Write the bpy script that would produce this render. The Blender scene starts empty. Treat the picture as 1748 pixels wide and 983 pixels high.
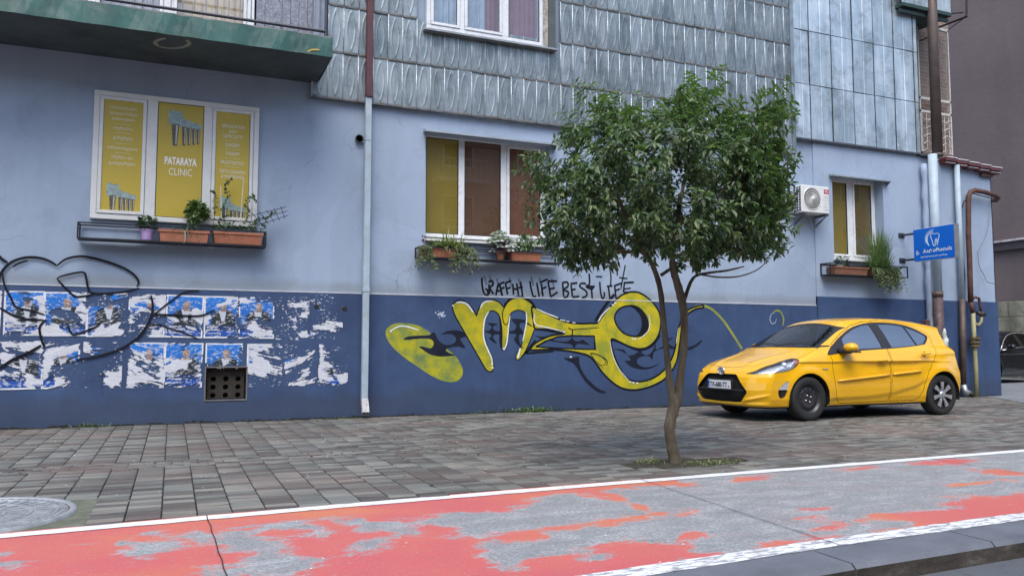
import bpy, math, random
import numpy as np
from mathutils import Vector, Matrix, Euler
from mathutils.geometry import tessellate_polygon
rnd = random.Random(7)
sc = bpy.context.scene
COL = sc.collection
R = math.radians

# ------------------------------------------------------------------ camera, world, sun
FPX, HORIZ = 1366.0, 101.5
PITCH = math.atan(HORIZ / FPX); YAW = R(22.95)
cam_d = bpy.data.cameras.new('camera'); cam = bpy.data.objects.new('camera', cam_d); COL.objects.link(cam)
cam.location = (0, 0, 1.0); cam.rotation_euler = (R(90) + PITCH, 0, -YAW)
cam_d.sensor_width = 36; cam_d.lens = FPX / 1748 * 36
cam_d.clip_start = 0.05; cam_d.clip_end = 2000
sc.camera = cam
SUN_EL, SUN_AZ = R(58), R(205)      # azimuth measured from +Y clockwise: behind the viewer, a little to the left
w = bpy.data.worlds.new('World'); sc.world = w; w.use_nodes = True
nt = w.node_tree; nt.nodes.clear()
sky = nt.nodes.new('ShaderNodeTexSky'); sky.sky_type = 'NISHITA'; sky.sun_disc = False
sky.sun_elevation = SUN_EL; sky.sun_rotation = SUN_AZ; sky.air_density = 1.0; sky.dust_density = 2.5; sky.ozone_density = 1.0
bg = nt.nodes.new('ShaderNodeBackground'); bg.inputs[1].default_value = 0.15
wo = nt.nodes.new('ShaderNodeOutputWorld')
nt.links.new(sky.outputs[0], bg.inputs[0]); nt.links.new(bg.outputs[0], wo.inputs[0])
ld = bpy.data.lights.new('sun', 'SUN'); ld.energy = 1.0; ld.angle = R(40); ld.color = (1.0, 0.985, 0.93)
lo = bpy.data.objects.new('sun', ld); COL.objects.link(lo)
sd = Vector((math.sin(SUN_AZ) * math.cos(SUN_EL), math.cos(SUN_AZ) * math.cos(SUN_EL), math.sin(SUN_EL)))
lo.rotation_euler = sd.to_track_quat('Z', 'Y').to_euler(); lo.location = (0, -5, 20)
sc.view_settings.view_transform = 'Standard'; sc.view_settings.look = 'None'
sc.view_settings.exposure = 1.05; sc.view_settings.gamma = 1.0
sc.cycles.max_bounces = 8; sc.cycles.transparent_max_bounces = 16

# ------------------------------------------------------------------ measuring: a point of the photograph to a point on a real plane
_f = Vector((math.sin(YAW) * math.cos(PITCH), math.cos(YAW) * math.cos(PITCH), math.sin(PITCH)))
_r = Vector((math.cos(YAW), -math.sin(YAW), 0)); _u = _r.cross(_f)
def ray(px, py): return _f * FPX + _r * (px - 874) + _u * (491.5 - py)
def onY(px, py, Y):
    r = ray(px, py); t = Y / r.y; return (r.x * t, 1 + r.z * t)          # x, z on the plane y = Y
def onZ(px, py, z=0.0):
    r = ray(px, py); t = (z - 1) / r.z; return (r.x * t, r.y * t)        # x, y on the plane z
def zoomY(pts, ox, oy, s, Y): return [onY(ox + x / s, oy + y / s, Y) for x, y in pts]
def zoomZ(pts, ox, oy, s, z=0.0): return [onZ(ox + x / s, oy + y / s, z) for x, y in pts]
def in_view(x, y, z, m=30):
    d = Vector((x, y, z - 1)); k = d.dot(_f)
    if k < 0.1: return False
    a = 874 + FPX * d.dot(_r) / k; b = 491.5 - FPX * d.dot(_u) / k
    return -m < a < 1748 + m and -m < b < 983 + m

# ------------------------------------------------------------------ materials
class NB:
    def __init__(s, name):
        s.m = bpy.data.materials.new(name); s.m.use_nodes = True; s.t = s.m.node_tree; s.t.nodes.clear()
        s.out = s.n('ShaderNodeOutputMaterial'); s.b = s.n('ShaderNodeBsdfPrincipled'); s.l(s.b.outputs[0], s.out.inputs[0])
    def n(s, t, **k):
        x = s.t.nodes.new(t)
        for a, v in k.items(): setattr(x, a, v)
        return x
    def l(s, a, b): s.t.links.new(a, b)
    def pos(s, scale=(1, 1, 1), obj=False):
        if obj: src = s.n('ShaderNodeTexCoord').outputs['Object']
        else: src = s.n('ShaderNodeNewGeometry').outputs['Position']
        mp = s.n('ShaderNodeMapping'); mp.inputs['Scale'].default_value = scale; s.l(src, mp.inputs[0]); return mp.outputs[0]
    def noise(s, scale=5, detail=4, rough=.55, vec=None, dist=0.0):
        x = s.n('ShaderNodeTexNoise'); x.inputs['Scale'].default_value = scale; x.inputs['Detail'].default_value = detail
        x.inputs['Roughness'].default_value = rough; x.inputs['Distortion'].default_value = dist
        s.l(vec if vec is not None else s.pos(), x.inputs['Vector']); return x.outputs[0]
    def ramp(s, fac, stops, interp='LINEAR'):
        x = s.n('ShaderNodeValToRGB'); x.color_ramp.interpolation = interp; e = x.color_ramp.elements
        while len(e) < len(stops): e.new(.5)
        for i, (p, c) in enumerate(stops):
            e[i].position = p; e[i].color = (c if len(c) == 4 else (*c, 1)) if hasattr(c, '__len__') else (c, c, c, 1)
        s.l(fac, x.inputs[0]); return x.outputs[0]
    def mix(s, fac, a, b, mode='MIX'):
        x = s.n('ShaderNodeMix', data_type='RGBA', blend_type=mode)
        for k, v in ((0, fac), (6, a), (7, b)):
            sock = x.inputs[k]
            if hasattr(v, 'is_linked'): s.l(v, sock)
            elif isinstance(v, (int, float)): sock.default_value = v if k == 0 else (v, v, v, 1)
            else: sock.default_value = (*v, 1) if len(v) == 3 else v
        return x.outputs[2]
    def math(s, op, a, b=0.0, c=0.0):
        x = s.n('ShaderNodeMath', operation=op)
        for i, v in enumerate((a, b, c)):
            if hasattr(v, 'is_linked'): s.l(v, x.inputs[i])
            else: x.inputs[i].default_value = v
        return x.outputs[0]
    def attr(s, name, out='Fac'): return s.n('ShaderNodeAttribute', attribute_name=name).outputs[out]
    def sep(s, vec):
        x = s.n('ShaderNodeSeparateXYZ'); s.l(vec, x.inputs[0]); return x.outputs
    def col(s, v): 
        i = s.b.inputs['Base Color']
        if hasattr(v, 'is_linked'): s.l(v, i)
        else: i.default_value = (*v, 1)
    def rough(s, v):
        i = s.b.inputs['Roughness']
        if hasattr(v, 'is_linked'): s.l(v, i)
        else: i.default_value = v
    def bump(s, h, strength=.3, dist=.01):
        x = s.n('ShaderNodeBump'); x.inputs['Strength'].default_value = strength; x.inputs['Distance'].default_value = dist
        s.l(h, x.inputs['Height']); s.l(x.outputs[0], s.b.inputs['Normal'])
    def set(s, **k):
        for a, v in k.items(): s.b.inputs[a.replace('_', ' ')].default_value = v
_MATS = {}
def plain(name, c, rough=.6, metal=0., var=.18, scale=6., bump=.15, bscale=60., spec=.5, dirt=None, dirt_amt=.35, coat=0.):
    if name in _MATS: return _MATS[name]
    b = NB(name)
    a = tuple(max(0, x * (1 - var)) for x in c); d = tuple(min(1, x * (1 + var)) for x in c)
    col = b.ramp(b.noise(scale, 5), [(.3, a), (.7, d)])
    if dirt is not None:
        col = b.mix(b.math('MULTIPLY', b.ramp(b.noise(scale * 2.3, 6, .65), [(.5, 0.), (.68, 1.)]), dirt_amt), col, dirt)
    b.col(col); b.rough(rough); b.set(Metallic=metal, Specular_IOR_Level=spec, Coat_Weight=coat)
    if bump: b.bump(b.noise(bscale, 3), bump, .004)
    _MATS[name] = b.m; return b.m

# ------------------------------------------------------------------ mesh building
ORG = {}
def org(o): return ORG.get(o.name, Vector((0, 0, 0))) if o is not None else Vector((0, 0, 0))
def tag(o, label=None, cat=None, group=None, kind=None):
    if label: o['label'] = label
    if cat: o['category'] = cat
    if group: o['group'] = group
    if kind: o['kind'] = kind
    return o
def thing(name, loc, label, cat, group=None):
    o = bpy.data.objects.new(name, None); COL.objects.link(o); o.location = loc; o.empty_display_size = .1
    ORG[o.name] = Vector(loc); return tag(o, label, cat, group)
def mk(name, V, F, mat=None, parent=None, smooth=False, origin=None, colors=None, attrs=None, normals=None, mats=None, midx=None):
    """verts in world coordinates; the object sits at ORIGIN (or its parent's origin)."""
    o0 = org(parent) if origin is None else Vector(origin)
    A = np.asarray(V, dtype=float).reshape(-1, 3) - np.array(o0)
    me = bpy.data.meshes.new(name)
    if isinstance(F, np.ndarray):
        n, k = F.shape
        me.vertices.add(len(A)); me.vertices.foreach_set('co', A.astype(np.float32).ravel())
        me.loops.add(n * k); me.loops.foreach_set('vertex_index', F.astype(np.int32).ravel())
        me.polygons.add(n); me.polygons.foreach_set('loop_start', np.arange(0, n * k, k, dtype=np.int32)); 
        me.polygons.foreach_set('loop_total', np.full(n, k, np.int32)); me.update(calc_edges=True)
    else:
        me.from_pydata([tuple(v) for v in A], [], [tuple(int(i) for i in f) for f in F])
    if smooth: me.polygons.foreach_set('use_smooth', np.ones(len(me.polygons), bool))
    if colors is not None:
        ca = me.color_attributes.new('Col', 'FLOAT_COLOR', 'POINT'); c = np.ones((len(A), 4), np.float32); c[:, :3] = colors
        ca.data.foreach_set('color', c.ravel())
    for k, v in (attrs or {}).items():
        a = me.attributes.new(k, 'FLOAT', 'POINT'); a.data.foreach_set('value', np.asarray(v, np.float32))
    if normals is not None: me.normals_split_custom_set_from_vertices([tuple(x) for x in normals])
    if mats:
        for m in mats: me.materials.append(m)
        if midx is not None: me.polygons.foreach_set('material_index', np.asarray(midx, np.int32))
    elif mat: me.materials.append(mat)
    me.update()
    o = bpy.data.objects.new(name, me); COL.objects.link(o)
    if parent is not None: o.parent = parent; o.location = Vector(o0) - org(parent)
    else: o.location = o0
    ORG[o.name] = Vector(o0); return o
class MB:
    def __init__(s): s.V = []; s.F = []
    def add(s, V, F):
        n = len(s.V); s.V += [tuple(v) for v in V]; s.F += [tuple(n + i for i in f) for f in F]; return s
    def box(s, x0, x1, y0, y1, z0, z1, b=0.0, M=None):
        if b <= 0:
            V = [(x, y, z) for x in (x0, x1) for y in (y0, y1) for z in (z0, z1)]
            F = [(0, 1, 3, 2), (4, 6, 7, 5), (0, 4, 5, 1), (2, 3, 7, 6), (0, 2, 6, 4), (1, 5, 7, 3)]
        else:
            V = []; ix = {}
            for i, x in enumerate((x0, x1)):
                for j, y in enumerate((y0, y1)):
                    for k, z in enumerate((z0, z1)):
                        sx, sy, sz = (b if i == 0 else -b), (b if j == 0 else -b), (b if k == 0 else -b)
                        ix[i, j, k] = len(V); V += [(x, y + sy, z + sz), (x + sx, y, z + sz), (x + sx, y + sy, z)]
            F = []
            for a in range(3):
                o = [q for q in range(3) if q != a]
                for e in (0, 1):
                    q = []
                    for (p, r) in ((0, 0), (1, 0), (1, 1), (0, 1)):
                        key = [0, 0, 0]; key[a] = e; key[o[0]] = p; key[o[1]] = r; q.append(ix[tuple(key)] + a)
                    F.append(q)
                for p in (0, 1):
                    for r in (0, 1):
                        k0 = [0, 0, 0]; k0[o[0]] = p; k0[o[1]] = r; k1 = list(k0); k1[a] = 1
                        i0, i1 = ix[tuple(k0)], ix[tuple(k1)]
                        F.append((i0 + o[0], i1 + o[0], i1 + o[1], i0 + o[1]))
            for k in ix: F.append((ix[k], ix[k] + 1, ix[k] + 2))
        if M is not None: V = [tuple(M @ Vector(v)) for v in V]
        return s.add(V, F)
    def tube(s, pts, r, n=8, cap=True, sq=False):
        pts = [Vector(p) for p in pts]; rs = r if hasattr(r, '__len__') else [r] * len(pts)
        V = []; F = []; ref = None
        for i, p in enumerate(pts):
            d = (pts[min(i + 1, len(pts) - 1)] - pts[max(i - 1, 0)]).normalized()
            if ref is None:
                a = Vector((0, 0, 1)) if abs(d.z) < .9 else Vector((1, 0, 0)); ref = d.cross(a).normalized()
            ref = (ref - d * ref.dot(d)).normalized(); q = d.cross(ref)
            for k in range(n):
                an = 2 * math.pi * (k + (.5 if sq else 0)) / n; V.append(p + (ref * math.cos(an) + q * math.sin(an)) * rs[i])
        for i in range(len(pts) - 1):
            for k in range(n): F.append((i * n + k, i * n + (k + 1) % n, (i + 1) * n + (k + 1) % n, (i + 1) * n + k))
        if cap: F.append(tuple(range(n))[::-1]); F.append(tuple((len(pts) - 1) * n + k for k in range(n)))
        return s.add(V, F)
    def lathe(s, prof, c, axis='z', n=24, M=None):
        V = []; F = []
        for r, h in prof:
            for k in range(n):
                a = 2 * math.pi * k / n; x, y = r * math.cos(a), r * math.sin(a)
                v = {'z': (x, y, h), 'y': (x, h, y), 'x': (h, x, y)}[axis]
                V.append((v[0] + c[0], v[1] + c[1], v[2] + c[2]))
        for i in range(len(prof) - 1):
            for k in range(n): F.append((i * n + k, i * n + (k + 1) % n, (i + 1) * n + (k + 1) % n, (i + 1) * n + k))
        if M is not None: V = [tuple(M @ Vector(v)) for v in V]
        return s.add(V, F)
    def poly(s, pts, f):
        """tessellated flat polygon (list of loops of 2-D points); f maps (a,b) to 3-D"""
        loops = pts if hasattr(pts[0][0], '__len__') else [pts]
        flat = [p for l in loops for p in l]
        T = tessellate_polygon([[Vector((a, b, 0)) for a, b in l] for l in loops])
        return s.add([f(a, b) for a, b in flat], T)
    def ribbon(s, pts, wd, f, taper=0.0):
        n = len(pts); L = []; Rr = []; ws = wd if hasattr(wd, '__len__') else None
        for i in range(n):
            a, b = pts[max(i - 1, 0)], pts[min(i + 1, n - 1)]
            dx, dy = b[0] - a[0], b[1] - a[1]; q = math.hypot(dx, dy) or 1e-6
            t = i / (n - 1); h = (ws[i] if ws else wd) / 2 * (1 - taper * (abs(2 * t - 1) ** 4))
            L.append((pts[i][0] - dy / q * h, pts[i][1] + dx / q * h)); Rr.append((pts[i][0] + dy / q * h, pts[i][1] - dx / q * h))
        V = [f(*p) for p in L] + [f(*p) for p in Rr]
        return s.add(V, [(i, i + 1, n + i + 1, n + i) for i in range(n - 1)])
    def build(s, name, mat, parent=None, smooth=False, origin=None): return mk(name, s.V, s.F, mat, parent, smooth, origin)
def spline(pts, closed=False, n=6):
    P = [np.array(p, float) for p in pts]; N = len(P); out = []
    for i in range(N if closed else N - 1):
        p0 = P[(i - 1) % N] if closed or i > 0 else P[0]; p1 = P[i]; p2 = P[(i + 1) % N]; p3 = P[(i + 2) % N] if closed or i + 2 < N else P[-1]
        for k in range(n):
            t = k / n
            out.append(tuple(.5 * ((2 * p1) + (-p0 + p2) * t + (2 * p0 - 5 * p1 + 4 * p2 - p3) * t * t + (-p0 + 3 * p1 - 3 * p2 + p3) * t ** 3)))
    if not closed: out.append(tuple(P[-1]))
    return out
def text_mesh(body, size=1., sx=1., bold=0., align='CENTER', spacing=1.0, extrude=0.0):
    cu = bpy.data.curves.new('lettering', 'FONT'); cu.body = body; cu.size = size; cu.align_x = align; cu.align_y = 'CENTER'
    cu.offset = bold; cu.space_character = spacing; cu.resolution_u = 3; cu.extrude = extrude
    o = bpy.data.objects.new('lettering', cu); COL.objects.link(o)
    dg = bpy.context.evaluated_depsgraph_get(); me = o.evaluated_get(dg).to_mesh()
    V = [(v.co.x * sx, v.co.y, v.co.z) for v in me.vertices]; F = [tuple(p.vertices) for p in me.polygons]
    o.evaluated_get(dg).to_mesh_clear(); bpy.data.objects.remove(o); bpy.data.curves.remove(cu); return V, F
def text_on(mb, body, x, z, Y, size, **k):
    V, F = text_mesh(body, size, **k); mb.add([(x + a, Y, z + b) for a, b, c in V], F); return mb
def poly_sdf(px, py, poly):
    """signed distance, negative inside"""
    P = np.asarray(poly, float); d = np.full(px.shape, 1e9); ins = np.zeros(px.shape, bool)
    for i in range(len(P)):
        a, b = P[i - 1], P[i]; e = b - a; wx, wy = px - a[0], py - a[1]; L = e @ e + 1e-12
        t = np.clip((wx * e[0] + wy * e[1]) / L, 0, 1); d = np.minimum(d, (wx - e[0] * t) ** 2 + (wy - e[1] * t) ** 2)
        c = ((a[1] > py) != (b[1] > py)) & (px < (b[0] - a[0]) * (py - a[1]) / ((b[1] - a[1]) or 1e-12) + a[0]); ins ^= c
    return np.sqrt(d) * np.where(ins, -1, 1)
_ng = np.random.RandomState(5).rand(256, 256)
def vnoise(x, y):
    xi = np.floor(x).astype(int); yi = np.floor(y).astype(int); fx = x - xi; fy = y - yi
    fx = fx * fx * (3 - 2 * fx); fy = fy * fy * (3 - 2 * fy); g = lambda a, b: _ng[a % 256, b % 256]
    return (g(xi, yi) * (1 - fx) + g(xi + 1, yi) * fx) * (1 - fy) + (g(xi, yi + 1) * (1 - fx) + g(xi + 1, yi + 1) * fx) * fy
def fbm(x, y, o=4, k=.5):
    s = 0; a = 1; t = 0
    for i in range(o): s = s + a * vnoise(x * 2 ** i + 17.3 * i, y * 2 ** i + 9.1 * i); t += a; a *= k
    return s / t
def clip_mesh(V, F, f, extra=None):
    """split triangles by the scalar field f (per vertex). returns (V,F,extra) where f<0 and where f>0"""
    f = np.where(np.abs(f) < 1e-6, 1e-6, f); res = []
    for sgn in (1, -1):
        g = f * sgn; ins = g < 0; c = ins[F].sum(1)
        out = [F[c == 3]]; newe = []; base = len(V)
        def edge(a, b): newe.append(np.stack([a, b], 1)); return None
        T1 = F[c == 1]; T2 = F[c == 2]
        def rot(T, key):   # rotate so the odd vertex is first
            m = (ins[T] == key); k = m.argmax(1); i = np.arange(len(T)); return np.stack([T[i, k], T[i, (k + 1) % 3], T[i, (k + 2) % 3]], 1)
        A = rot(T1, True) if len(T1) else T1; B = rot(T2, False) if len(T2) else T2
        E = np.concatenate([A[:, [0, 1]], A[:, [0, 2]], B[:, [0, 1]], B[:, [0, 2]]]) if len(A) + len(B) else np.zeros((0, 2), int)
        if len(E):
            Es = np.sort(E, 1); key = Es[:, 0].astype(np.int64) * (base + 1) + Es[:, 1]; uq, first, inv = np.unique(key, return_index=True, return_inverse=True)
            ea = Es[first, 0]; eb = Es[first, 1]; t = (f[ea] / (f[ea] - f[eb]))[:, None]; NV = V[ea] * (1 - t) + V[eb] * t
            nx = None if extra is None else extra[ea] * (1 - t) + extra[eb] * t
            ids = inv.reshape(-1) + base; na, nb = len(A), len(B); a1, a2, b1, b2 = ids[:na], ids[na:2 * na], ids[2 * na:2 * na + nb], ids[2 * na + nb:]
            out.append(np.stack([A[:, 0], a1, a2], 1)); out.append(np.stack([b1, B[:, 1], B[:, 2]], 1)); out.append(np.stack([b1, B[:, 2], b2], 1))
            VV = np.concatenate([V, NV]); XX = None if extra is None else np.concatenate([extra, nx])
        else: VV, XX = V, extra
        FF = np.concatenate(out); u, inv = np.unique(FF, return_inverse=True)
        res.append((VV[u], inv.reshape(-1, 3), None if XX is None else XX[u]))
    return res
def copy_tree(o, parent=None):
    c = o.copy(); COL.objects.link(c); c.parent = parent; ORG[c.name] = org(o)
    for ch in list(o.children): copy_tree(ch, c)
    return c
# ================================================================== ground, road, kerb, cycle lane, pavers
def mat_asphalt(name, c, sc_=1.0, patch=.25):
    b = NB(name); n1 = b.noise(1.3, 6, .6); n2 = b.noise(140 * sc_, 2); n3 = b.noise(9, 5, .6)
    col = b.ramp(n1, [(.3, tuple(x * (1 - patch) for x in c)), (.7, tuple(x * (1 + patch) for x in c))])
    col = b.mix(b.ramp(n2, [(.35, 0.), (.7, 1.)]), col, tuple(min(1, x * 1.7 + .02) for x in c), 'MIX')
    col = b.mix(b.math('MULTIPLY', b.ramp(n3, [(.55, 0.), (.7, 1.)]), .35), col, tuple(x * .6 for x in c))
    b.col(col); b.rough(.8); b.bump(n2, .5, .004); return b.m
M_road = mat_asphalt('road_asphalt', (.060, .068, .078))
M_yard = mat_asphalt('yard_asphalt', (.13, .145, .16))
def sheet(name, x0, x1, y0, y1, z, mat, nx=1, ny=1):
    xs = np.linspace(x0, x1, nx + 1); ys = np.linspace(y0, y1, ny + 1); X, Y = np.meshgrid(xs, ys, indexing='ij')
    V = np.stack([X.ravel(), Y.ravel(), np.full(X.size, z)], 1); i = np.arange(nx)[:, None] * (ny + 1) + np.arange(ny)[None]; i = i.ravel()
    o = mk(name, V, np.stack([i, i + ny + 1, i + ny + 2, i + 1], 1), mat); o['kind'] = 'structure'; return o
sheet('ground', -300, 300, -300, 300, -.16, mat_asphalt('ground_soil', (.10, .10, .095)))
KY = lambda x: 2.80 + .055 * (1 - math.exp(-(x - 1) / 3)) * 2.2 if x > 1 else 2.80 + (x - 1) * .03      # front edge of the kerb
sheet('road', -60, 60, -7.5, 4.2, -.10, M_road)
# cycle lane edges as measured on the ground
UP = [(-8, 4.62), (-4, 4.86), (-.8, 5.07), (1.08, 5.185), (3.84, 5.265), (7.6, 5.32), (12, 5.36), (30, 5.4)]
LOW = [(-8, 2.62), (-4, 2.84), (0, 3.04), (2.1, 3.17), (3.2, 3.24), (4.6, 3.28), (8, 3.34), (12, 3.38), (30, 3.42)]
def curve_y(T, x): 
    xs = [a for a, b in T]; ys = [b for a, b in T]; return np.interp(x, xs, ys)
def band(name, ya, yb, z, mat, x0=-8, x1=30, step=.05, ny=3, attr=None, kind='structure', zfun=None):
    xs = np.arange(x0, x1 + step / 2, step); A = ya(xs); B = yb(xs); t = np.linspace(0, 1, ny + 1)
    X = np.repeat(xs[:, None], ny + 1, 1); Y = A[:, None] * (1 - t) + B[:, None] * t; Z = np.full(X.shape, z)
    V = np.stack([X.ravel(), Y.ravel(), Z.ravel()], 1); i = (np.arange(len(xs) - 1)[:, None] * (ny + 1) + np.arange(ny)[None]).ravel()
    at = {k: f(X.ravel(), Y.ravel()) for k, f in (attr or {}).items()}
    o = mk(name, V, np.stack([i, i + ny + 1, i + ny + 2, i + 1], 1), mat, attrs=at); o['kind'] = kind; return o
# ---- painted concrete of the lane: red where a traced mask says so, ragged by noise
z3 = lambda p: zoomZ(p, 0, 680, 2.913); z4 = lambda p: zoomZ(p, 600, 680, 2.913); z5 = lambda p: zoomZ(p, 1150, 680, 2.923)
GRAY = [z3([(0,815),(60,810),(125,830),(90,855),(0,875)]), z3([(620,710),(740,700),(900,695),(930,705),(850,745),(780,785),(650,790),(610,750)]),
 z3([(950,650),(1000,660),(1060,690),(1110,650),(1280,645),(1310,670),(1250,690),(1440,695),(1380,730),(1150,750),(1080,735),(960,715)]),
 z3([(1100,630),(1280,610),(1340,625),(1450,610),(1560,600),(1640,650),(1640,680),(1480,660),(1280,640),(1120,650)]),
 z3([(1180,790),(1300,735),(1450,750),(1500,790),(1600,780),(1560,830),(1480,870),(1300,883),(1200,840)]), z3([(920,883),(1010,840),(1250,825),(1300,883)]),
 z3([(1600,590),(1748,580),(1748,620),(1640,615)]), z3([(440,720),(480,715),(530,718),(480,728)]), z3([(700,665),(790,655),(800,668),(720,675)]), z3([(0,768),(40,770),(30,782),(0,780)]),
 z4([(0,590),(80,600),(170,600),(330,600),(470,560),(600,560),(760,555),(900,500),(1100,460),(1180,480),(1300,500),(1400,520),(1470,570),(1250,600),(900,640),(640,685),(560,670),(480,620),(330,620),(320,670),(240,670),(180,640),(0,660)]),
 z4([(1300,450),(1600,420),(1760,400),(1760,750),(1650,740),(1640,710),(1500,705),(1300,715),(1150,750),(900,795),(840,835),(740,835),(650,780),(660,710),(900,700),(950,690),(1000,650),(1250,630),(1480,590),(1700,565),(1500,560),(1350,500)]),
 z4([(430,680),(480,672),(550,685),(520,700),(440,700)]), z4([(1140,770),(1200,755),(1280,765),(1230,790),(1160,785)]), z4([(0,700),(100,690),(190,685),(150,740),(60,760),(0,765)])]
RED = [z5(p) for p in ([(-10,415),(120,415),(100,435),(-10,440)],[(290,390),(520,375),(460,400),(310,410)],[(780,350),(1040,335),(1000,345),(800,358)],
 [(1150,320),(1350,300),(1500,295),(1530,310),(1420,330),(1200,325)],[(1500,350),(1620,350),(1748,370),(1748,385),(1600,372),(1510,375)],[(1360,430),(1430,420),(1440,430),(1370,437)],
 [(1490,415),(1660,400),(1650,412),(1500,422)],[(900,605),(1050,570),(1200,560),(1330,550),(1400,530),(1370,490),(1480,485),(1640,490),(1900,470),(1900,590),(1640,610),(1450,620),(1330,640),(1200,660),(1090,660),(1110,640),(1200,630),(1230,610),(1100,600),(950,614)],
 [(610,543),(730,541),(700,554),(620,552)],[(650,584),(730,582),(720,598),(660,596)],[(760,611),(840,615),(780,626)],[(520,710),(680,700),(780,680),(890,685),(860,710),(700,720),(590,745),(540,730)],
 [(410,757),(480,725),(500,740),(450,762)],[(-60,705),(60,720),(90,750),(150,770),(330,775),(200,800),(-60,835)],[(-10,563),(110,558),(100,574),(-10,582)],[(-60,690),(0,680),(100,660),(120,670),(50,697),(-60,700)],[(640,650),(830,640),(800,655),(650,660)],[(1700,470),(1748,465),(1900,460),(1900,480),(1720,485)])]
XR = lambda y: 4.0
def red_field(X, Y):
    g = np.full(X.shape, 9.)
    for p in GRAY: g = np.minimum(g, poly_sdf(X, Y, p))
    left = np.clip(g * 4.5, -1, 1)                                            # >0 red
    r = np.full(X.shape, 9.)
    for p in RED: r = np.minimum(r, poly_sdf(X, Y, p))
    right = np.clip(-r * 4.5, -1, 1)
    # the photograph's column x=1150 as a ground line splits the two tracings
    a, b_ = onZ(1155, 818), onZ(1155, 977); side = (X - a[0]) * (b_[1] - a[1]) - (Y - a[1]) * (b_[0] - a[0])
    far = X > 9; f = np.where(side < 0, right, left); return np.where(far, np.where(fbm(X * .5, Y * 1.5) > .55, .5, -.5), f) * .5 + .5
def mat_lane():
    b = NB('lane_paint'); f = b.attr('red'); v = b.pos((1, 1.6, 1))
    n = b.noise(3.6, 9, .70, v, .5); n2 = b.noise(26, 6, .75, b.pos((1, 2.6, 1)), .8)
    s = b.math('ADD', b.math('SUBTRACT', f, .5), b.math('MULTIPLY', b.math('SUBTRACT', n, .5), 1.35))
    s = b.math('ADD', s, b.math('MULTIPLY', b.math('SUBTRACT', n2, .5), .85))
    m = b.ramp(s, [(.0, 0.), (.012, 1.)])
    rim = b.ramp(b.math('ABSOLUTE', b.math('ADD', s, .02)), [(.0, 1.), (.05, 0.)])
    red = b.ramp(b.noise(.55, 5, .6, None, .5), [(.36, (.50, .100, .110)), (.5, (.53, .125, .105)), (.62, (.55, .175, .085))])
    red = b.mix(b.math('MULTIPLY', b.ramp(b.noise(7, 6, .7, b.pos((1, 3, 1))), [(.50, 0.), (.72, 1.)]), .45), red, (.42, .14, .13))
    red = b.mix(b.ramp(b.noise(60, 4, .7, b.pos((1, 2, 1))), [(.60, 0.), (.67, .9)]), red, (.42, .38, .39))
    con = b.ramp(b.noise(3.2, 7, .65, b.pos((1, 2.2, 1)), .6), [(.3, (.24, .25, .26)), (.5, (.31, .325, .335)), (.66, (.43, .445, .46))])
    con = b.mix(b.ramp(b.noise(60, 5, .8), [(.38, .85), (.62, .0)]), con, (.13, .14, .15)); con = b.mix(b.ramp(b.noise(30, 5, .8, b.pos((1, 2.5, 1))), [(.56, .0), (.70, .8)]), con, (.52, .53, .54))
    con = b.mix(b.math('MULTIPLY', b.ramp(b.noise(2.2, 6, .6, b.pos((1, 2, 1))), [(.52, 0.), (.7, 1.)]), .25), con, (.30, .17, .16))
    con = b.mix(b.math('MULTIPLY', rim, .5), con, (.50, .42, .42))
    b.col(b.mix(m, con, red)); b.rough(b.mix(m, .75, .55))
    b.bump(b.math('ADD', b.math('MULTIPLY', m, .5), b.math('MULTIPLY', b.noise(160, 3), .35)), .35, .004); return b.m
lane = band('cycle_lane', lambda x: curve_y(LOW, x) - .1, lambda x: curve_y(UP, x) + .1, -.004, mat_lane(), step=.04, ny=56, attr={'red': red_field})
def mat_white(name, thr):
    b = NB(name); v = b.pos((1, 3.5, 1)); n = b.noise(9, 7, .68, v, .4)
    m = b.ramp(n, [(thr, 0.), (thr + .02, 1.)])
    wc = b.ramp(b.noise(14, 5), [(.3, (.62, .64, .66)), (.7, (.78, .80, .82))])
    b.col(b.mix(m, (.30, .31, .33), wc)); b.rough(.6); b.bump(m, .3, .003); return b.m
zz = lambda V: V
def white_line(name, T, wdt, mat):
    return band(name, lambda x: curve_y(T, x) - wdt / 2 + .012 * (vnoise(x * 9, x * 0) - .5), lambda x: curve_y(T, x) + wdt / 2 + .012 * (vnoise(x * 8, x * 0 + 5) - .5), 0.0, mat, ny=1)
white_line('white_edge_line', UP, .115, mat_white('worn_white_line', .36))
white_line('white_edge_line', [(a, b) for a, b in LOW], .135, mat_white('chipped_white_line', .47))
# joints cut across the lane: dark slots standing 3 mm proud would be wrong, so they are thin recessed strips of their own
M_dark = plain('joint_dirt', (.03, .03, .03), .95)
jm = MB()
for xa, xb in ((.22, .27), (3.31, 3.15), (6.35, 6.2), (9.4, 9.2), (-2.9, -2.75)):
    ya, yb = curve_y(UP, xa) + .06, curve_y(LOW, xb) - .06; pts = [(xa + (xb - xa) * t / 14 + rnd.uniform(-.006, .006), ya + (yb - ya) * t / 14) for t in range(15)]
    jm.ribbon(pts, .006, lambda a, b: (a, b, .0035))
o = jm.build('lane_joint', M_dark); o['kind'] = 'structure'
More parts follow.
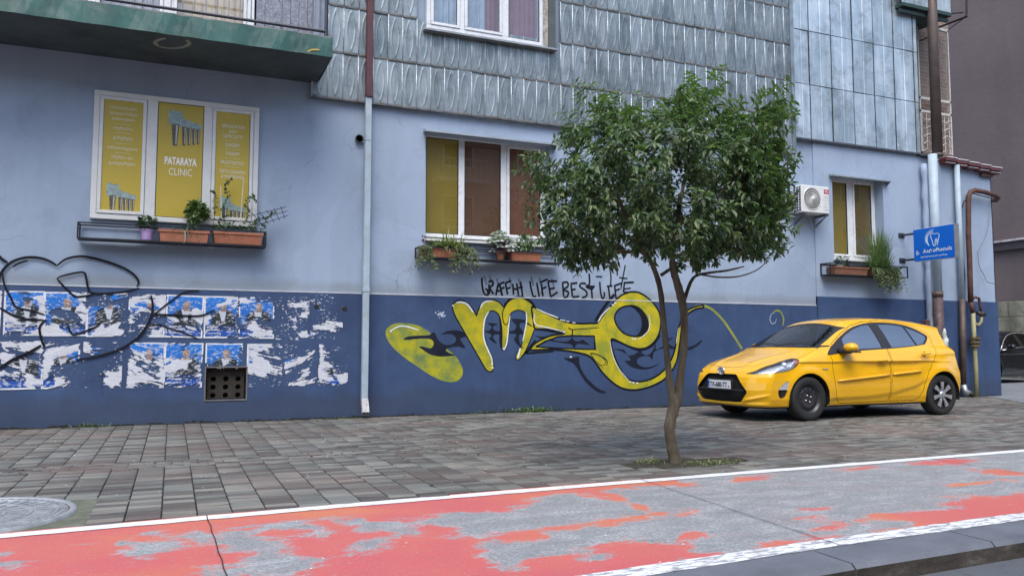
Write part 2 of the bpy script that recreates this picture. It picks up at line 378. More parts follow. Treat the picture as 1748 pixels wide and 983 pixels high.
# ---- kerb stones
b = NB('kerb_stone'); n = b.noise(3, 6, .6); fz = b.sep(b.pos())[2]
col = b.ramp(n, [(.3, (.085, .098, .122)), (.7, (.155, .172, .205))]); col = b.mix(b.ramp(b.noise(90, 3), [(.4, 0.), (.8, .6)]), col, (.10, .10, .10))
col = b.mix(b.math('MULTIPLY', b.ramp(b.noise(2.5, 6, .7, b.pos((1, 1, 4))), [(.42, 0.), (.6, 1.)]), b.ramp(fz, [(.0, .0), (.001, 0.)])), col, (.07, .055, .04))
b.col(col); b.rough(.72); b.bump(b.noise(70, 4), .4, .004); M_kerb = b.m
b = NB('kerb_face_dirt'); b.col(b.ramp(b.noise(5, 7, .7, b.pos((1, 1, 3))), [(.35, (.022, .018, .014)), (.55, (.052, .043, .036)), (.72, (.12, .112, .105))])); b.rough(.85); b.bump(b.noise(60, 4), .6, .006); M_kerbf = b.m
kerb = thing('kerb', (3, 2.9, 0), None, None); kerb['kind'] = 'structure'
def kerb_y(x): return curve_y(LOW, x) - .075
x = -7.0
while x < 26:
    L = .995; x1 = x + L; m = MB(); F = 6; b_ = .022
    prof = [(0, -.3), (0, 0.0), (-.25, -.004), (-.25 - b_, -.004 - b_), (-.285, -.16)]
    gap = .006; V = []
    for xx in (x + gap, x1 - gap):
        yy = float(kerb_y(xx)); j = 0
        for dy, z in prof: V.append((xx, yy + dy, z))
    n = len(prof); Fs = [(i, i + 1, n + i + 1, n + i) for i in range(n - 1)] + [tuple(range(n)), tuple(range(2 * n - 1, n - 1, -1))]
    ob = mk('kerb_stone', V, Fs, mats=[M_kerb, M_kerbf], parent=kerb, midx=[0, 0, 0, 1, 0, 0]); x = x1
# ---- pavers
b = NB('clay_paver'); P = b.pos()
mp = b.n('ShaderNodeMapping'); mp.inputs['Location'].default_value = (.03 / .2, 0, 0); mp.inputs['Scale'].default_value = (1 / .2, 1 / .0935, 0); b.l(P, mp.inputs[0])
fl = b.n('ShaderNodeVectorMath', operation='FLOOR'); b.l(mp.outputs[0], fl.inputs[0])
wn = b.n('ShaderNodeTexWhiteNoise', noise_dimensions='3D'); b.l(fl.outputs[0], wn.inputs['Vector'])
rv = wn.outputs['Value']
patch = b.noise(1.1, 3, .5, b.pos((.8, 1.2, 1)))
tone = b.math('ADD', b.math('MULTIPLY', rv, .62), b.math('MULTIPLY', patch, .72))
col = b.ramp(tone, [(.30, (.058, .052, .047)), (.50, (.096, .086, .078)), (.64, (.122, .124, .113)), (.80, (.170, .184, .170)), (.98, (.25, .24, .21))])
hue = b.noise(.9, 4, .6)
col = b.mix(b.ramp(hue, [(.46, 0.), (.62, .45)]), col, (.175, .118, .098), 'MIX')
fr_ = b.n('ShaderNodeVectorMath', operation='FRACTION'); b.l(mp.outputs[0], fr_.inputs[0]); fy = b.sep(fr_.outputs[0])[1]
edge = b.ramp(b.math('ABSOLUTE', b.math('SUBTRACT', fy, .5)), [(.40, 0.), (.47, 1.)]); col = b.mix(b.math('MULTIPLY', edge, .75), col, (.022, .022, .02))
col = b.mix(b.ramp(b.noise(120, 3), [(.3, 0.), (.8, .35)]), col, (.07, .07, .07))
col = b.mix(b.math('MULTIPLY', b.ramp(b.noise(1.7, 6, .65), [(.5, 0.), (.72, 1.)]), .35), col, (.10, .095, .085))
b.col(col); b.rough(b.ramp(b.noise(4, 4), [(.3, .48), (.7, .72)])); b.bump(b.noise(90, 4), .35, .003); M_paver = b.m
M_mortar = plain('paver_joint', (.018, .018, .016), .95, bump=.4)
SW_X0, SW_X1 = -6.5, 16.0
walk = thing('sidewalk', (4, 8, 0), None, None); walk['kind'] = 'structure'
band('sidewalk_bed', lambda x: curve_y(UP, x) + .05, lambda x: x * 0 + 12.2, -.012, M_mortar, x0=-8, x1=17, step=.5, ny=2)
PX, PY = .2, .0935
def paver_verts(w, d, tz=0.004):
    g = .0042; h = .005
    a = [(-w/2+g, -d/2+g), (w/2-g, -d/2+g), (w/2-g, d/2-g), (-w/2+g, d/2-g)]
    t = [(-w/2+g+h, -d/2+g+h), (w/2-g-h, -d/2+g+h), (w/2-g-h, d/2-g-h), (-w/2+g+h, d/2-g-h)]
    return [(x, y, -.03) for x, y in a] + [(x, y, -.004) for x, y in a] + [(x, y, 0) for x, y in t]
PF = [(0,1,5,4),(1,2,6,5),(2,3,7,6),(3,0,4,7),(4,5,9,8),(5,6,10,9),(6,7,11,10),(7,4,8,11),(8,9,10,11)]
bricks = []
j0 = int(4.2 / PY); j1 = int(11.62 / PY) + 1
for j in range(j0, j1):
    y = (j + .5) * PY; inband = 7.44 < y < 7.9
    for i in range(int(SW_X0 / PX), int(SW_X1 / PX)):
        x = -.03 + (i + .5) * PX
        if inband: x += (.06 if j % 2 else -.07) + .02 * math.sin(i)
        if y < curve_y(UP, x) + .06 + .02: continue
        if y > 11.53: continue
        xl = 13.729 + (y - 9.488) * .911
        if y > 9.2 and x > xl + .5: continue
        if y < 6.14 and x < -.37 and y < 6.1 + (.0 if x < -.5 else 0): continue                     # concrete round the manhole
        if (x - 4.15) ** 2 / .36 + (y - 5.93) ** 2 / .05 < 1: continue         # tree pit
        bricks.append((x, y))
vis = [q for q in bricks if in_view(q[0], q[1], 0, 0)]
vis.sort(key=lambda q: q[0] ** 2 + q[1] ** 2)
part = set(vis[:300])
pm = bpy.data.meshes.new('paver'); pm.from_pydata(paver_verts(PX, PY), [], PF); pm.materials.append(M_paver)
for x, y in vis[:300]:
    o = bpy.data.objects.new('brick', pm); COL.objects.link(o); o.parent = walk
    o.location = Vector((x, y, rnd.uniform(-.002, .0015))) - org(walk); o.rotation_euler = (rnd.gauss(0, .008), rnd.gauss(0, .006), rnd.gauss(0, .012))
rest = [q for q in bricks if q not in part]
T = np.array(paver_verts(PX, PY)); rs = np.random.RandomState(3); n = len(rest); Cc = np.array(rest)
ang = rs.normal(0, .012, n); tx = rs.normal(0, .012, n); ty = rs.normal(0, .018, n); dz = rs.uniform(-.0025, .0015, n)
X = T[None, :, 0] * np.cos(ang)[:, None] - T[None, :, 1] * np.sin(ang)[:, None] + Cc[:, 0:1]
Y = T[None, :, 0] * np.sin(ang)[:, None] + T[None, :, 1] * np.cos(ang)[:, None] + Cc[:, 1:2]
Z = T[None, :, 2] + dz[:, None] + T[None, :, 0] * tx[:, None] + T[None, :, 1] * ty[:, None]
V = np.stack([X.ravel(), Y.ravel(), Z.ravel()], 1); Fq = (np.array(PF)[None] + (np.arange(n) * 12)[:, None, None]).reshape(-1, 4)
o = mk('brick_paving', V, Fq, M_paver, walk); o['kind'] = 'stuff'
# ---- yard asphalt to the right of the building
m = MB(); m.poly([(15.95, 12.1), (13.95, 9.35), (14.9, 9.0), (19, 8.2), (60, 8), (60, 60), (15.95, 60)], lambda a, b_: (a, b_, .002)); o = m.build('yard', M_yard); o['kind'] = 'structure'
m = MB(); m.poly([(-8, 5.1), (-.37, 5.1), (-.37, 6.12), (-8, 6.12)], lambda a, b_: (a, b_, -.006))
b = NB('mossy_concrete'); b.col(b.ramp(b.noise(6, 7, .65, None, .4), [(.35, (.075, .085, .055)), (.55, (.125, .135, .10)), (.75, (.20, .20, .17))])); b.rough(.9); b.bump(b.noise(60, 5), .6, .006)
o = m.build('manhole_surround', b.m); o['kind'] = 'structure'
# ---- manhole cover
MH = (-1.12, 5.70, 0)
mh = thing('manhole_cover', MH, 'round grey iron manhole cover with ring pattern set in mossy concrete beside the cycle lane', 'manhole cover')
M_iron = plain('worn_iron', (.30, .32, .34), .55, .25, .25, 9, .3, 70)
rr = .60
MB().lathe([(rr - .035, .0), (rr - .03, .012), (rr, .012), (rr + .008, -.006)], (MH[0], MH[1], 0), n=64).build('rim', M_iron, mh, True)
m = MB(); m.lathe([(0, .004), (rr - .045, .004), (rr - .045, -.01)], (MH[0], MH[1], 0), n=64)
for r_ in (.10, .22, .36, .50): m.lathe([(r_ - .012, .0035), (r_ - .008, .010), (r_ + .008, .010), (r_ + .012, .0035)], (MH[0], MH[1], 0), n=48)
m.build('lid', M_iron, mh)
m = MB()
for ring, (ra, rb, k) in enumerate(((.24, .34, 24), (.385, .48, 40), (.515, .545, 60), (.12, .2, 14))):
    for i in range(k):
        a = 2 * math.pi * i / k; M = Matrix.Translation((MH[0], MH[1], 0)) @ Matrix.Rotation(a, 4, 'Z')
        wv = 2 * math.pi * (ra + rb) / 2 / k * .27; m.box(ra, rb, -wv, wv, .004, .009, 0, M)
o = m.build('stud', M_iron, mh); o['kind'] = 'stuff'
# ================================================================== the building
YW = 11.55
BLD = thing('apartment_building', (5, YW, 0), 'lavender blue painted building with metal cladding above and a dark blue painted base', 'building')
def cracks(b, col, dark, amt, scale=.55):
    nv = b.n('ShaderNodeTexNoise'); nv.inputs['Scale'].default_value = 1.6; nv.inputs['Detail'].default_value = 6; b.l(b.pos(), nv.inputs['Vector'])
    ad = b.n('ShaderNodeVectorMath', operation='MULTIPLY_ADD'); b.l(nv.outputs['Color'], ad.inputs[0]); ad.inputs[1].default_value = (.9, .9, .9); b.l(b.pos((1, 0, 1)), ad.inputs[2])
    vo = b.n('ShaderNodeTexVoronoi', feature='DISTANCE_TO_EDGE'); vo.inputs['Scale'].default_value = scale; b.l(ad.outputs[0], vo.inputs['Vector'])
    line = b.ramp(vo.outputs[0], [(0., 1.), (.0035, 0.)]); msk = b.ramp(b.noise(.9, 3), [(.50, 0.), (.58, 1.)])
    return b.mix(b.math('MULTIPLY', b.math('MULTIPLY', line, msk), amt), col, dark)
def mat_plaster(name, lo_, hi_, dirtc, zb, lighten=None):
    b = NB(name); P = b.pos(); x, y, z = b.sep(P)
    col = b.ramp(b.noise(.8, 5, .6, b.pos((1, 1, .6))), [(.3, lo_), (.7, hi_)])
    streak = b.noise(1.0, 6, .7, b.pos((5, 1, .35)))
    col = b.mix(b.math('MULTIPLY', b.ramp(streak, [(.5, 0.), (.75, 1.)]), .22), col, tuple(c * .72 for c in lo_))
    band_ = b.ramp(b.math('ADD', b.math('SUBTRACT', z, zb), b.math('MULTIPLY', b.noise(2.2, 5), -.12)), [(.0, 1.), (.12, 0.)])   # rain splash just over the ledge
    col = b.mix(b.math('MULTIPLY', band_, .45), col, dirtc)
    sp = b.ramp(b.noise(13, 6, .72), [(.63, 0.), (.70, 1.)]); col = b.mix(b.math('MULTIPLY', sp, .25), col, tuple(min(1, c * 1.5) for c in hi_))
    rep = b.ramp(b.noise(.55, 3, .4, b.pos((1.2, 1, 1.6)), .8), [(.55, 0.), (.56, 1.)]); col = b.mix(b.math('MULTIPLY', rep, .16), col, tuple(min(1, c * 1.25) for c in hi_))
    stn = b.ramp(b.noise(1.3, 7, .72, b.pos((1, 1, .8))), [(.52, 0.), (.70, 1.)]); col = b.mix(b.math('MULTIPLY', stn, .34), col, tuple(c * .62 for c in lo_))
    col = cracks(b, col, tuple(c * .35 for c in lo_), .55)
    b.col(col); b.rough(.72); b.bump(b.math('ADD', b.noise(35, 5, .6), b.math('MULTIPLY', b.noise(4, 4), 1.5)), .28, .006); return b.m
M_wall = mat_plaster('lavender_plaster', (.262, .335, .445), (.328, .408, .530), (.17, .18, .165), 1.80)
b = NB('blue_base_paint'); x, y, z = b.sep(b.pos())
col = b.ramp(b.noise(1.6, 6, .62), [(.3, (.024, .052, .130)), (.7, (.042, .082, .182))])
col = b.mix(b.math('MULTIPLY', b.ramp(b.noise(1., 6, .7, b.pos((6, 1, .6))), [(.5, 0.), (.72, 1.)]), .22), col, (.075, .12, .235))
col = b.mix(b.ramp(b.noise(26, 6, .75), [(.66, 0.), (.73, .4)]), col, (.12, .17, .30))
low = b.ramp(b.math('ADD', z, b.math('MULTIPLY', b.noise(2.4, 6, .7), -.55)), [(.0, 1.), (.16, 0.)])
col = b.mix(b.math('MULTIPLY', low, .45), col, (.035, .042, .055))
stn = b.ramp(b.noise(1.5, 7, .72, b.pos((.7, 1, 1))), [(.52, 0.), (.68, 1.)]); col = b.mix(b.math('MULTIPLY', stn, .35), col, (.018, .034, .085)); col = cracks(b, col, (.012, .018, .03), .7, .8)
b.col(col); b.rough(.62); b.bump(b.math('ADD', b.noise(45, 5, .65), b.math('MULTIPLY', b.noise(7, 4), 1.2)), .35, .006); M_base = b.m
def holed(x0, x1, z0, z1, holes, Y, mb):
    xs = sorted({x0, x1, *[v for h in holes for v in h[:2] if x0 < v < x1]}); zs = sorted({z0, z1, *[v for h in holes for v in h[2:4] if z0 < v < z1]})
    for a, c in zip(xs, xs[1:]):
        for d, e in zip(zs, zs[1:]):
            mx, mz = (a + c) / 2, (d + e) / 2
            if any(h[0] < mx < h[1] and h[2] < mz < h[3] for h in holes): continue
            mb.add([(a, Y, d), (c, Y, d), (c, Y, e), (a, Y, e)], [(0, 1, 2, 3)])
    for h in holes:
        D = h[4]; a, c, d, e = max(h[0], x0), min(h[1], x1), max(h[2], z0), min(h[3], z1)
        if a >= c or d >= e: continue
        mb.add([(a, Y, d), (c, Y, d), (c, Y, e), (a, Y, e), (a, D, d), (c, D, d), (c, D, e), (a, D, e)], [(0, 4, 5, 1), (1, 5, 6, 2), (2, 6, 7, 3), (3, 7, 4, 0)])
H1 = (-.98, .99, 2.69, 4.31, 11.72); H2 = (3.46, 5.55, 2.62, 4.27, 11.80); H3 = (11.52, 12.83, 2.66, 4.28, 11.80)
HU = (3.47, 5.33, 5.90, 7.7, 11.80); HB = (-1.2, 1.25, 5.12, 7.6, 11.80)
VENT = (.425, .945, .30, .735, 11.75)
m = MB(); holed(-9, 11.07, 1.78, 12.5, [H1, H2, HU, HB], YW, m); m.build('wall', M_wall, BLD)
m = MB(); holed(11.07, 15.95, 1.95, 4.86, [H3], YW - .03, m)
m.add([(11.07, YW, 1.78), (11.07, YW - .03, 1.78), (11.07, YW - .03, 4.95), (11.07, YW, 4.95)], [(0, 3, 2, 1)])
m.box(15.93, 15.95, YW - .03, 22, 1.95, 4.86); m.build('wall', M_wall, BLD)
m = MB(); m.box(11.07, 13.84, YW - .02, YW + .2, 4.86, 12.5); m.box(13.82, 13.86, YW, 20, 4.86, 12.5); m.build('upper_wall', M_wall, BLD)
m = MB(); holed(-9, 11.07, -.1, 1.775, [VENT], YW - .018, m)
m.add([(-9, YW - .018, 1.775), (11.07, YW - .018, 1.775), (11.07, YW, 1.785), (-9, YW, 1.785)], [(0, 1, 2, 3)]); m.build('painted_base', M_base, BLD)
m = MB(); m.box(11.07, 15.965, YW - .05, 22, -.1, 1.95); m.build('painted_base', M_base, BLD)
m = MB(); m.box(-9, 11.068, YW - .024, YW, 1.775, 1.789); m.build('ledge', plain('ledge_lit_pale', (.52, .54, .58), .7), BLD)  # pale colour paints in the light caught along the ledge top
M_conc = plain('old_concrete', (.22, .215, .20), .85, bump=.5, dirt=(.07, .07, .06))
m = MB(); m.box(-9, 15.9, 19.9, 20.2, -.1, 12.5); m.box(-9, 13.8, 12, 20, 12.4, 12.6); m.box(-9.2, -9, 11.4, 20, -.1, 12.5); m.build('back_wall', M_wall, BLD)
m = MB(); m.box(-9, 13.8, 11.9, 19.8, 4.70, 4.8); m.box(-9, 15.9, 11.9, 19.8, 2.0, 2.1); m.build('floor_slab', M_conc, BLD)
m = MB()
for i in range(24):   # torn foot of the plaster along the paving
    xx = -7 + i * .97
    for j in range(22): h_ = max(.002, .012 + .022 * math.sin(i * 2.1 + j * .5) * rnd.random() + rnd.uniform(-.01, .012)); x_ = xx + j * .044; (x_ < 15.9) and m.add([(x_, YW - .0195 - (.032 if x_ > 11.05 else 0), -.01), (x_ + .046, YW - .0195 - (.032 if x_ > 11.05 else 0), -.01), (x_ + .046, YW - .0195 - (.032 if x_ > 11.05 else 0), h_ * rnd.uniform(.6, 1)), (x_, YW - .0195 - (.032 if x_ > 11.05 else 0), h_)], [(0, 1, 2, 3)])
cf = m.build('crumbling_foot', plain('wall_foot_black', (.020, .020, .018), .95, bump=.6), BLD); cf['kind'] = 'stuff'
m = MB(); pp = [(-7 + i * .08, 11.462 + .030 * rnd.random()) for i in range(288)]; m.ribbon(pp, [.05 + .05 * rnd.random() for _ in pp], lambda a, c: (a, c + .03, .0035)); o = m.build('wall_foot_strip', _MATS['wall_foot_black']); o['kind'] = 'structure'  # continuous irregular black strip on the paving along the wall base
# ---- pressed metal cladding
def mat_metal(name, c1, c2, rust, zinc=.25):
    b = NB(name); P = b.pos(); info = b.n('ShaderNodeObjectInfo').outputs['Random']
    st = b.noise(1.2, 6, .65, b.pos((7, 1, .9))); bl = b.noise(3.2, 6, .7)
    t = b.math('ADD', b.math('MULTIPLY', st, .5), b.math('ADD', b.math('MULTIPLY', bl, .4), b.math('MULTIPLY', info, .13)))
    col = b.ramp(t, [(.38, c1), (.52, tuple((a + q) / 2 for a, q in zip(c1, c2))), (.66, c2)])
    col = b.mix(b.math('MULTIPLY', b.ramp(b.noise(2.2, 6, .72), [(.50, 0.), (.68, 1.)]), .6), col, tuple(x * .42 for x in c1))
    col = b.mix(b.ramp(b.noise(24, 5, .75), [(.60, 0.), (.72, .45)]), col, tuple(min(.75, x * 1.5) for x in c2))
    if rust: col = b.mix(b.math('MULTIPLY', b.ramp(b.noise(7, 7, .75, None, .6), [(.66, 0.), (.74, 1.)]), rust), col, (.16, .095, .055))
    b.col(col); b.rough(b.ramp(bl, [(.3, .36), (.7, .6)])); b.set(Metallic=.55); b.bump(b.math('ADD', b.noise(5, 4), b.math('MULTIPLY', b.noise(50, 3), .2)), .4, .012); return b.m
M_clad = mat_metal('pressed_zinc', (.135, .168, .182), (.32, .372, .398), .9)
M_clad2 = mat_metal('galvanised_sheet', (.30, .37, .41), (.58, .67, .73), .0)
M_rib = plain('zinc_rib', (.52, .58, .63), .42, .35, .25, 9, .2, 30, dirt=(.16, .15, .13), dirt_amt=.6); M_lap = plain('grimy_lap', (.135, .145, .15), .7, .3, .35, 7, .4, 30, dirt=(.14, .09, .05), dirt_amt=.8)
PW, PH = .2215, .6965
def pressed_mesh():
    nx, nz = 22, 48; xs = np.linspace(0, PW, nx + 1); zs = np.linspace(0, PH, nz + 1); X, Z = np.meshgrid(xs, zs, indexing='ij')
    u = (X / PW - .5) * 2; v = (Z / PH - .5) * 2
    w_ = .52 * (1 - (np.abs(v) / .86) ** 1.9); d = np.abs(np.abs(u) - np.clip(w_, 0, None)) * PW / 2
    tip = np.maximum(np.abs(v) - .86, 0) * PH / 2; d = np.where(w_ <= 0, np.hypot(np.abs(u) * PW / 2, tip), d)
    h = .0105 * np.exp(-(d / .0058) ** 2)
    h += .004 * np.clip(1 - np.abs(u) ** 3, 0, 1) * 0                                # slight pillow
    V = np.stack([X.ravel(), -h.ravel(), Z.ravel()], 1); i = (np.arange(nx)[:, None] * (nz + 1) + np.arange(nz)[None]).ravel()
    me = bpy.data.meshes.new('cladding_panel'); Fq = np.stack([i, i + nz + 1, i + nz + 2, i + 1], 1)
    vs = [tuple(v) for v in V]; fs = [tuple(int(a) for a in f) for f in Fq]
    # standing seam on the left edge, folded lap along the foot
    s = MB(); s.tube([(.002, -.008, .01), (.004, -.009, PH * .5), (.002, -.008, PH - .03)], .0072, 7); s.box(-.003, .007, -.008, .004, 0, PH); nr = len(s.F); s.box(0, PW, -.010, .0, -.012, .030, .003)
    n = len(vs); vs += s.V; fs += [tuple(n + k for k in f) for f in s.F]
    me.from_pydata(vs, [], fs); me.polygons.foreach_set('use_smooth', [len(f) == 4 for f in fs]); me.materials.append(M_clad); me.materials.append(M_rib); me.materials.append(M_lap); k0 = (nx * nz); me.polygons.foreach_set('material_index', [0] * k0 + [1] * nr + [2] * (len(fs) - k0 - nr)); return me
pmesh = pressed_mesh(); YC = 11.47
for k in range(-4, 36):
    for r_ in range(5):
        x = 2.62 + PW * k; z = 4.585 + .6965 * r_
        if not any(in_view(x + a, YC, z + c, 25) for a in (0, PW) for c in (0, PH)): continue
        if x + PW > 3.42 and x < 5.60 and r_ >= 2: continue
        if x < 1.95 and r_ > 0: continue
        o = bpy.data.objects.new('cladding_panel', pmesh); COL.objects.link(o); o.parent = BLD
        o.location = Vector((x, YC + rnd.uniform(-.003, .003), z + rnd.uniform(-.003, .003))) - org(BLD); o.rotation_euler = (rnd.gauss(0, .006), rnd.gauss(0, .002), rnd.gauss(0, .009))
m = MB(); m.box(1.72, 10.56, YC + .02, YW, 4.575, 4.60); m.box(1.72, 1.735, YC - .005, YW, 4.57, 4.80); m.box(10.52, 10.60, YC - .03, YW, 4.60, 12)
m.build('cladding_edge', M_clad, BLD)
m = MB(); m.box(10.42, 10.50, YC - .045, YC - .02, 4.1, 4.60)
XS = [10.60, 10.99, 11.54, 12.09, 12.64, 13.19, 13.74, 13.86]
def sheet_mesh(wd, hgt):
    xs = [0, .01, wd * .42, wd * .5, wd * .52, wd * .54, wd - .01, wd]; hs = [0, .004, .007, .004, .012, .004, .007, 0]
    V = [(x, -h, z) for x, h in zip(xs, hs) for z in (0, hgt)]; F = [(2 * i, 2 * i + 2, 2 * i + 3, 2 * i + 1) for i in range(len(xs) - 1)]
    s = MB(); s.box(.0, .006, -.012, .0, 0, hgt); s.box(0, wd, -.010, 0, -.002, .004); n = len(V); return V + s.V, F + [tuple(n + k for k in f) for f in s.F]
for a, c in zip(XS, XS[1:]):
    for r_ in range(4):
        z = 4.925 + 1.045 * r_
        if not in_view((a + c) / 2, 11.46, z + .3, 60): continue
        V, F = sheet_mesh(c - a - .016, 1.045 - .014)
        o = mk('metal_sheet', V, F, M_clad2, None); o.parent = BLD; o.rotation_euler = (rnd.gauss(0, .004), 0, rnd.gauss(0, .01)); o.location = Vector((a + .008, 11.475, z)) - org(BLD)
m = MB(); m.box(10.6, 13.86, 11.485, 11.53, 4.91, 8.9); m.build('cladding_backing', plain('black_gap', (.02, .025, .03), .9), BLD)
m = MB(); m.add([(10.6, 11.44, 4.91), (13.9, 11.44, 4.91), (13.9, 11.52, 4.93), (10.6, 11.52, 4.93), (10.6, 11.44, 4.885), (13.9, 11.44, 4.885)], [(0, 1, 2, 3), (4, 5, 1, 0)]); m.build('drip_edge', plain('dark_tin', (.10, .11, .13), .5, .3), BLD)
# ---- windows
M_pvc = plain('white_pvc', (.70, .72, .74), .35, var=.05, bump=.03, dirt=(.35, .34, .32), dirt_amt=.3)
M_pvcold = plain('aged_white_pvc', (.64, .65, .64), .45, var=.05, bump=.1, dirt=(.46, .45, .42), dirt_amt=.2)
def mat_glass(name, tint=(.8, .85, .85), r=.02, ior=1.5, base=.0):
    b = NB(name); t = b.n('ShaderNodeBsdfTransparent'); t.inputs[0].default_value = (*tint, 1); g = b.n('ShaderNodeBsdfGlossy'); g.inputs['Roughness'].default_value = r
    lw = b.n('ShaderNodeLayerWeight'); lw.inputs[0].default_value = .5; mx = b.n('ShaderNodeMixShader'); b.l(b.math('MULTIPLY_ADD', b.math('POWER', lw.outputs['Facing'], 5), .92 - base, .075 + base), mx.inputs[0]); b.l(t.outputs[0], mx.inputs[1]); b.l(g.outputs[0], mx.inputs[2]); b.l(mx.outputs[0], b.out.inputs[0]); return b.m
M_glass = mat_glass('window_glass', (.88, .90, .90), .01, 1.5, .045)
M_gasket = plain('black_gasket', (.02, .02, .022), .6)
def bars(mb, x0, x1, z0, z1, Y0, Y1, t, b_=.006):
    mb.box(x0, x1, Y0, Y1, z0, z0 + t, b_); mb.box(x0, x1, Y0, Y1, z1 - t, z1, b_); mb.box(x0, x0 + t, Y0 + .001, Y1 - .001, z0 + t, z1 - t, b_); mb.box(x1 - t, x1, Y0 + .001, Y1 - .001, z0 + t, z1 - t, b_)
def window(x0, x1, z0, z1, Y, mull, sashes, t=.055, mat=M_pvc, backs=None, depth=.07, label=None, glass=True):
    f = MB(); bars(f, x0, x1, z0, z1, Y, Y + depth, t)
    for c, w_ in mull: f.box(c - w_ / 2, c + w_ / 2, Y + .002, Y + depth - .002, z0 + t, z1 - t, .005)
    W = f.build('window', mat, BLD); 
    if label: W['label'] = label
    edges = [x0 + t] + [v for c, w_ in mull for v in (c - w_ / 2, c + w_ / 2)] + [x1 - t]
    for i in range(len(mull) + 1):
        a, c = edges[2 * i], edges[2 * i + 1]; d, e = z0 + t, z1 - t
        if sashes[i]:
            s = MB(); bars(s, a + .003, c - .003, d + .003, e - .003, Y - .014, Y + depth - .02, .045); s.build('sash', mat, W); a += .045; c -= .045; d += .045; e -= .045
        g = MB(); bars(g, a, c, d, e, Y + .004, Y + .03, .008, 0); g.build('gasket', M_gasket, W)
        g = MB(); g.add([(a + .004, Y + .02, d + .004), (c - .004, Y + .02, d + .004), (c - .004, Y + .02, e - .004), (a + .004, Y + .02, e - .004)], [(0, 1, 2, 3)]); g.build('glass_pane', M_glass, W)
        if backs and backs[i] is not None:
            q = MB(); q.box(a - .05, c + .05, Y + .045, Y + .05, d - .03, e + .03); q.build('roller_blind', backs[i], W)
    return W
# clinic window with printed film
M_film = plain('mustard_film', (.46, .35, .045), .45, var=.06, scale=1.2, bump=0)
W1 = window(-1.025, 1.03, 2.655, 4.345, 11.49, [(-.33, .13), (.365, .11)], [1, 0, 1], t=.07, mat=M_pvcold, label='three light white window covered by mustard coloured clinic film', depth=.09)
M_print = plain('pale_print', (.60, .58, .42), .5, var=.03, bump=0)
M_printw = plain('white_print', (.78, .78, .74), .5, var=.03, bump=0)
PANE = [(-.905, -.445), (-.262, .307), (.47, .905)]
for a, c in PANE:
    m = MB(); mid = (a, c) == PANE[1]; m.box(a, c, 11.499 if mid else 11.493, 11.505, 2.735 if not mid else 2.70, 4.235 if not mid else 4.275); m.build('printed_film', M_film, W1)
YF = 11.491
def fit(mb, body, x, z, width, h, Y, bold=.0):
    V, F = text_mesh(body, 1.0, bold=bold); xs = [v[0] for v in V]; zs = [v[1] for v in V]
    if not V: return
    W_, H_ = max(xs) - min(xs), max(zs) - min(zs); cx, cz = (max(xs) + min(xs)) / 2, (max(zs) + min(zs)) / 2
    mb.add([(x + (a - cx) * width / W_, Y, z + (b_ - cz) * h / H_) for a, b_, q in V], F)
m = MB(); fit(m, 'PATARAYA', .035, 3.49, .40, .105, 11.497, .03); m.build('lettering', M_printw, W1)
m = MB(); fit(m, 'CLINIC', .035, 3.345, .29, .095, 11.497, -.008); m.build('lettering', M_printw, W1)
m = MB()
for t_, z, wd, h in (('იმპლანტაცია', 4.13, .32, .052), ('სხვადასხვა', 4.055, .33, .052), ('სირთულის', 3.98, .27, .052), ('თერაპია', 3.86, .23, .055), ('ქირურგია', 3.73, .23, .058), ('ორთოპედია', 3.595, .36, .055), ('წმენდა და', 3.475, .26, .055), ('გათეთრება', 3.395, .31, .055)):
    m = MB(); fit(m, t_, -.675, z, wd, h, YF, .02); m.build('lettering', M_print, W1)
for z in (3.915, 3.80, 3.66, 3.535): m = MB(); m.box(-.77, -.58, YF, YF + .0015, z, z + .004); m.build('divider_line', M_print, W1)
m = MB()
for t_, z, wd, h in (('IMPLANTATION', 4.035, .29, .05), ('EASY', 3.965, .11, .045), ('DIFFICULTY!', 3.895, .25, .05), ('SURGERY', 3.775, .19, .052), ('THERAPY', 3.655, .19, .052), ('PROSTHETICS', 3.53, .30, .05), ('TEETH CLEANING', 3.405, .34, .05), ('& WHITENING', 3.335, .28, .05)):
    m = MB(); fit(m, t_, .69, z, wd, h, YF, .02); m.build('lettering', M_print, W1)
for z in (3.835, 3.715, 3.59, 3.47): m = MB(); m.box(.59, .79, YF, YF + .0015, z, z + .004); m.build('divider_line', M_print, W1)
M_tooth = plain('print_pale_crown', (.25, .34, .33), .5, var=.3, scale=22, bump=0); M_tooth2 = plain('print_dark_screw', (.10, .095, .075), .5, var=.5, scale=30, bump=0); M_tooth3 = plain('print_screw_shine', (.42, .42, .38), .5, bump=0)
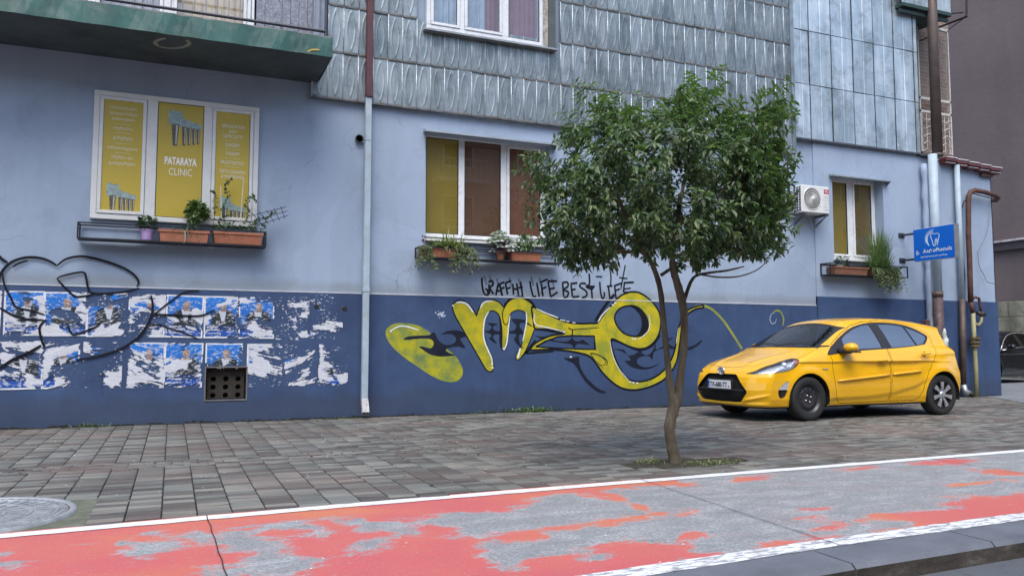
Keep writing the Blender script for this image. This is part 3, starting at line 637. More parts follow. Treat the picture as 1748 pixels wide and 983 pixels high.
def implants(x, z, s):   # x,z of the top left; five crowns on screws, printed flat
    a = MB(); c = MB(); d = MB(); Y = 11.4965 if -.27 < x < .3 else YF
    for i, (dx, wd, h0, h1) in enumerate(((.0, .19, .0, .21), (.155, .12, .12, .235), (.225, .115, .145, .245), (.295, .105, .165, .25), (.36, .09, .18, .26))):
        cx = x + (dx + wd / 2) * s; t = z - h0 * s; bt = z - h1 * s; w2 = wd / 2 * s
        if i == 0: P = [(-1, .2), (-.9, .85), (-.4, 1.), (0, .82), (.5, .95), (1, .75), (1, .1), (.6, -.1), (-.6, -.1)]
        else: P = [(-1, .3), (-.6, .9), (0, 1.), (.6, .9), (1, .3), (.7, -.1), (-.7, -.1)]
        a.poly(spline([(cx + p * w2, bt + q * (t - bt)) for p, q in P], True, 3), lambda q, r_, Y=Y, i=i: (q, Y + .0002 * i, r_))
        e = z - (.53 - .012 * i) * s; k = .55
        c.poly([(cx - w2 * k, bt - .001), (cx + w2 * k, bt - .001), (cx + w2 * k * .55, e), (cx - w2 * k * .55, e)], lambda q, r_, Y=Y: (q, Y - .0004, r_))
        d.poly([(cx + w2 * .12, bt - .012), (cx + w2 * .36, bt - .012), (cx + w2 * .22, e + .02), (cx + w2 * .06, e + .02)], lambda q, r_, Y=Y: (q, Y - .0008, r_))
    a.build('tooth_print', M_tooth, W1); c.build('screw_print', M_tooth2, W1); d.build('screw_shine_print', M_tooth3, W1)
implants(-.135, 4.19, .93); implants(-.845, 3.135, .78); implants(.53, 3.06, .78)
# first-floor windows with blinds
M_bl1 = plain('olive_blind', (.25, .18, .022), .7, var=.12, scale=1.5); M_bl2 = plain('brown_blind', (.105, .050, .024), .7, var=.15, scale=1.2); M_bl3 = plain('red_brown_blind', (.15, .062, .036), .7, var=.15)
YR = 11.72
p = lambda px, py: onY(px, py, YR)
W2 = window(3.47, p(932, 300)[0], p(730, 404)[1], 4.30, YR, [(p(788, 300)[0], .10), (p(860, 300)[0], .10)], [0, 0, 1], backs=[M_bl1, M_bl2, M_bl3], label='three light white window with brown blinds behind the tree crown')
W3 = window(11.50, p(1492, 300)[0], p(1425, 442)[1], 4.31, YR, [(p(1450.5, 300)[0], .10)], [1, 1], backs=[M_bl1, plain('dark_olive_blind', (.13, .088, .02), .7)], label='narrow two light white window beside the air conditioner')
for mt_, e_ in ((M_bl1, .05), (M_bl2, .05), (M_bl3, .05), (_MATS['dark_olive_blind'], .08)):   # weak glow added to the blinds to brighten dark panes, no lamps behind
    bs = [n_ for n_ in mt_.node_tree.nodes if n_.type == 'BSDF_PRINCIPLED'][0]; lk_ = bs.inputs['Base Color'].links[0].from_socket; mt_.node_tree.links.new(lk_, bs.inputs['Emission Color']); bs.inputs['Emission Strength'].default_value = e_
# metal hoods
M_hood = plain('grey_hood_tin', (.40, .43, .46), .4, .5, .12, 5, .2, 40); M_tin = plain('dark_tin', (.10, .11, .13), .5, .3)
for (x0, x1, z) in ((3.42, 5.62, 4.275), (11.44, 12.92, 4.275)):
    m = MB(); V = [(x0, YW, z + .045), (x1, YW, z + .045), (x1, YW - .15, z + .0), (x0, YW - .15, z + .0)]
    m.add(V + [(a, b_, c - .006) for a, b_, c in V] + [(x0, YW - .15, z - .03), (x1, YW - .15, z - .03)], [(0, 1, 2, 3), (7, 6, 5, 4), (3, 2, 9, 8)])
    m.add([(x0, YW, z + .045), (x0, YW - .15, z), (x0, YW - .15, z - .03), (x0, YW, z - .01)], [(0, 1, 2, 3)]); m.add([(x1, YW, z + .045), (x1, YW - .15, z), (x1, YW - .15, z - .03), (x1, YW, z - .14)], [(0, 1, 2, 3)])
    m.build('window_hood', M_hood, BLD)
m = MB(); m.box(3.45, 5.56, 11.46, 11.79, 2.60, 2.635); m.build('window_sill', M_pvcold, BLD)
m = MB(); m.box(11.49, 12.82, 11.46, 11.79, 2.645, 2.675); m.build('window_sill', M_pvcold, BLD)
# upper window with curtains
def curtain(x0, x1, z0, z1, Y, amp, nfold, mat, W):
    n = 160; V = []; 
    for i in range(n + 1):
        t = i / n; xx = x0 + (x1 - x0) * t; yy = Y + amp * math.sin(t * nfold * 6.283 + math.sin(t * 9) * 1.5) * (.6 + .4 * math.sin(t * 23))
        V += [(xx, yy, z0), (xx + .01 * math.sin(t * 40), yy * 1, z1)]
    o = mk('curtain', V, [(2 * i, 2 * i + 2, 2 * i + 3, 2 * i + 1) for i in range(n)], mat, W, True); return o
WU = window(3.425, 5.375, 5.845, 7.75, 11.41, [(3.995, .075), (4.72, .11)], [1, 1, 0], t=.06, mat=M_pvc, depth=.09, label='white upper window with grey and mauve curtains')
M_c1 = plain('sheer_curtain', (.36, .46, .58), .9, var=.15, bump=.2); M_c2 = plain('mauve_curtain', (.24, .125, .17), .9, var=.12, bump=.2); M_c3 = plain('beige_curtain', (.55, .45, .32), .9, var=.12); M_lace = plain('lace_curtain', (.36, .38, .43), .9, var=.35, scale=22)
curtain(3.45, 4.45, 5.8, 7.8, 11.62, .03, 13, M_c1, WU); curtain(4.42, 4.76, 5.8, 7.8, 11.66, .02, 5, M_c2, WU); curtain(4.72, 5.34, 5.8, 7.8, 11.62, .015, 6, M_c2, WU)
m = MB(); m.box(3.38, 5.62, 11.36, 11.47, 5.80, 5.828); m.build('window_sill', plain('sill_tin', (.30, .32, .34), .5, .4), BLD)
m = MB(); m.box(5.378, 5.47, 11.42, 11.5, 5.83, 7.8); m.build('reveal_foam', plain('old_foam', (.36, .34, .30), .95, var=.5, scale=14, bump=.8), BLD)
m = MB(); m.box(5.472, 5.60, 11.40, 11.5, 5.83, 7.8); m.build('window_shutter_strip', plain('slate_strip', (.07, .085, .09), .6), BLD)
# dark rooms behind the openings
M_room = plain('dim_room', (.05, .045, .04), .9)
m = MB()
for h in (H2, H3, HU, HB): m.box(h[0] - .1, h[1] + .1, 12.6, 12.62, h[2] - .1, h[3] + .1)
m.build('room_wall', M_room, BLD)
# ---- vent opening with a perforated block
m = MB(); x0, x1, z0, z1 = VENT[:4]; cx = [x0 + .10, (x0 + x1) / 2, x1 - .10]; cz = [z0 + .055, z0 + .165, z0 + .275]
Y = 11.66; bx = [x0 + .03, x1 - .03]
def holes_plate(mb, x0, x1, z0, z1, cx, cz, r, Y):
    nx, nz = len(cx), len(cz); ex = [x0] + [(a + c) / 2 for a, c in zip(cx, cx[1:])] + [x1]; ez = [z0] + [(a + c) / 2 for a, c in zip(cz, cz[1:])] + [z1]
    for i in range(nx):
        for j in range(nz):
            ring = [(cx[i] + r * math.cos(2 * math.pi * k / 16), cz[j] + r * math.sin(2 * math.pi * k / 16)) for k in range(16)]
            sq = []
            for k in range(16):
                a = 2 * math.pi * k / 16; dx, dz = math.cos(a), math.sin(a); tx = ((ex[i + 1] if dx > 0 else ex[i]) - cx[i]) / dx if abs(dx) > 1e-6 else 1e9; tz = ((ez[j + 1] if dz > 0 else ez[j]) - cz[j]) / dz if abs(dz) > 1e-6 else 1e9; t = min(tx, tz); sq.append((cx[i] + dx * t, cz[j] + dz * t))
            V = [(a, Y, c) for a, c in ring] + [(a, Y, c) for a, c in sq] + [(a, Y + .05, c) for a, c in ring]
            mb.add(V, [(k, (k + 1) % 16, 16 + (k + 1) % 16, 16 + k) for k in range(16)] + [(k, 32 + k, 32 + (k + 1) % 16, (k + 1) % 16) for k in range(16)])
            for c1 in ((ex[i], ez[j]), (ex[i + 1], ez[j]), (ex[i + 1], ez[j + 1]), (ex[i], ez[j + 1])):
                qs = sorted(range(16), key=lambda k: (sq[k][0] - c1[0]) ** 2 + (sq[k][1] - c1[1]) ** 2)[:2]; mb.add([(c1[0], Y, c1[1]), (*[sq[qs[0]][0]], Y, sq[qs[0]][1]), (sq[qs[1]][0], Y, sq[qs[1]][1])], [(0, 1, 2)])
holes_plate(m, x0 + .02, x1 - .02, z0 + .01, z0 + .33, cx, cz, .036, 11.63)
m.box(x0, x1, 11.625, 11.70, z0 + .33, z1, 0); VB = m.build('vent_block', plain('brown_clay_block', (.034, .028, .022), .9, bump=.5), BLD)
m = MB(); m.box(x0, x1, 11.74, 11.76, z0, z1); m.build('vent_back', M_room, BLD)
m = MB(); bars(m, x0 - .015, x1 + .015, z0 - .015, z1 + .01, 11.522, 11.545, .016, 0); m.build('vent_rim', plain('vent_rim_mortar', (.16, .15, .14), .9, bump=.6), BLD)
# ---- balcony
BAL = BLD
M_green = plain('green_fascia', (.014, .082, .068), .45, var=.35, scale=3, bump=.3, bscale=14, dirt=(.13, .18, .165), dirt_amt=.45)
M_soff = plain('dark_soffit', (.060, .078, .082), .75, var=.3, scale=2, bump=.4, dirt=(.10, .12, .12))
YB = 10.40
s = MB(); s.box(-4, 1.80, YB + .02, YW, 4.84, 5.04); SL = s.build('balcony_slab', M_soff, BLD)
m = MB(); n = 60; V = []; 
for i in range(n + 1):
    xx = -4 + (1.835 + 4) * i / n; V += [(xx, YB + .006 * math.sin(i * 1.3), 4.81), (xx, YB + .012 + .008 * math.sin(i * .9), 5.075 + .008 * math.sin(i * 2.1) + rnd.uniform(-.004, .004)), (xx, YB + .08, 5.085)]
m.add(V, [(3 * i, 3 * i + 3, 3 * i + 4, 3 * i + 1) for i in range(n)] + [(3 * i + 1, 3 * i + 4, 3 * i + 5, 3 * i + 2) for i in range(n)])
m.add([(1.835, YB, 4.81), (1.835, 11.5, 4.81), (1.835, 11.5, 5.08), (1.835, YB, 5.08)], [(0, 1, 2, 3)]); m.build('fascia', M_green, SL)
m = MB(); m.add([(-4, YB, 4.808), (1.835, YB, 4.808), (1.80, YW, 4.808), (-4, YW, 4.808)], [(0, 1, 2, 3)]); m.build('soffit', M_soff, SL)
m = MB(); m.box(-4, 1.83, YB + .02, YW, 5.055, 5.09); m.build('balcony_floor', M_conc, SL)
m = MB(); ringp = [(onZ(294 + 29 * math.cos(a), 74 + 9 * math.sin(a), 4.806)) for a in np.linspace(-.6, 4.3, 30)]
m.ribbon(ringp, .05, lambda a, c: (a, c, 4.8062)); m.build('stain', plain('lime_stain', (.30, .31, .26), .9, var=.3, scale=20), SL)
m = MB(); m.ribbon(spline(zoomY([(1010, 488), (1050, 468), (1120, 468)], 340, 0, 5.46, YB)), .022, lambda a, c: (a, YB - .008, c), .6); m.build('stain', plain('ochre_scrape', (.50, .34, .08), .8), SL)
M_rail = plain('dark_rail_iron', (.045, .05, .065), .45, .4, bump=.1)
m = MB(); m.tube([(-4, YB + .10, 5.16), (1.76, YB + .10, 5.18)], .022, 8); m.tube([(-4, YB + .10, 6.1), (1.76, YB + .10, 6.1)], .022, 8); RL = m.build('railing', M_rail, BLD)
m = MB(); m.tube([(1.76, YB + .10, 5.08), (1.76, YB + .10, 6.1)], .022, 8); m.build('rail_post', M_rail, RL)
x = 1.62
while x > -3:
    m = MB(); m.box(x - .007, x + .007, YB + .093, YB + .107, 5.18, 6.09); m.build('baluster', plain('grey_baluster', (.20, .21, .24), .5, .3), RL); x -= .135
WB = window(-1.15, .93, 5.2, 7.55, 11.48, [(-.18, .12)], [1, 1], t=.10, mat=M_pvc, label='white balcony window with beige curtains'); curtain(-1.1, -.2, 5.1, 7.6, 11.66, .02, 6, M_lace, WB); curtain(-.2, .85, 5.1, 7.6, 11.66, .02, 7, M_c3, WB)
for i in range(7):
    m = MB(); m.box(.955 + i * .117, .955 + i * .117 + .112, 11.47 + .004 * (i % 2), 11.55, 5.06, 7.8); m.build('plank', plain('patterned_panel', (.22, .24, .29), .8, var=.45, scale=26, bump=.3), BLD)
m = MB(); m.box(1.72, 1.80, 11.30, 11.46, 5.08, 7.5); m.box(1.80, 1.90, 11.36, 11.46, 5.08, 7.5); m.build('corner_post', plain('grey_post', (.22, .25, .31), .6, .2), BLD)
# ---- enclosure with grilles right of the cladding, annex roof edge
def P3(px, py, Y): a = onY(px, py, Y); return (a[0], Y, a[1])
M_brick = NB('faded_brick'); b = M_brick; bt = b.n('ShaderNodeTexBrick'); 
mp = b.n('ShaderNodeMapping'); cmb = b.n('ShaderNodeCombineXYZ'); X_, Y_, Z_ = b.sep(b.pos()); b.l(X_, cmb.inputs[0]); b.l(Z_, cmb.inputs[1]); b.l(cmb.outputs[0], bt.inputs['Vector'])
bt.inputs['Scale'].default_value = 1; bt.inputs['Brick Width'].default_value = .25; bt.inputs['Row Height'].default_value = .08; bt.inputs['Mortar Size'].default_value = .008
bt.inputs['Color1'].default_value = (.20, .13, .105, 1); bt.inputs['Color2'].default_value = (.27, .20, .17, 1); bt.inputs['Mortar'].default_value = (.30, .28, .26, 1); b.col(bt.outputs[0]); b.rough(.9); b.bump(bt.outputs[1], -.5, .01)
YG = 12.1
m = MB(); a0 = P3(1567, 40, YG); a1 = P3(1618, 40, YG); m.box(a0[0], a1[0], YG, YG + .1, 4.9, 9.0); m.build('brick_panel', b.m, BLD)
M_gril = plain('cream_grille', (.55, .53, .48), .6, .1, var=.2, scale=20)
GR = MB(); zA, zB, zC, zD, zE = onY(1600, 50, YG - .15)[1], onY(1600, 172, YG - .15)[1], onY(1600, 194, YG - .15)[1], onY(1600, 262, YG - .15)[1], 0
xg0, xg1 = onY(1566, 100, YG - .15)[0], onY(1619, 100, YG - .15)[0]
for z in (zA, zB, zC): GR.box(xg0, xg1, YG - .17, YG - .13, z - .025, z + .025)
GR.box(xg1 - .03, xg1, YG - .17, YG - .13, zD, zA); GR.box(xg0, xg0 + .03, YG - .17, YG - .13, zD, zA); G0 = GR.build('window_grille', M_gril, BLD)
m = MB(); nn = 7
for i in range(nn):
    xx = xg0 + (xg1 - xg0) * (i + .5) / nn; m.tube([(xx, YG - .15, zC), (xx, YG - .15, zD)], .010, 5)
for j in range(5):
    z = zC + (zD - zC) * (j + 1) / 5.2; pts = [(xg0 + (xg1 - xg0) * t / 20, YG - .15 - .01, z + .03 * math.sin(t * 1.1 + j)) for t in range(21)]; m.tube(pts, .011, 5)
m.build('grille_bar', M_gril, G0)['kind'] = 'stuff'
m = MB()
for i in range(16):
    xx = xg0 + (xg1 - xg0) * (i + .5) / 16; m.box(xx - .004, xx + .004, YG - .14, YG - .136, zB, zA)
for j in range(28):
    z = zB + (zA - zB) * (j + .5) / 28; m.box(xg0, xg1, YG - .135, YG - .131, z - .004, z + .004)
m.build('mesh_screen', plain('rusty_mesh', (.22, .19, .17), .7), G0)['kind'] = 'stuff'
# corrugated balcony at the top right with its iron brackets
m = MB(); x0 = onY(1540, 10, 11.3)[0]; x1 = onY(1622, 20, 11.3)[0]; zb = onY(1600, 18, 11.3)[1]; nn = 46; V = []
for i in range(nn * 4 + 1):
    t = i / (nn * 4); xx = x0 + (x1 - x0) * t; yy = 11.3 + .018 * math.sin(i * math.pi / 2); V += [(xx, yy, zb), (xx, yy, zb + 1.2)]
m.add(V, [(2 * i, 2 * i + 2, 2 * i + 3, 2 * i + 1) for i in range(nn * 4)]); m.add([(x1, 11.3, zb), (x1, 12.2, zb), (x1, 12.2, zb + 1.2), (x1, 11.3, zb + 1.2)], [(0, 1, 2, 3)]); CB = m.build('corrugated_screen', M_clad2, BLD)
m = MB(); m.box(x0, x1 + .02, 11.28, 12.3, zb - .07, zb); m.box(x0, x1, 11.35, 11.40, zb - .17, zb - .1); m.build('screen_ledge', plain('green_black_ledge', (.02, .045, .04), .6), CB)
m = MB(); k0 = P3(1553, 30, 11.6); k1 = P3(1652, 30, 10.7); k2 = P3(1652, -40, 10.7); k3 = P3(1600, 45, 11.6)
m.tube([P3(1600, 48, 12), P3(1650, 29, 11.0)], .022, 6); m.tube([P3(1650, 29, 11.0), P3(1651, -60, 11.0)], .024, 6); m.tube([P3(1610, 25, 11.9), P3(1644, 22, 11.2)], .014, 6); m.tube([P3(1618, 52, 12), P3(1645, 32, 11.0)], .01, 6)
m.tube([P3(1566, 72, 12.0), P3(1590, 62, 11.8)], .014, 5); m.build('iron_bracket', plain('black_iron', (.025, .023, .025), .6, .3), BLD)
# annex roof edge: five dark red clay coloured pieces with pale ridge
M_roofr = plain('wine_red_tile', (.13, .035, .04), .5, bump=.3); M_roofw = plain('lime_ridge', (.55, .53, .54), .7, bump=.4)
xa = 14.42; L = .335
for i in range(5):
    xx = xa + i * L; z = 4.855 - i * .022; m = MB(); m.box(xx + .004, xx + L - .004, YW - .20, YW + .4, z - .05, z + .02, .006); m.box(xx + .004, xx + L - .012, YW - .16, YW + .3, z - .105, z - .055, .005)
    T_ = m.build('roof_tile', M_roofr, BLD); m = MB(); m.tube([(xx + .01, YW - .205, z + .022), (xx + L - .02, YW - .205, z + .018)], .013, 6); m.box(xx + .03, xx + L - .02, YW - .172, YW - .162, z - .085, z - .070); m.build('ridge_mortar', M_roofw, T_)
m = MB(); m.add([(13.9, YW - .05, 4.84), (16.0, YW - .05, 4.76), (16.0, 19, 4.9), (13.9, 19, 5.0)], [(0, 1, 2, 3)]); m.box(15.6, 15.93, YW - .1, YW + .3, 4.60, 4.74); m.build('annex_roof', plain('old_roof_sheet', (.10, .06, .055), .7), BLD)
m = MB(); m.box(13.80, 14.35, YW - .12, YW + .05, 4.87, 4.91); m.build('ledge_plate', M_tin, BLD)
# ================================================================== background: brown building, low wall
M_brown = NB('brown_render'); b = M_brown
col = b.ramp(b.noise(.35, 6, .6), [(.3, (.125, .095, .098)), (.7, (.165, .130, .130))]); col = b.mix(b.ramp(b.noise(.8, 6, .7, b.pos((1, 1, .3))), [(.5, 0.), (.7, .35)]), col, (.09, .075, .078)); b.col(col); b.rough(.9); b.bump(b.noise(6, 6, .7), .5, .03); M_brown = b.m
BB = thing('brown_building', (26, 20, 0), 'tall windowless brown building behind the parked black car', 'building')
m = MB(); m.box(26, 40, 10, 40, 2.45, 26); m.build('wall', M_brown, BB)
m = MB(); zl = onY(1720, 418, 17.3)[1]; m.box(25.80, 26, 10, 40, 4.55, 4.62, .01); m.build('ledge', plain('pale_flashing', (.45, .42, .42), .6, var=.35, scale=4), BB)
m = MB(); m.box(25.86, 26, 10, 40, 4.28, 4.55); m.build('ledge', plain('dark_band', (.055, .045, .05), .8), BB)
b = NB('mossy_block_wall'); X_, Y_, Z_ = b.sep(b.pos()); col = b.ramp(b.noise(1.1, 7, .68), [(.32, (.12, .115, .085)), (.52, (.24, .23, .17)), (.70, (.36, .35, .27))])
col = b.mix(b.math('MULTIPLY', b.ramp(b.noise(.9, 6, .7, b.pos((1, 4, .3))), [(.5, 0.), (.68, 1.)]), .6), col, (.075, .08, .05)); b.col(col); b.rough(.92); b.bump(b.noise(9, 6, .7), .6, .03)
LW = thing('retaining_wall', (25.2, 20, 0), 'low pale stained block wall with moss below the brown building', 'wall'); 
for r_ in range(5):
    for k in range(24):
        y0 = 9 + k * 1.1 + (.55 if r_ % 2 else 0); m = MB(); m.box(25.2 - rnd.random() * .012, 25.9, y0 + .008, y0 + 1.092, r_ * .5 + .006, r_ * .5 + .494, .012)
        if in_view(25.3, y0 + .5, r_ * .5 + .25, 60): m.build('block', b.m, LW)
m = MB(); m.box(25.23, 25.95, 8, 37, 0, 2.5); m.build('core', plain('block_mortar', (.10, .10, .08), .95), LW)
# ================================================================== pipes
M_pwhite = plain('bluish_white_pipe_paint', (.36, .45, .52), .5, var=.12, scale=4, dirt=(.34, .32, .27), dirt_amt=.4)
M_pred = plain('wine_red_pipe', (.085, .030, .035), .5, .1, .2, 5)
M_pbrown = plain('brown_pipe_paint', (.085, .062, .055), .55, .1, .25, 3, .3, 40, dirt=(.20, .10, .055), dirt_amt=.5)
M_black = plain('black_rubber', (.012, .012, .013), .7)
M_steel = plain('dull_steel', (.35, .36, .37), .4, .7)
DP = thing('downpipe', (2.555, 11.43, 0), 'square downpipe, wine red above and bluish white below, left of the middle window', 'downpipe')
m = MB(); m.box(2.505, 2.60, 11.375, 11.465, 4.66, 9, .006); m.build('upper_pipe', M_pred, DP)
m = MB(); m.box(2.508, 2.597, 11.40, 11.49, .26, 4.665, .006); m.build('lower_pipe', M_pwhite, DP)
m = MB(); m.box(2.5, 2.605, 11.393, 11.497, 1.80, 1.86, .003); m.box(2.5, 2.605, 11.393, 11.497, 4.02, 4.03, .0); m.build('collar', M_pwhite, DP)
m = MB(); V = [(2.508, 11.40, .27), (2.597, 11.40, .27), (2.597, 11.49, .27), (2.508, 11.49, .27), (2.497, 11.30, .09), (2.597, 11.30, .09), (2.597, 11.36, .04), (2.497, 11.36, .04)]
m.add(V, [(0, 1, 5, 4), (1, 2, 6, 5), (2, 3, 7, 6), (3, 0, 4, 7)]); m.build('outlet_shoe', plain('chipped_shoe_paint', (.42, .42, .44), .6, var=.4, scale=18, dirt=(.12, .04, .05), dirt_amt=.7), DP)
def pipe(name, label, cat, segs, loc, parts=None):
    T_ = thing(name, loc, label, cat)
    for pname, pts, r, mat, n in segs:
        m = MB(); m.tube(pts, r, n); m.build(pname, mat, T_, True)
    return T_
Xb = onY(1594, 100, 11.28)[0]; Xb2 = onY(1597, 400, 11.28)[0]
BP = pipe('standpipe', 'thickest pipe, brown above, white in the middle, brown at the foot, behind the clinic sign', 'pipe', [
    ('upper_pipe', [(Xb, 11.28, 4.85), (Xb, 11.28, 10)], .098, M_pbrown, 20), ('middle_pipe', [(Xb2, 11.28, 2.0), (Xb2, 11.28, 4.86)], .085, M_pwhite, 20),
    ('lower_pipe', [(Xb2, 11.28, 0), (Xb2, 11.28, 2.05)], .090, plain('brown_red_foot', (.09, .055, .055), .6, .1, .3, 6, dirt=(.22, .2, .2)), 20), ('collar', [(Xb2, 11.28, 2.0), (Xb2, 11.28, 2.10)], .098, M_pbrown, 20), ('collar', [(Xb, 11.28, 4.83), (Xb, 11.28, 4.89)], .108, M_pbrown, 20)], (Xb2, 11.28, 0))
Xl = onY(1582, 400, 11.42)[0]; pts = [(Xl + .012 * math.sin(i * 1.7), 11.42, .05 + i * .16) for i in range(30)]
pipe('flue_pipe', 'lumpy thin pipe painted in the wall colour beside the thick pipe', 'pipe', [('pipe', pts, [.062 + .010 * math.sin(i * 2.3) for i in range(30)], M_wall, 12)], (Xl, 11.42, 0))
Xd = onY(1638, 400, 11.42)[0]; Xd2 = onY(1642, 600, 11.42)[0]
pipe('downpipe', 'round downpipe, white above and dark brown below, behind the rear of the yellow car', 'downpipe', [('upper_pipe', [(Xd, 11.42, 1.98), (Xd, 11.42, 4.75)], .056, M_pwhite, 14), ('lower_pipe', [(Xd2, 11.42, .22), (Xd, 11.42, 1.99)], .058, M_pbrown, 14),
    ('outlet_shoe', [(Xd2, 11.42, .25), (Xd2 + .01, 11.40, .13), (Xd2 + .05, 11.32, .07)], .062, M_steel, 12), ('outlet_mouth', [(Xd2 + .045, 11.33, .08), (Xd2 + .10, 11.27, .05)], .055, M_black, 12)], (Xd2, 11.42, 0))
def Q(px, py, Y=11.36): a = onY(px, py, Y); return (a[0], Y, a[1])
M_rust = plain('rusty_brown_pipe', (.105, .050, .038), .7, .2, .35, 8, .4, 40, dirt=(.05, .03, .03), dirt_amt=.6); M_yel = plain('worn_yellow_gas_paint', (.34, .32, .17), .6, .1, .15, 6, .3, 40, dirt=(.20, .16, .08), dirt_amt=.5)
GP = thing('gas_pipe', Q(1665, 676)[:2] + (0,), 'bent gas pipe on the corner, rusty brown above and worn yellow below with a valve', 'gas pipe')
m = MB(); m.tube([Q(1657, 515), Q(1656, 480), Q(1655, 440), Q(1653, 400), Q(1653, 348), Q(1653, 336), Q(1657, 328), Q(1664, 325)], .052, 12); m.tube([Q(1664, 325), Q(1680, 328), Q(1697, 333), Q(1704, 337, 11.5), Q(1700, 342, 11.9), Q(1684, 341, 12.4)], .05, 12); m.build('upper_pipe', M_rust, GP, True)
m = MB(); m.tube([Q(1661, 532), Q(1663, 580), Q(1666, 630), Q(1667, 679)], .042, 12); m.tube([Q(1663, 552), Q(1670, 555), Q(1675, 549), Q(1675, 538)], .03, 10); m.build('lower_pipe', M_yel, GP, True)
m = MB(); m.tube([Q(1657, 515), Q(1661, 534)], .045, 12); m.tube([Q(1659, 512), Q(1664, 507), Q(1671, 509), Q(1673, 520), Q(1675, 536)], .028, 10); m.build('bypass_loop', M_rust, GP, True)
m = MB(); m.tube([Q(1669, 534), Q(1681, 537)], .045, 10); m.tube([Q(1674, 540, 11.28), Q(1679, 533, 11.22)], .035, 8); m.build('valve', plain('valve_iron', (.06, .05, .05), .6, .4), GP, True)
for py in (577, 584, 590):
    m = MB(); c = Q(1664, py); m.lathe([(0, -.018), (.105, -.018), (.105, .018), (0, .018)], c, 'z', 14); m.build('flange', plain('rusty_flange', (.14, .10, .05), .8, .2, .4, 20), GP)
m = MB()
for k in range(6):
    a = k * math.pi / 3; c = Q(1664, 577); e = Q(1664, 590); m.tube([(c[0] + .08 * math.cos(a), c[1] + .08 * math.sin(a), c[2] + .04), (c[0] + .08 * math.cos(a), c[1] + .08 * math.sin(a), e[2] - .03)], .011, 5)
m.build('flange_bolt', M_rust, GP)['kind'] = 'stuff'
m = MB(); m.tube([Q(1646, 577, 11.45), Q(1646, 545, 11.45), Q(1647, 470, 11.47), Q(1643, 430, 11.47)], .010, 5); m.tube([Q(1642, 355, 11.45), Q(1645, 345, 11.42), Q(1660, 330, 11.40), Q(1690, 338, 11.40)], .012, 5); tag(m.build('cable', M_black, None, origin=Q(1646, 577, 11.45)), 'black cable running down the wall between the white downpipe and the gas pipe', 'cable')
m = MB(); pts = spline([Q(1669, 430, 11.46), Q(1672, 455, 11.46), Q(1680, 470, 11.46), Q(1684, 480, 11.45), Q(1690, 483, 11.4), Q(1703, 484, 11.0)]); m.tube(pts, .007, 5); m.tube(spline([Q(1690, 360, 11.46), Q(1684, 400, 11.46), Q(1669, 430, 11.46)]), .006, 5); tag(m.build('cable', plain('grey_cable', (.20, .18, .17), .7), None, origin=Q(1684, 480, 11.46)), 'thin loose grey wire looping over the corner of the building', 'cable')
# wall tube ends and anchors
m = MB(); c = (2.44, 4.05); m.lathe([(.055, 0), (.062, -.06), (.05, -.06), (.048, .02)], (c[0], 11.55, c[1]), 'y', 16); o = m.build('drain_stub', plain('black_green_stub', (.03, .04, .04), .6), None, origin=(c[0], 11.5, c[1])); tag(o, 'short dark pipe stub sticking out of the wall beside the downpipe', 'pipe stub')
m = MB(); m.lathe([(0, .01), (.05, .01)], (c[0], 11.54, c[1]), 'y', 12); m.build('bore', M_black, o)
for px, py, lab in ((588, 527, 'small dark hole in the blue wall among paper scraps, nearer the downpipe'), (541, 523, 'small dark hole in the blue wall among paper scraps, nearer the portraits')):
    c = onY(px, py, 11.53); m = MB(); m.lathe([(0, -.005), (.026, -.006), (.036, -.002), (.042, .004)], (c[0], 11.53, c[1]), 'y', 12); tag(m.build('wall_hole', M_black, None, origin=(c[0], 11.53, c[1])), lab, 'hole')
# small boxes and a rag at the foot of the standpipe
m = MB(); c = onY(1583, 552, 11.45); m.box(c[0] - .10, c[0] + .06, 11.38, 11.5, c[1] - .18, c[1] + .07, .01); tag(m.build('junction_box', plain('red_brown_box', (.10, .055, .05), .7), None, origin=(c[0], 11.45, c[1])), 'small red brown box at the foot of the thick pipe, behind the car roof', 'box')
m = MB(); c = onY(1612, 580, 11.1); rs_ = random.Random(4); pts = []
for i in range(9): pts.append((c[0] + rs_.uniform(-.02, .03), 11.1 + rs_.uniform(-.02, .02), c[1] + .22 - i * .055))
m.tube(pts, [.015, .03, .045, .04, .06, .055, .07, .05, .02], 9); tag(m.build('plastic_bag', plain('crumpled_white_plastic', (.55, .58, .50), .4, var=.25, scale=20, bump=1., bscale=25), None, True, origin=(c[0], 11.1, c[1])), 'crumpled pale plastic bag tucked behind the thick pipe above the car', 'bag')
# ================================================================== air conditioner
AX0, AX1, AZ0, AZ1, AY = 10.48, 11.14, 3.46, 3.965, 11.22
AC = thing('air_conditioner', (10.8, 11.4, 3.45), 'white outdoor air conditioner unit with round fan grille and red badge', 'air conditioner')
M_acw = plain('ac_white', (.66, .68, .68), .4, var=.04, bump=.02, dirt=(.35, .33, .28), dirt_amt=.25)
m = MB(); m.box(AX0, AX1, AY, AY + .25, AZ0, AZ1, .012); m.build('casing', M_acw, AC)
fc = (AX0 + .25, AZ0 + .26); fr = .20
m = MB(); m.lathe([(fr + .012, -.001), (fr + .004, -.012), (fr - .006, -.004), (fr - .008, -.001)], (fc[0], AY, fc[1]), 'y', 40); m.build('grille_rim', M_acw, AC, True)
m = MB(); m.lathe([(0, -.002), (fr - .005, -.002)], (fc[0], AY, fc[1]), 'y', 40); m.build('fan_recess', plain('ac_dark', (.10, .10, .095), .6), AC)
m = MB()
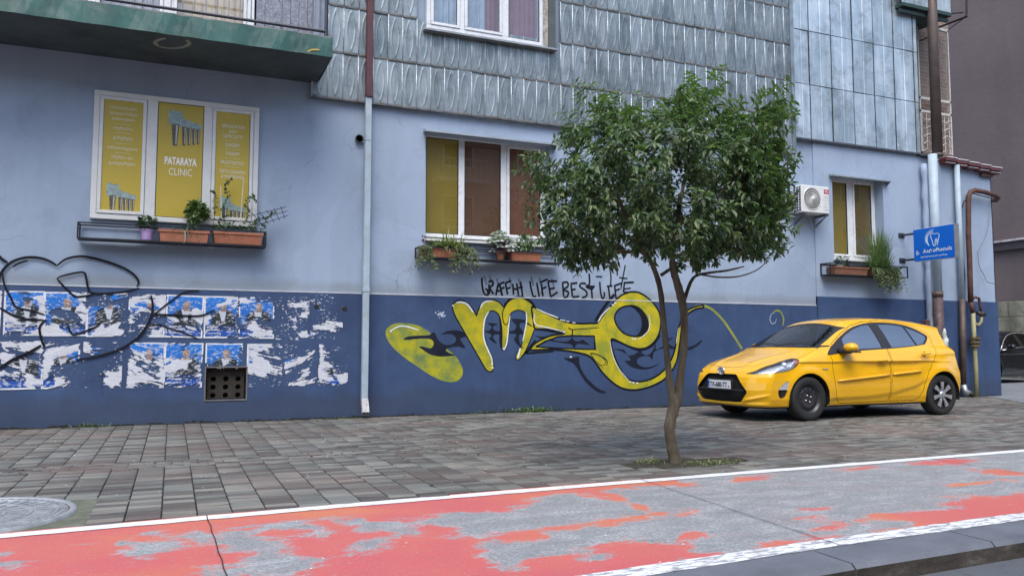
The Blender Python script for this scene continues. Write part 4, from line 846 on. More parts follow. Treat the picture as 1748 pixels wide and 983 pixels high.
for k in range(44):
    a = 2 * math.pi * k / 44; p_ = [(fc[0] + r_ * math.cos(a + (r_ * 2.2)), AY - .006 - .010 * (1 - (r_ / fr) ** 2), fc[1] + r_ * math.sin(a + (r_ * 2.2))) for r_ in np.linspace(.035, fr, 6)]; m.tube(p_, .0022, 4, False)
for r_ in (.07, .11, .15): m.lathe([(r_, -.012), (r_ + .003, -.014), (r_ + .006, -.012)], (fc[0], AY, fc[1]), 'y', 40)
m.build('grille_wire', M_acw, AC)['kind'] = 'stuff'
m = MB(); m.lathe([(0, -.026), (.034, -.024), (.040, -.014), (.04, 0)], (fc[0], AY, fc[1]), 'y', 20); m.build('grille_hub', M_acw, AC, True)
m = MB(); bx = (AX1 - .125, AX1 - .008, AZ1 - .135, AZ1 - .055); m.box(bx[0], bx[1], AY - .004, AY + .002, bx[2], bx[3]); m.build('badge', plain('red_badge', (.42, .03, .05), .4, bump=0), AC)
m = MB(); fit(m, 'TCL', (bx[0] + bx[1]) / 2, (bx[2] + bx[3]) / 2, .085, .035, AY - .0055, .03); m.build('lettering', plain('badge_white', (.75, .72, .72), .5, bump=0), AC)
for k in range(7): m = MB(); z = AZ0 + .07 + k * .043; m.box(AX1 - .14, AX1 - .012, AY - .006, AY + .002, z, z + .026, .002); m.build('louvre', M_acw, AC)
m = MB(); m.box(AX0 - .012, AX0 - .001, AY + .02, AY + .22, AZ0 + .03, AZ1 - .03); m.build('side_fins', plain('ac_fin_dark', (.07, .085, .12), .5, .2), AC)
for k in range(9): m = MB(); z = AZ0 + .06 + k * .047; m.box(AX0 - .022, AX0 - .010, AY + .005, AY + .235, z, z + .007); m.build('guard_bar', M_acw, AC)
for k in range(3): m = MB(); y = AY + .05 + k * .07; m.box(AX0 - .026, AX0 - .018, y, y + .006, AZ0 + .03, AZ1 - .03); m.build('guard_bar', M_acw, AC)
for xx in (AX0 + .06, AX1 - .08):
    m = MB(); m.box(xx, xx + .03, AY - .03, 11.52, AZ0 - .045, AZ0 - .005, .002); m.add([(xx, 11.52, AZ0 - .22), (xx + .03, 11.52, AZ0 - .22), (xx + .03, AY + .02, AZ0 - .04), (xx, AY + .02, AZ0 - .04), (xx, 11.52, AZ0 - .18), (xx + .03, 11.52, AZ0 - .18)], [(0, 1, 2, 3), (4, 3, 2, 5)]); m.build('bracket', M_tin if 'M_tin' in globals() else M_black, AC)
m = MB(); m.tube(spline([(AX0 - .02, AY + .2, AZ1 - .1), (AX0 - .12, 11.47, AZ1 - .12), (AX0 - .14, 11.5, AZ0 + .1), (AX0 - .10, 11.5, AZ0 - .02), (AX0 + .1, 11.48, AZ0 - .05)]), .022, 8); m.build('hose', M_pwhite, AC, True)
m = MB(); m.tube(spline([(AX1 - .3, 11.45, AZ0 - .03), (AX1 - .18, 11.50, AZ0 - .10), (AX1 - .12, 11.515, AZ0 - .3)]), .009, 6); m.build('drain_hose', plain('grey_hose', (.25, .27, .32), .6), AC)
# ================================================================== projecting clinic sign
SX0, SX1, SY0, SY1, SZ0, SZ1 = 13.22, 13.34, 10.30, 11.19, 2.655, 3.28
SG = thing('clinic_sign', (13.28, 11.4, 2.95), 'blue projecting light box sign with white tooth emblem on two brackets', 'sign')
M_sblue = plain('sign_blue', (.002, .13, .60), .35, var=.03, bump=0, spec=.4); M_swhite = plain('sign_white', (.72, .74, .76), .4, var=.03, bump=0); 
m = MB(); m.box(SX0 + .006, SX1 - .006, SY0, SY1, SZ0, SZ1, .004); m.build('box', M_swhite, SG)
m = MB(); m.box(SX0, SX0 + .007, SY0 + .015, SY1 - .003, SZ0 + .004, SZ1 - .004); m.build('face', M_sblue, SG)
m = MB(); m.box(SX1 - .007, SX1, SY0 + .015, SY1 - .003, SZ0 + .004, SZ1 - .004); m.build('face', M_sblue, SG)
m = MB(); m.box(SX0 + .001, SX1 - .001, SY0 - .004, SY0 + .014, SZ0, SZ1, .003); m.build('edge_trim', M_steel, SG)
# emblem and lettering on the left face; s runs from the wall (0) to the free end (1)
L_ = SY1 - SY0; H_ = SZ1 - SZ0; fs = lambda s_, t_, d=.0012: (SX0 - d, SY1 - s_ * L_, SZ0 + t_ * H_)
def zs(x, y):   # zoomed photo pixel (origin 1400,360 scale 5.46) to face coordinates
    s_ = (x - 890) / 372.; top = 175 - 45 * s_; bot = 465 - 25 * s_; return (s_, 1 - (y - top) / (bot - top))
m = MB(); Z_ = lambda P: [zs(*q) for q in P]
m.ribbon(spline(Z_([(1110, 325), (1115, 285), (1125, 250), (1128, 222), (1108, 212), (1092, 218), (1072, 212), (1052, 225), (1055, 255), (1066, 285), (1074, 322), (1090, 322), (1092, 280), (1104, 262), (1108, 325)]), False, 4), .022, lambda a, c: fs(a, c))
m.ribbon(spline(Z_([(1035, 325), (1018, 290), (1018, 245), (1040, 210), (1075, 195)]), False, 5), [.045 * (1 - abs(2 * i / 20 - 1) ** 3 * .7) for i in range(21)], lambda a, c: fs(a, c))
m.ribbon(spline(Z_([(1008, 300), (1003, 250), (1022, 205), (1060, 182), (1085, 180)]), False, 5), .016, lambda a, c: fs(a, c))
m.build('tooth_emblem', plain('emblem_white', (.55, .68, .85), .4, bump=0), SG)
m = MB()
def fit_face(body, s0, s1, t, h, bold):
    V, F = text_mesh(body, 1., bold=bold); xs = [v[0] for v in V]; zs_ = [v[1] for v in V]; W_ = max(xs) - min(xs); Hh = max(zs_) - min(zs_)
    m.add([fs(s0 + (v[0] - min(xs)) / W_ * (s1 - s0), t + (v[1] - min(zs_)) / Hh * h) for v in V], F)
fit_face('გ.', .06, .14, .195, .135, .03); fit_face('პატარაიას', .23, .93, .205, .15, .03); fit_face('სტომატოლოგიური კლინიკა', .17, .82, .085, .06, .02); m.build('lettering', M_swhite, SG)
for z in (SZ0 + .04, SZ1 - .085):
    m = MB(); m.tube([(13.28, SY1, z + .02), (13.28, 11.52, z + .02)], .022, 8); m.box(13.20, 13.36, 11.505, 11.53, z - .03, z + .07, .003); m.build('bracket', M_rail, SG)
# ================================================================== torn posters pasted on the blue base
YP = 11.5265
b = NB('poster_paper'); c = b.attr('Col', 'Color'); wr = b.noise(30, 6, .7, b.pos((1, 1, 2.5))); b.col(b.mix(.22, c, b.ramp(wr, [(.35, .15), (.65, .9)]), 'MULTIPLY')); b.rough(.55); b.bump(b.math('ADD', wr, b.noise(8, 4)), .6, .006); M_poster = b.m
def paint_poster(u, v, rs, seed, dx):
    """colours of one portrait poster, u 0..1 left to right, v 0..1 bottom to top (generic man in a dark suit)"""
    n = u.shape[0]; C = np.empty((n, 3)); C[:] = (.80, .82, .84)
    ins = (u > .045) & (u < .955) & (v > .035) & (v < .965); 
    t = np.clip((v - .1) * 1.1, 0, 1)[:, None]; C[ins] = (np.array([.008, .20, .70]) * t + np.array([.012, .075, .30]) * (1 - t))[ins]
    x = (u - .56 - dx) * .42; z = v * .6
    sh = np.hypot(x / 1.45, np.maximum(z - .27, 0) * 1.0) ; body = (np.abs(x) < .145 - np.clip((z - .33) / .10, 0, 1) * .10) & (z < .40) & (z > .12) & ins
    C[body] = (.018, .026, .034)
    shirt = (np.abs(x + .005 + (z - .28) * .05) < .022 + (z - .26) * .18) & (z > .24) & (z < .395) & ins; C[shirt] = (.55, .60, .68)
    neck = (np.abs(x) < .030) & (z > .375) & (z < .42); C[neck & ins] = (.30, .19, .14)
    head = ((x / .042) ** 2 + ((z - .455) / .062) ** 2 < 1) & ins; C[head] = (.42, .27, .20)
    C[head & (x > .018)] = (.32, .20, .15)
    hair = head & ((z > .493) | ((np.abs(x) > .032) & (z > .455))); C[hair] = (.30, .28, .27)
    beard = head & (z < .437) & (np.abs(x) > .0); C[beard] = (.26, .19, .16)
    eyes = head & (np.abs(np.abs(x) - .016) < .008) & (np.abs(z - .466) < .004); C[eyes] = (.07, .05, .04)
    mouth = head & (np.abs(x) < .013) & (np.abs(z - .430) < .0035); C[mouth] = (.16, .07, .06)
    low = ins & (z < .17) & (z > .03); C[low] = (.006, .035, .15)
    bar = ins & (z < .105) & (z > .03); C[bar] = (.006, .08, .40)
    return C
def poster(pl, pr, pt, pb, keep, white, seed, label, dx=0.0, letters=True, mask=None, tilt=0.0):
    keep, white = min(.80, keep * 1.22), white * .80
    x0, z1 = onY(pl, pt, YP); x1, z0 = onY(pr, pb, YP); 
    nx = max(12, int((x1 - x0) / .0055)); nz = max(12, int((z1 - z0) / .0055)); X, Z = np.meshgrid(np.linspace(x0, x1, nx + 1), np.linspace(z0, z1, nz + 1), indexing='ij')
    X = X.ravel(); Z = Z.ravel(); s = seed * 13.7
    u = (X - x0) / (x1 - x0); v = (Z - z0) / (z1 - z0)
    sl = .35 * math.sin(seed * 2.1); zz_ = Z + X * sl
    big = fbm(X * 3.0 + s, zz_ * 5 + s, 4); fib = fbm(X * 9 + s, zz_ * 46 + s, 4, .6); fine = fbm(X * 30 + s, zz_ * 80, 3)
    t = big * .70 + fib * .28 + fine * .12 - .05
    f0 = np.sort(t)[int(len(t) * (1 - (keep + white)))] if keep + white < .995 else t.min() - 1
    tp = fbm(X * 3.6 + s + 40, zz_ * 4.6 + s, 3) * .78 + fbm(X * 7 + s, zz_ * 40 + 5, 3, .6) * .22
    paper = t > f0; kk = min(1., keep / max(keep + white, .01)); tq = tp[paper] if paper.any() else tp
    f1 = np.sort(tq)[min(len(tq) - 1, int(len(tq) * (1 - kk)))] if keep > .005 else tp.max() + 1
    f = t - f0
    hb = np.exp(-(((u - .56 - dx) / .28) ** 2 + ((v - .66) / .26) ** 2)); tp = tp + .16 * hb; tq = tp[paper] if paper.any() else tp; f1 = np.sort(tq)[min(len(tq) - 1, int(len(tq) * (1 - kk)))] if keep > .005 else 9
    if letters:
        lb = np.clip(1 - np.maximum(np.abs(u - .28) / .26, np.abs(v - .225) / .12), 0, 1) > 0; tp = np.where(lb, np.maximum(tp, f1 + .02 - .05 * (fib < .42)), tp); f = np.where(lb, np.maximum(f, .01 - .03 * (fib < .34)), f)
    if mask is not None: f = np.minimum(f, mask(u, v) + (t - .5) * .5)
    e_ = np.minimum(np.minimum(u, 1 - u), np.minimum(v, 1 - v)); f = f - .16 * np.clip(1 - e_ / .07, 0, 1) * (fbm(X * 4 + s, Z * 4 + s + 9, 3) > .47); fl_ = fbm(X * 40 + s, zz_ * 90 + s, 2) - .74 - .12 * (fbm(X * 5 + s, zz_ * 5, 2) < .5); fl_ = np.where(v < .42, -1, fl_) if mask is not None and label.startswith('half') else fl_; tp = np.where((fl_ > 0) & (f < 0), -9, tp); f = np.maximum(f, fl_ * .5)
    rt = (rnd.random() - .5) * .05; cx_p, cz_p = (x0 + x1) / 2, (z0 + z1) / 2; X0_, Z0_ = X - cx_p, Z - cz_p; XR_, ZR_ = cx_p + X0_ - Z0_ * rt, cz_p + Z0_ + X0_ * rt
    V = np.stack([XR_, np.full(X.shape, YP) - .0035 * fine, ZR_], 1); i = (np.arange(nx)[:, None] * (nz + 1) + np.arange(nz)[None]).ravel(); q_ = np.stack([i, i + nz + 1, i + nz + 2, i + 1], 1); F = np.concatenate([q_[:, [0, 1, 2]], q_[:, [0, 2, 3]]])
    C = paint_poster(u, v, None, seed, dx); w_ = np.array([.66, .68, .74]) * (.80 + .35 * fib)[:, None]; k = np.clip((tp - f1) / .010, 0, 1)[:, None]; C = C * k + w_ * (1 - k)
    sc_ = np.clip((fine - .62) / .03, 0, 1)[:, None] * .7; C = C * (1 - sc_) + np.array([.6, .63, .7]) * sc_
    (V2, F2, C2), _ = clip_mesh(V, F, -f, C)
    T_ = thing('torn_poster', ((x0 + x1) / 2, YP, (z0 + z1) / 2), label, 'poster', 'torn election posters on the blue wall')
    mk('sheet', V2, F2, M_poster, T_, True, colors=np.clip(C2, 0, 1))['kind'] = 'stuff'
    if letters:
        W_, H_ = x1 - x0, z1 - z0
        for body, a0, a1, b0, hh in (('ლევან', .09, .42, .235, .05), ('ცხოიძე', .09, .46, .17, .05), ('აირჩიე', .12, .5, .085, .035)):
            m = MB(); fit(m, body, x0 + W_ * (a0 + a1) / 2, z0 + H_ * (b0 + .025), W_ * (a1 - a0), H_ * hh, YP - .007, .04)
            cx = x0 + W_ * (a0 + a1) / 2; 
            # drop the letters where the paper is torn away
            tt = np.array([[p_[0], p_[2]] for p_ in m.V]); zq = tt[:, 1] + tt[:, 0] * sl; b1 = (fbm(tt[:, 0] * 3.6 + s + 40, zq * 4.6 + s, 3) * .78 + fbm(tt[:, 0] * 7 + s, zq * 40 + 5, 3, .6) * .22 > -1) & (fbm(tt[:, 0] * 3.2 + s, zq * 6 + s, 3) * .62 + fbm(tt[:, 0] * 9 + s, zq * 46 + s, 4, .6) * .38 + fbm(tt[:, 0] * 30 + s, zq * 80, 3) * .10 - .05 > f0)
            m.F = [f_ for f_ in m.F if all(b1[i] for i in f_)]
            if m.F: m.build('lettering', plain('poster_white', (.72, .75, .8), .6, bump=0), T_)
lo_half = lambda u, v: (v - .42) * 1.2
up_only = lambda u, v: np.minimum((v - .38) * 1.2, 9)
_z = lambda x: x / 2.731
TOPR = [(-62, 0, .45, .40, 'leftmost torn poster of the upper row, partly outside the frame'), (8, 74.5, .42, .45, 'upper row poster with its top torn white and a dark shoulder showing, beside the leftmost'),
 (76.5, 148, .48, .32, 'upper row poster crossed by black spray lines with a grey haired face at its top'), (149, 216, .34, .26, 'upper row poster whose lower left half is torn down to the blue wall'),
 (220, 281, .14, .52, 'mostly white shredded upper row poster inside the large black spray loop'), (284, 346, .70, .22, 'best kept upper row poster with white name lettering, left of two near intact ones'),
 (349, 406, .66, .22, 'upper row poster with face and dark suit, between two other portraits above the vent'), (408, 467.5, .50, .26, 'rightmost portrait of the upper row, its middle torn by white streaks')]
for i, (a, c, k, w_, lab) in enumerate(TOPR):
    yl = 492 + (a + c) / 2 * .0268; poster(a, c, 490.5 + a * .0268 + 5, 573 + a * .012, k, w_, i + 2, lab, dx=(-.0, .02, -.03, 0, .03, -.02, 0, .0)[i], letters=i in (1, 5, 6))
poster(470, 527, 506, 580, .0, .24, 21, 'faint scraps of white paper left of the two small wall holes', letters=False)
poster(527, 585, 500, 578, .02, .16, 24, 'sparse white paper flecks around the rightmost small wall hole', letters=False)
BOT = [(0, 72, .30, .52, 'leftmost lower row poster, white streaked with a blue strip at its foot', None), (74, 134, .17, .46, 'lower row poster remnant with a curl of white paper, below the crossed out portrait', None), (143, 207, .03, .26, 'isolated white paper remnant low in the wide bare gap of the lower row', None),
 (219, 280, .22, .62, 'mostly white lower row poster with a blue right edge, left of the lettered one', None), (281, 345, .55, .30, 'lower row portrait with white name lettering, beside the vent opening', None), (351, 413, .60, .28, 'half torn portrait directly above the vent opening', lambda u, v: (v - .55) * 1.5),
 (422, 484, .04, .56, 'large white shredded poster just right of the vent opening', None), (484, 540, .02, .34, 'scattered white paper flakes in the lower row, right of the large white one', None), (544, 594, .10, .44, 'rightmost torn poster of the lower row, nearest the square downpipe', None)]
for i, (a, c, k, w_, lab, mk_) in enumerate(BOT): poster(a, c, 581.5 + a * .012, 664 - a * .012, k, w_, i + 31, lab, mask=mk_, letters=(i in (4,)))
# ================================================================== graffiti
def mat_spray(name, c1, c2, sc_=3.0, r=.6):
    b = NB(name); n = b.noise(sc_, 5, .6); col = b.ramp(n, [(.35, c1), (.62, c2)]); col = b.mix(b.math('MULTIPLY', b.ramp(b.noise(45, 5, .75), [(.5, 0.), (.7, 1.)]), .35), col, tuple(x * .45 for x in c1)); b.col(col); b.rough(r); b.set(Specular_IOR_Level=.2); b.bump(b.noise(50, 4), .3, .004); return b.m
M_gy = mat_spray('sprayed_yellow', (.27, .30, .035), (.54, .44, .015), 5); M_gk = mat_spray('sprayed_black', (.005, .006, .011), (.009, .011, .018)); M_gw = mat_spray('sprayed_white', (.66, .68, .66), (.78, .8, .78)); M_gk2 = mat_spray('faded_black_spray', (.008, .010, .020), (.014, .018, .034)); M_go = mat_spray('sprayed_olive', (.20, .24, .07), (.30, .34, .06))
YS = 11.531
WM = thing('graffiti_mural', (6.5, YS, .9), 'large yellow bubble letter graffiti with black outlines on the blue base', 'graffiti')
zA = lambda P: zoomY(P, 640, 480, 5.175, YS); zBm = lambda P: zoomY(P, 860, 480, 4.682, YS); z5m = lambda P: zoomY(P, 620, 450, 2.648, YS); z7m = lambda P: zoomY(P, 1180, 520, 3.6417, YS)
lay = lambda d: (lambda a, c: (a, YS - d, c))
blob = spline(zA([(95,440),(130,395),(200,370),(320,375),(420,408),(500,465),(560,530),(640,600),(715,660),(770,760),(772,830),(720,883),(620,885),(500,835),(380,755),(260,672),(165,590),(108,510)]), True, 4)
legM = spline(zA([(690,220),(710,192),(760,180),(820,205),(868,260),(897,312),(915,268),(940,212),(985,174),(1045,170),(1100,195),(1143,245),(1188,275),(1192,320),(1178,420),(1163,560),(1140,598),(1126,560),(1128,450),(1113,330),(1080,272),(1035,256),(992,280),(962,360),(962,480),(992,590),(1030,680),(1045,750),(1030,788),(990,780),(930,680),(860,560),(780,420),(712,300)]), True, 3)
arch = spline(zBm([(-6,290),(0,230),(50,158),(130,135),(190,162),(240,212),(262,300),(240,385),(172,550),(115,625),(100,592),(142,520),(166,420),(182,300),(168,245),(125,226),(72,238),(44,270),(30,330),(8,340)]), True, 3)
zed = zBm([(225,205),(300,240),(400,285),(500,325),(600,338),(700,336),(750,330),(800,262),(870,180),(940,112),(1030,85),(1110,105),(1200,180),(1248,270),(1252,370),(1220,460),(1160,520),(1090,540),(1000,520),(920,482),(858,463),(872,560),(910,660),(960,748),(1020,793),(1100,800),(1200,770),(1280,708),(1340,620),(1370,530),(1390,400),(1430,280),(1480,225),(1540,200),(1592,192),(1592,210),(1540,220),(1490,246),(1450,290),(1420,380),(1405,500),(1380,640),(1330,730),(1260,798),(1150,848),(1040,868),(940,852),(860,800),(790,730),(740,660),(690,602),(640,582),(540,560),(400,545),(290,548),(215,546),(250,495),(340,447),(410,428),(475,420),(482,405),(400,388),(320,382),(250,378),(238,320)])
zed = spline(zed, True, 3)
eye = spline(zBm([(1010,195),(1080,213),(1140,285),(1152,370),(1112,428),(1040,440),(960,415),(902,350),(885,280),(930,215)]), True, 3)
hole = zBm([(255,523),(330,480),(430,442),(540,434),(725,437),(735,545),(600,541),(420,534)])
m = MB(); m.poly(blob, lay(.000)); m.build('yellow_blob', mat_spray('sprayed_yellow_thin', (.15, .22, .075), (.42, .40, .02), 5), WM)
m = MB(); m.poly(arch, lay(.0010)); m.build('yellow_letter', M_gy, WM); m = MB(); m.poly(legM, lay(.0004)); m.build('yellow_letter', M_gy, WM)
m = MB(); m.poly([zed, eye[::-1], hole[::-1]], lay(.0016)); m.build('yellow_letter', M_gy, WM)
m = MB(); cr = zBm([(1010,195),(1080,213),(1140,285),(1152,370),(1112,428),(1060,442),(1088,400),(1102,340),(1090,275),(1050,225)]); m.poly(spline(cr, True, 3), lay(.0022)); m.build('black_crescent', M_gk, WM)
m = MB()
def outl(P, wd, d, closed=True): Pc = list(P) + ([P[0], P[1]] if closed else []); m.ribbon(Pc, wd, lay(d))
outl(legM, .042, -.0002); outl(zed[:], .032, .0020); outl(eye, .028, .0024); outl(hole, .024, .0026); outl(arch, .034, .0007)
m.ribbon(spline(zBm([(245, 380), (330, 390), (480, 420)])), .03, lay(.0028), .8); m.ribbon(spline(zBm([(515, 370), (545, 385), (640, 380), (765, 370)])), [.006, .02, .02, .02, .018, .018, .016, .016, .016, .014, .014, .012, .012, .012, .012, .012, .012, .008, .006], lay(.0030))
m.ribbon(spline(zBm([(548, 385), (548, 410), (545, 435)])), .022, lay(.0032)); m.ribbon(spline(zBm([(690, 575), (730, 580), (790, 605), (825, 640), (820, 670)])), .016, lay(.0034)); m.ribbon(spline(zBm([(690, 575), (720, 620), (760, 660), (795, 700)])), .010, lay(.0035)); m.ribbon(spline(zBm([(760, 670), (800, 668), (812, 640), (790, 610)])), .009, lay(.0036))
m.build('black_outline', M_gk, WM)['kind'] = 'stuff'
for nm_, loops_, mt_, sd_ in (('yellow_overspray', (blob, legM, arch), M_go, 5), ('black_overspray', (legM, zed, eye), M_gk, 6)):
    rg_ = random.Random(sd_); mo = MB()
    for L_p in loops_:
        for _ in range(300):
            a_ = rg_.choice(L_p); r0 = abs(rg_.gauss(0, .028)); th = rg_.uniform(0, 6.28); x_, z_ = a_[0] + r0 * math.cos(th), a_[1] + r0 * math.sin(th); s_ = rg_.uniform(.0015, .0045); mo.add([(x_ + s_ * math.cos(k_ * 1.256), YS + .0012, z_ + s_ * math.sin(k_ * 1.256)) for k_ in range(5)], [(0, 1, 2, 3, 4)])
    mo.build(nm_, mt_, WM)['kind'] = 'stuff'
# thick drop shadows of the letters
m = MB()
for P, wd in (([(885, 105), (830, 170), (780, 240), (730, 320)], .055), ([(215, 548), (180, 575), (260, 570), (400, 560)], .03), ([(255, 470), (180, 560), (120, 625)], .035), ([(0, 215), (40, 150), (90, 130), (150, 128), (215, 160), (250, 205)], .035), ([(860, 470), (900, 475), (960, 500), (1050, 540), (1110, 545), (1190, 510), (1250, 430)], .045), ([(730, 440), (728, 540)], .035), ([(0, 540), (20, 480)], .02)):
    m.ribbon(spline(zBm(P)), wd, lay(-.0005), .3)
for P, wd in (([(688, 240), (750, 360), (830, 500), (900, 620), (960, 730), (1020, 795), (1045, 780)], .03), ([(1100, 290), (1112, 400), (1108, 520), (1125, 600), (1160, 595)], .035), ([(1143, 215), (1170, 190), (1220, 160)], .05), ([(700, 190), (740, 168), (800, 180), (850, 225)], .022)): m.ribbon(spline(zA(P)), wd, lay(-.0006), .3)
m.build('black_shadow', M_gk, WM)['kind'] = 'stuff'
# spiky black creature shapes
creat = [zA([(250,512),(290,488),(400,478),(480,475),(520,446),(545,490),(570,530),(610,558),(660,562),(705,542),(715,502),(690,472),(640,464),(588,472),(625,445),(700,432),(770,442),(812,482),(762,502),(757,520),(802,592),(740,576),(690,580),(645,590),(625,610),(660,635),(716,652),(640,662),(560,664),(480,642),(420,602),(388,575),(430,577),(490,592),(516,565),(515,530),(480,508),(400,506),(300,516)]),
 zA([(990,368),(1040,370),(1090,378),(1052,392),(1045,420),(1075,440),(1120,440),(1120,468),(1060,470),(1045,500),(1082,552),(1040,535),(1005,505),(1028,490),(1020,465),(975,450),(975,440),(1015,430),(1030,400)]),
 zBm([(60,303),(140,302),(180,320),(232,365),(170,335),(135,330),(125,360),(150,395),(160,425),(130,420),(120,450),(130,500),(160,540),(110,505),(80,460),(100,440),(90,415),(40,415),(40,400),(85,390),(100,350)]),
 zBm([(240,435),(300,442),(380,440),(400,470),(480,480),(530,470),(545,440),(560,470),(600,480),(630,465),(650,480),(690,510),(600,498),(575,515),(560,535),(540,505),(480,495),(400,482),(330,470)]),
 zBm([(868,540),(960,545),(980,580),(1020,592),(1070,565),(1090,540),(1110,580),(1150,590),(1185,560),(1215,495),(1215,545),(1250,530),(1290,510),(1300,465),(1360,450),(1320,475),(1320,500),(1380,530),(1450,535),(1530,505),(1585,465),(1570,500),(1500,545),(1400,550),(1290,535),(1200,565),(1190,630),(1165,600),(1110,600),(1070,620),(1070,660),(1120,685),(1180,680),(1250,655),(1180,695),(1100,705),(1020,685),(965,635),(1010,635),(1000,600),(940,560)]),
 zBm([(475,610),(540,615),(600,600),(605,660),(640,740),(700,810),(770,865),(825,885),(780,895),(720,865),(650,800),(600,720),(560,660),(510,635)])]
m = MB()
for i, P in enumerate(creat): m.poly(spline(P, True, 2), lay(.0006 - .0013 * (i in (1, 3, 4, 5)) if i != 2 else .0038))
m.build('spiky_shape', M_gk2, WM)['kind'] = 'stuff'
m = MB()
for P, wd in (([(140, 438), (200, 402), (260, 396), (320, 410), (388, 433)], .02), ([(715, 190), (760, 185), (815, 205), (868, 275)], .028), ([(930, 240), (950, 200), (985, 178), (1045, 176)], .025), ([(1005, 268), (972, 330), (958, 430), (965, 520), (1000, 610), (1030, 680), (1038, 740)], .022), ([(1193, 300), (1180, 400), (1165, 540), (1142, 600), (1128, 585)], .02)): m.ribbon(spline(zA(P)), wd, lay(.0040), .5)
for P, wd in (([(178, 248), (180, 330), (150, 480)], .020), ([(130, 535), (115, 600), (108, 612)], .03), ([(258, 218), (330, 252), (435, 293)], .018), ([(245, 260), (240, 310), (262, 350), (340, 368), (480, 402)], .018), ([(752, 325), (790, 265), (850, 205)], .020), ([(1158, 260), (1168, 330), (1150, 400), (1075, 465)], .014), ([(848, 475), (870, 590), (920, 700), (1000, 795)], .012), ([(1395, 370), (1375, 500)], .01)): m.ribbon(spline(zBm(P)), wd, lay(.0041), .5)
for (x, y) in ((482, 405), (870, 188), (890, 172), (1030, 458), (1048, 460), (1010, 803), (1035, 808), (1065, 812), (535, 603)): m.ribbon(zBm([(x - 8, y), (x + 8, y + 1)]), .022, lay(.0042))
for (x, y) in ((460, 308), (478, 312), (510, 320), (560, 330)): m.ribbon(zBm([(x - 12, y), (x + 12, y + 2)]), .014, lay(.0042))
for (x, y) in ((690, 215), (1035, 730), (1038, 762), (140, 440)): m.ribbon(zA([(x - 8, y), (x + 8, y)]), .026, lay(.0042))
m.build('white_highlight', M_gw, WM)['kind'] = 'stuff'
m = MB(); m.ribbon(spline(z5m([(1458, 228), (1480, 206), (1520, 190), (1570, 202), (1622, 250), (1668, 315), (1712, 385)])), .045, lay(.0005)); m.build('yellow_tail', M_go, WM)
m = MB(); m.ribbon(spline(z5m([(1462, 222), (1484, 200), (1524, 185)])), .014, lay(.0012)); m.build('tail_highlight', M_gw, WM)
SW = thing('graffiti_swirl', onY(1325, 540, YS)[:1] + (YS, onY(1325, 540, YS)[1]), 'small faded yellow and white spray swirl above the car windscreen', 'graffiti')
m = MB(); m.ribbon(spline(z7m([(568, 130), (574, 90), (560, 50), (535, 36), (508, 45)])), .035, lay(.0003), .6); m.build('yellow_arc', M_go, SW); m = MB(); m.ribbon(spline(z7m([(520, 50), (498, 60), (489, 92), (502, 117), (522, 110), (529, 84)])), .014, lay(.0010), .6); m.build('white_arc', mat_spray('thin_white_spray', (.35, .42, .48), (.5, .56, .6)), SW)
# black handwriting above the ledge: the words as the wall shows them
YT = 11.547; z8 = lambda P: zoomY(P, 800, 440, 5.639, YT); layT = lambda d: (lambda a, c: (a, YT - d, c))
HW = thing('graffiti_writing', (6.3, YT, 1.95), 'thin black handwriting in capital letters on the lavender wall above the yellow graffiti', 'graffiti')
STR = [[(128,190),(130,260),(148,340),(185,360),(180,310),(160,300)],[(195,255),(200,350)],[(190,235),(225,220),(235,260),(205,290),(240,350)],[(262,360),(290,250),(325,365)],[(268,320),(315,315)],[(300,255),(320,360)],[(300,250),(345,235)],[(305,300),(345,285)],[(355,250),(375,355)],[(350,245),(410,220)],[(362,300),(405,285)],[(425,250),(432,355)],[(432,300),(470,300)],[(462,245),(480,362)],[(480,290),(520,280)],[(500,230),(520,370)],
 [(590,225),(600,290),(625,375),(650,365)],[(655,240),(680,375)],[(700,250),(715,370)],[(685,240),(760,205)],[(700,300),(750,280)],[(765,235),(790,375)],[(760,225),(850,225)],[(775,300),(830,290)],[(790,375),(855,330)],[(720,360),(700,330)],
 [(905,250),(915,370)],[(900,240),(950,235),(955,275),(915,305),(960,330),(945,375),(915,380)],[(985,260),(1000,375)],[(980,250),(1045,240)],[(990,310),(1030,300)],[(1000,378),(1065,370)],[(1130,250),(1090,245),(1070,275),(1130,320),(1135,365),(1090,385)],[(1130,275),(1215,275)],[(1180,275),(1190,390)],[(1160,150),(1163,250),(1130,275),(1185,300),(1205,275)],
 [(1262,230),(1270,330),(1288,395),(1305,370),(1305,330)],[(1330,275),(1385,270)],[(1345,280),(1360,395)],[(1325,395),(1330,395)],[(1405,265),(1420,395)],[(1400,270),(1470,245)],[(1410,315),(1455,300)],[(1500,235),(1490,330)],[(1495,240),(1590,235)],[(1500,300),(1560,292)],[(1490,330),(1570,330)],
 [(1225,180),(1285,183)],[(1355,90),(1370,180),(1365,270)],[(1430,85),(1430,170)],[(1508,70),(1465,300)],[(1450,190),(1528,200)]]
for k, P in enumerate(STR):
    m = MB(); m.ribbon(spline(z8(P), False, 4) if len(P) > 2 else z8(P), .031 if k < 45 else .024, layT(.0004 * (k % 5))); m.build('spray_stroke', M_gk, HW)
m = MB()
for k, (x, y) in enumerate(((150, 170), (200, 170), (270, 200), (390, 190), (480, 200), (600, 180), (680, 190), (800, 200))): m.ribbon(z8([(x, y), (x + 25, y + 90)]), .03, layT(-.0006))
m.build('faint_overspray', mat_spray('faint_spray', (.15, .17, .22), (.22, .25, .33)), HW)['kind'] = 'stuff'
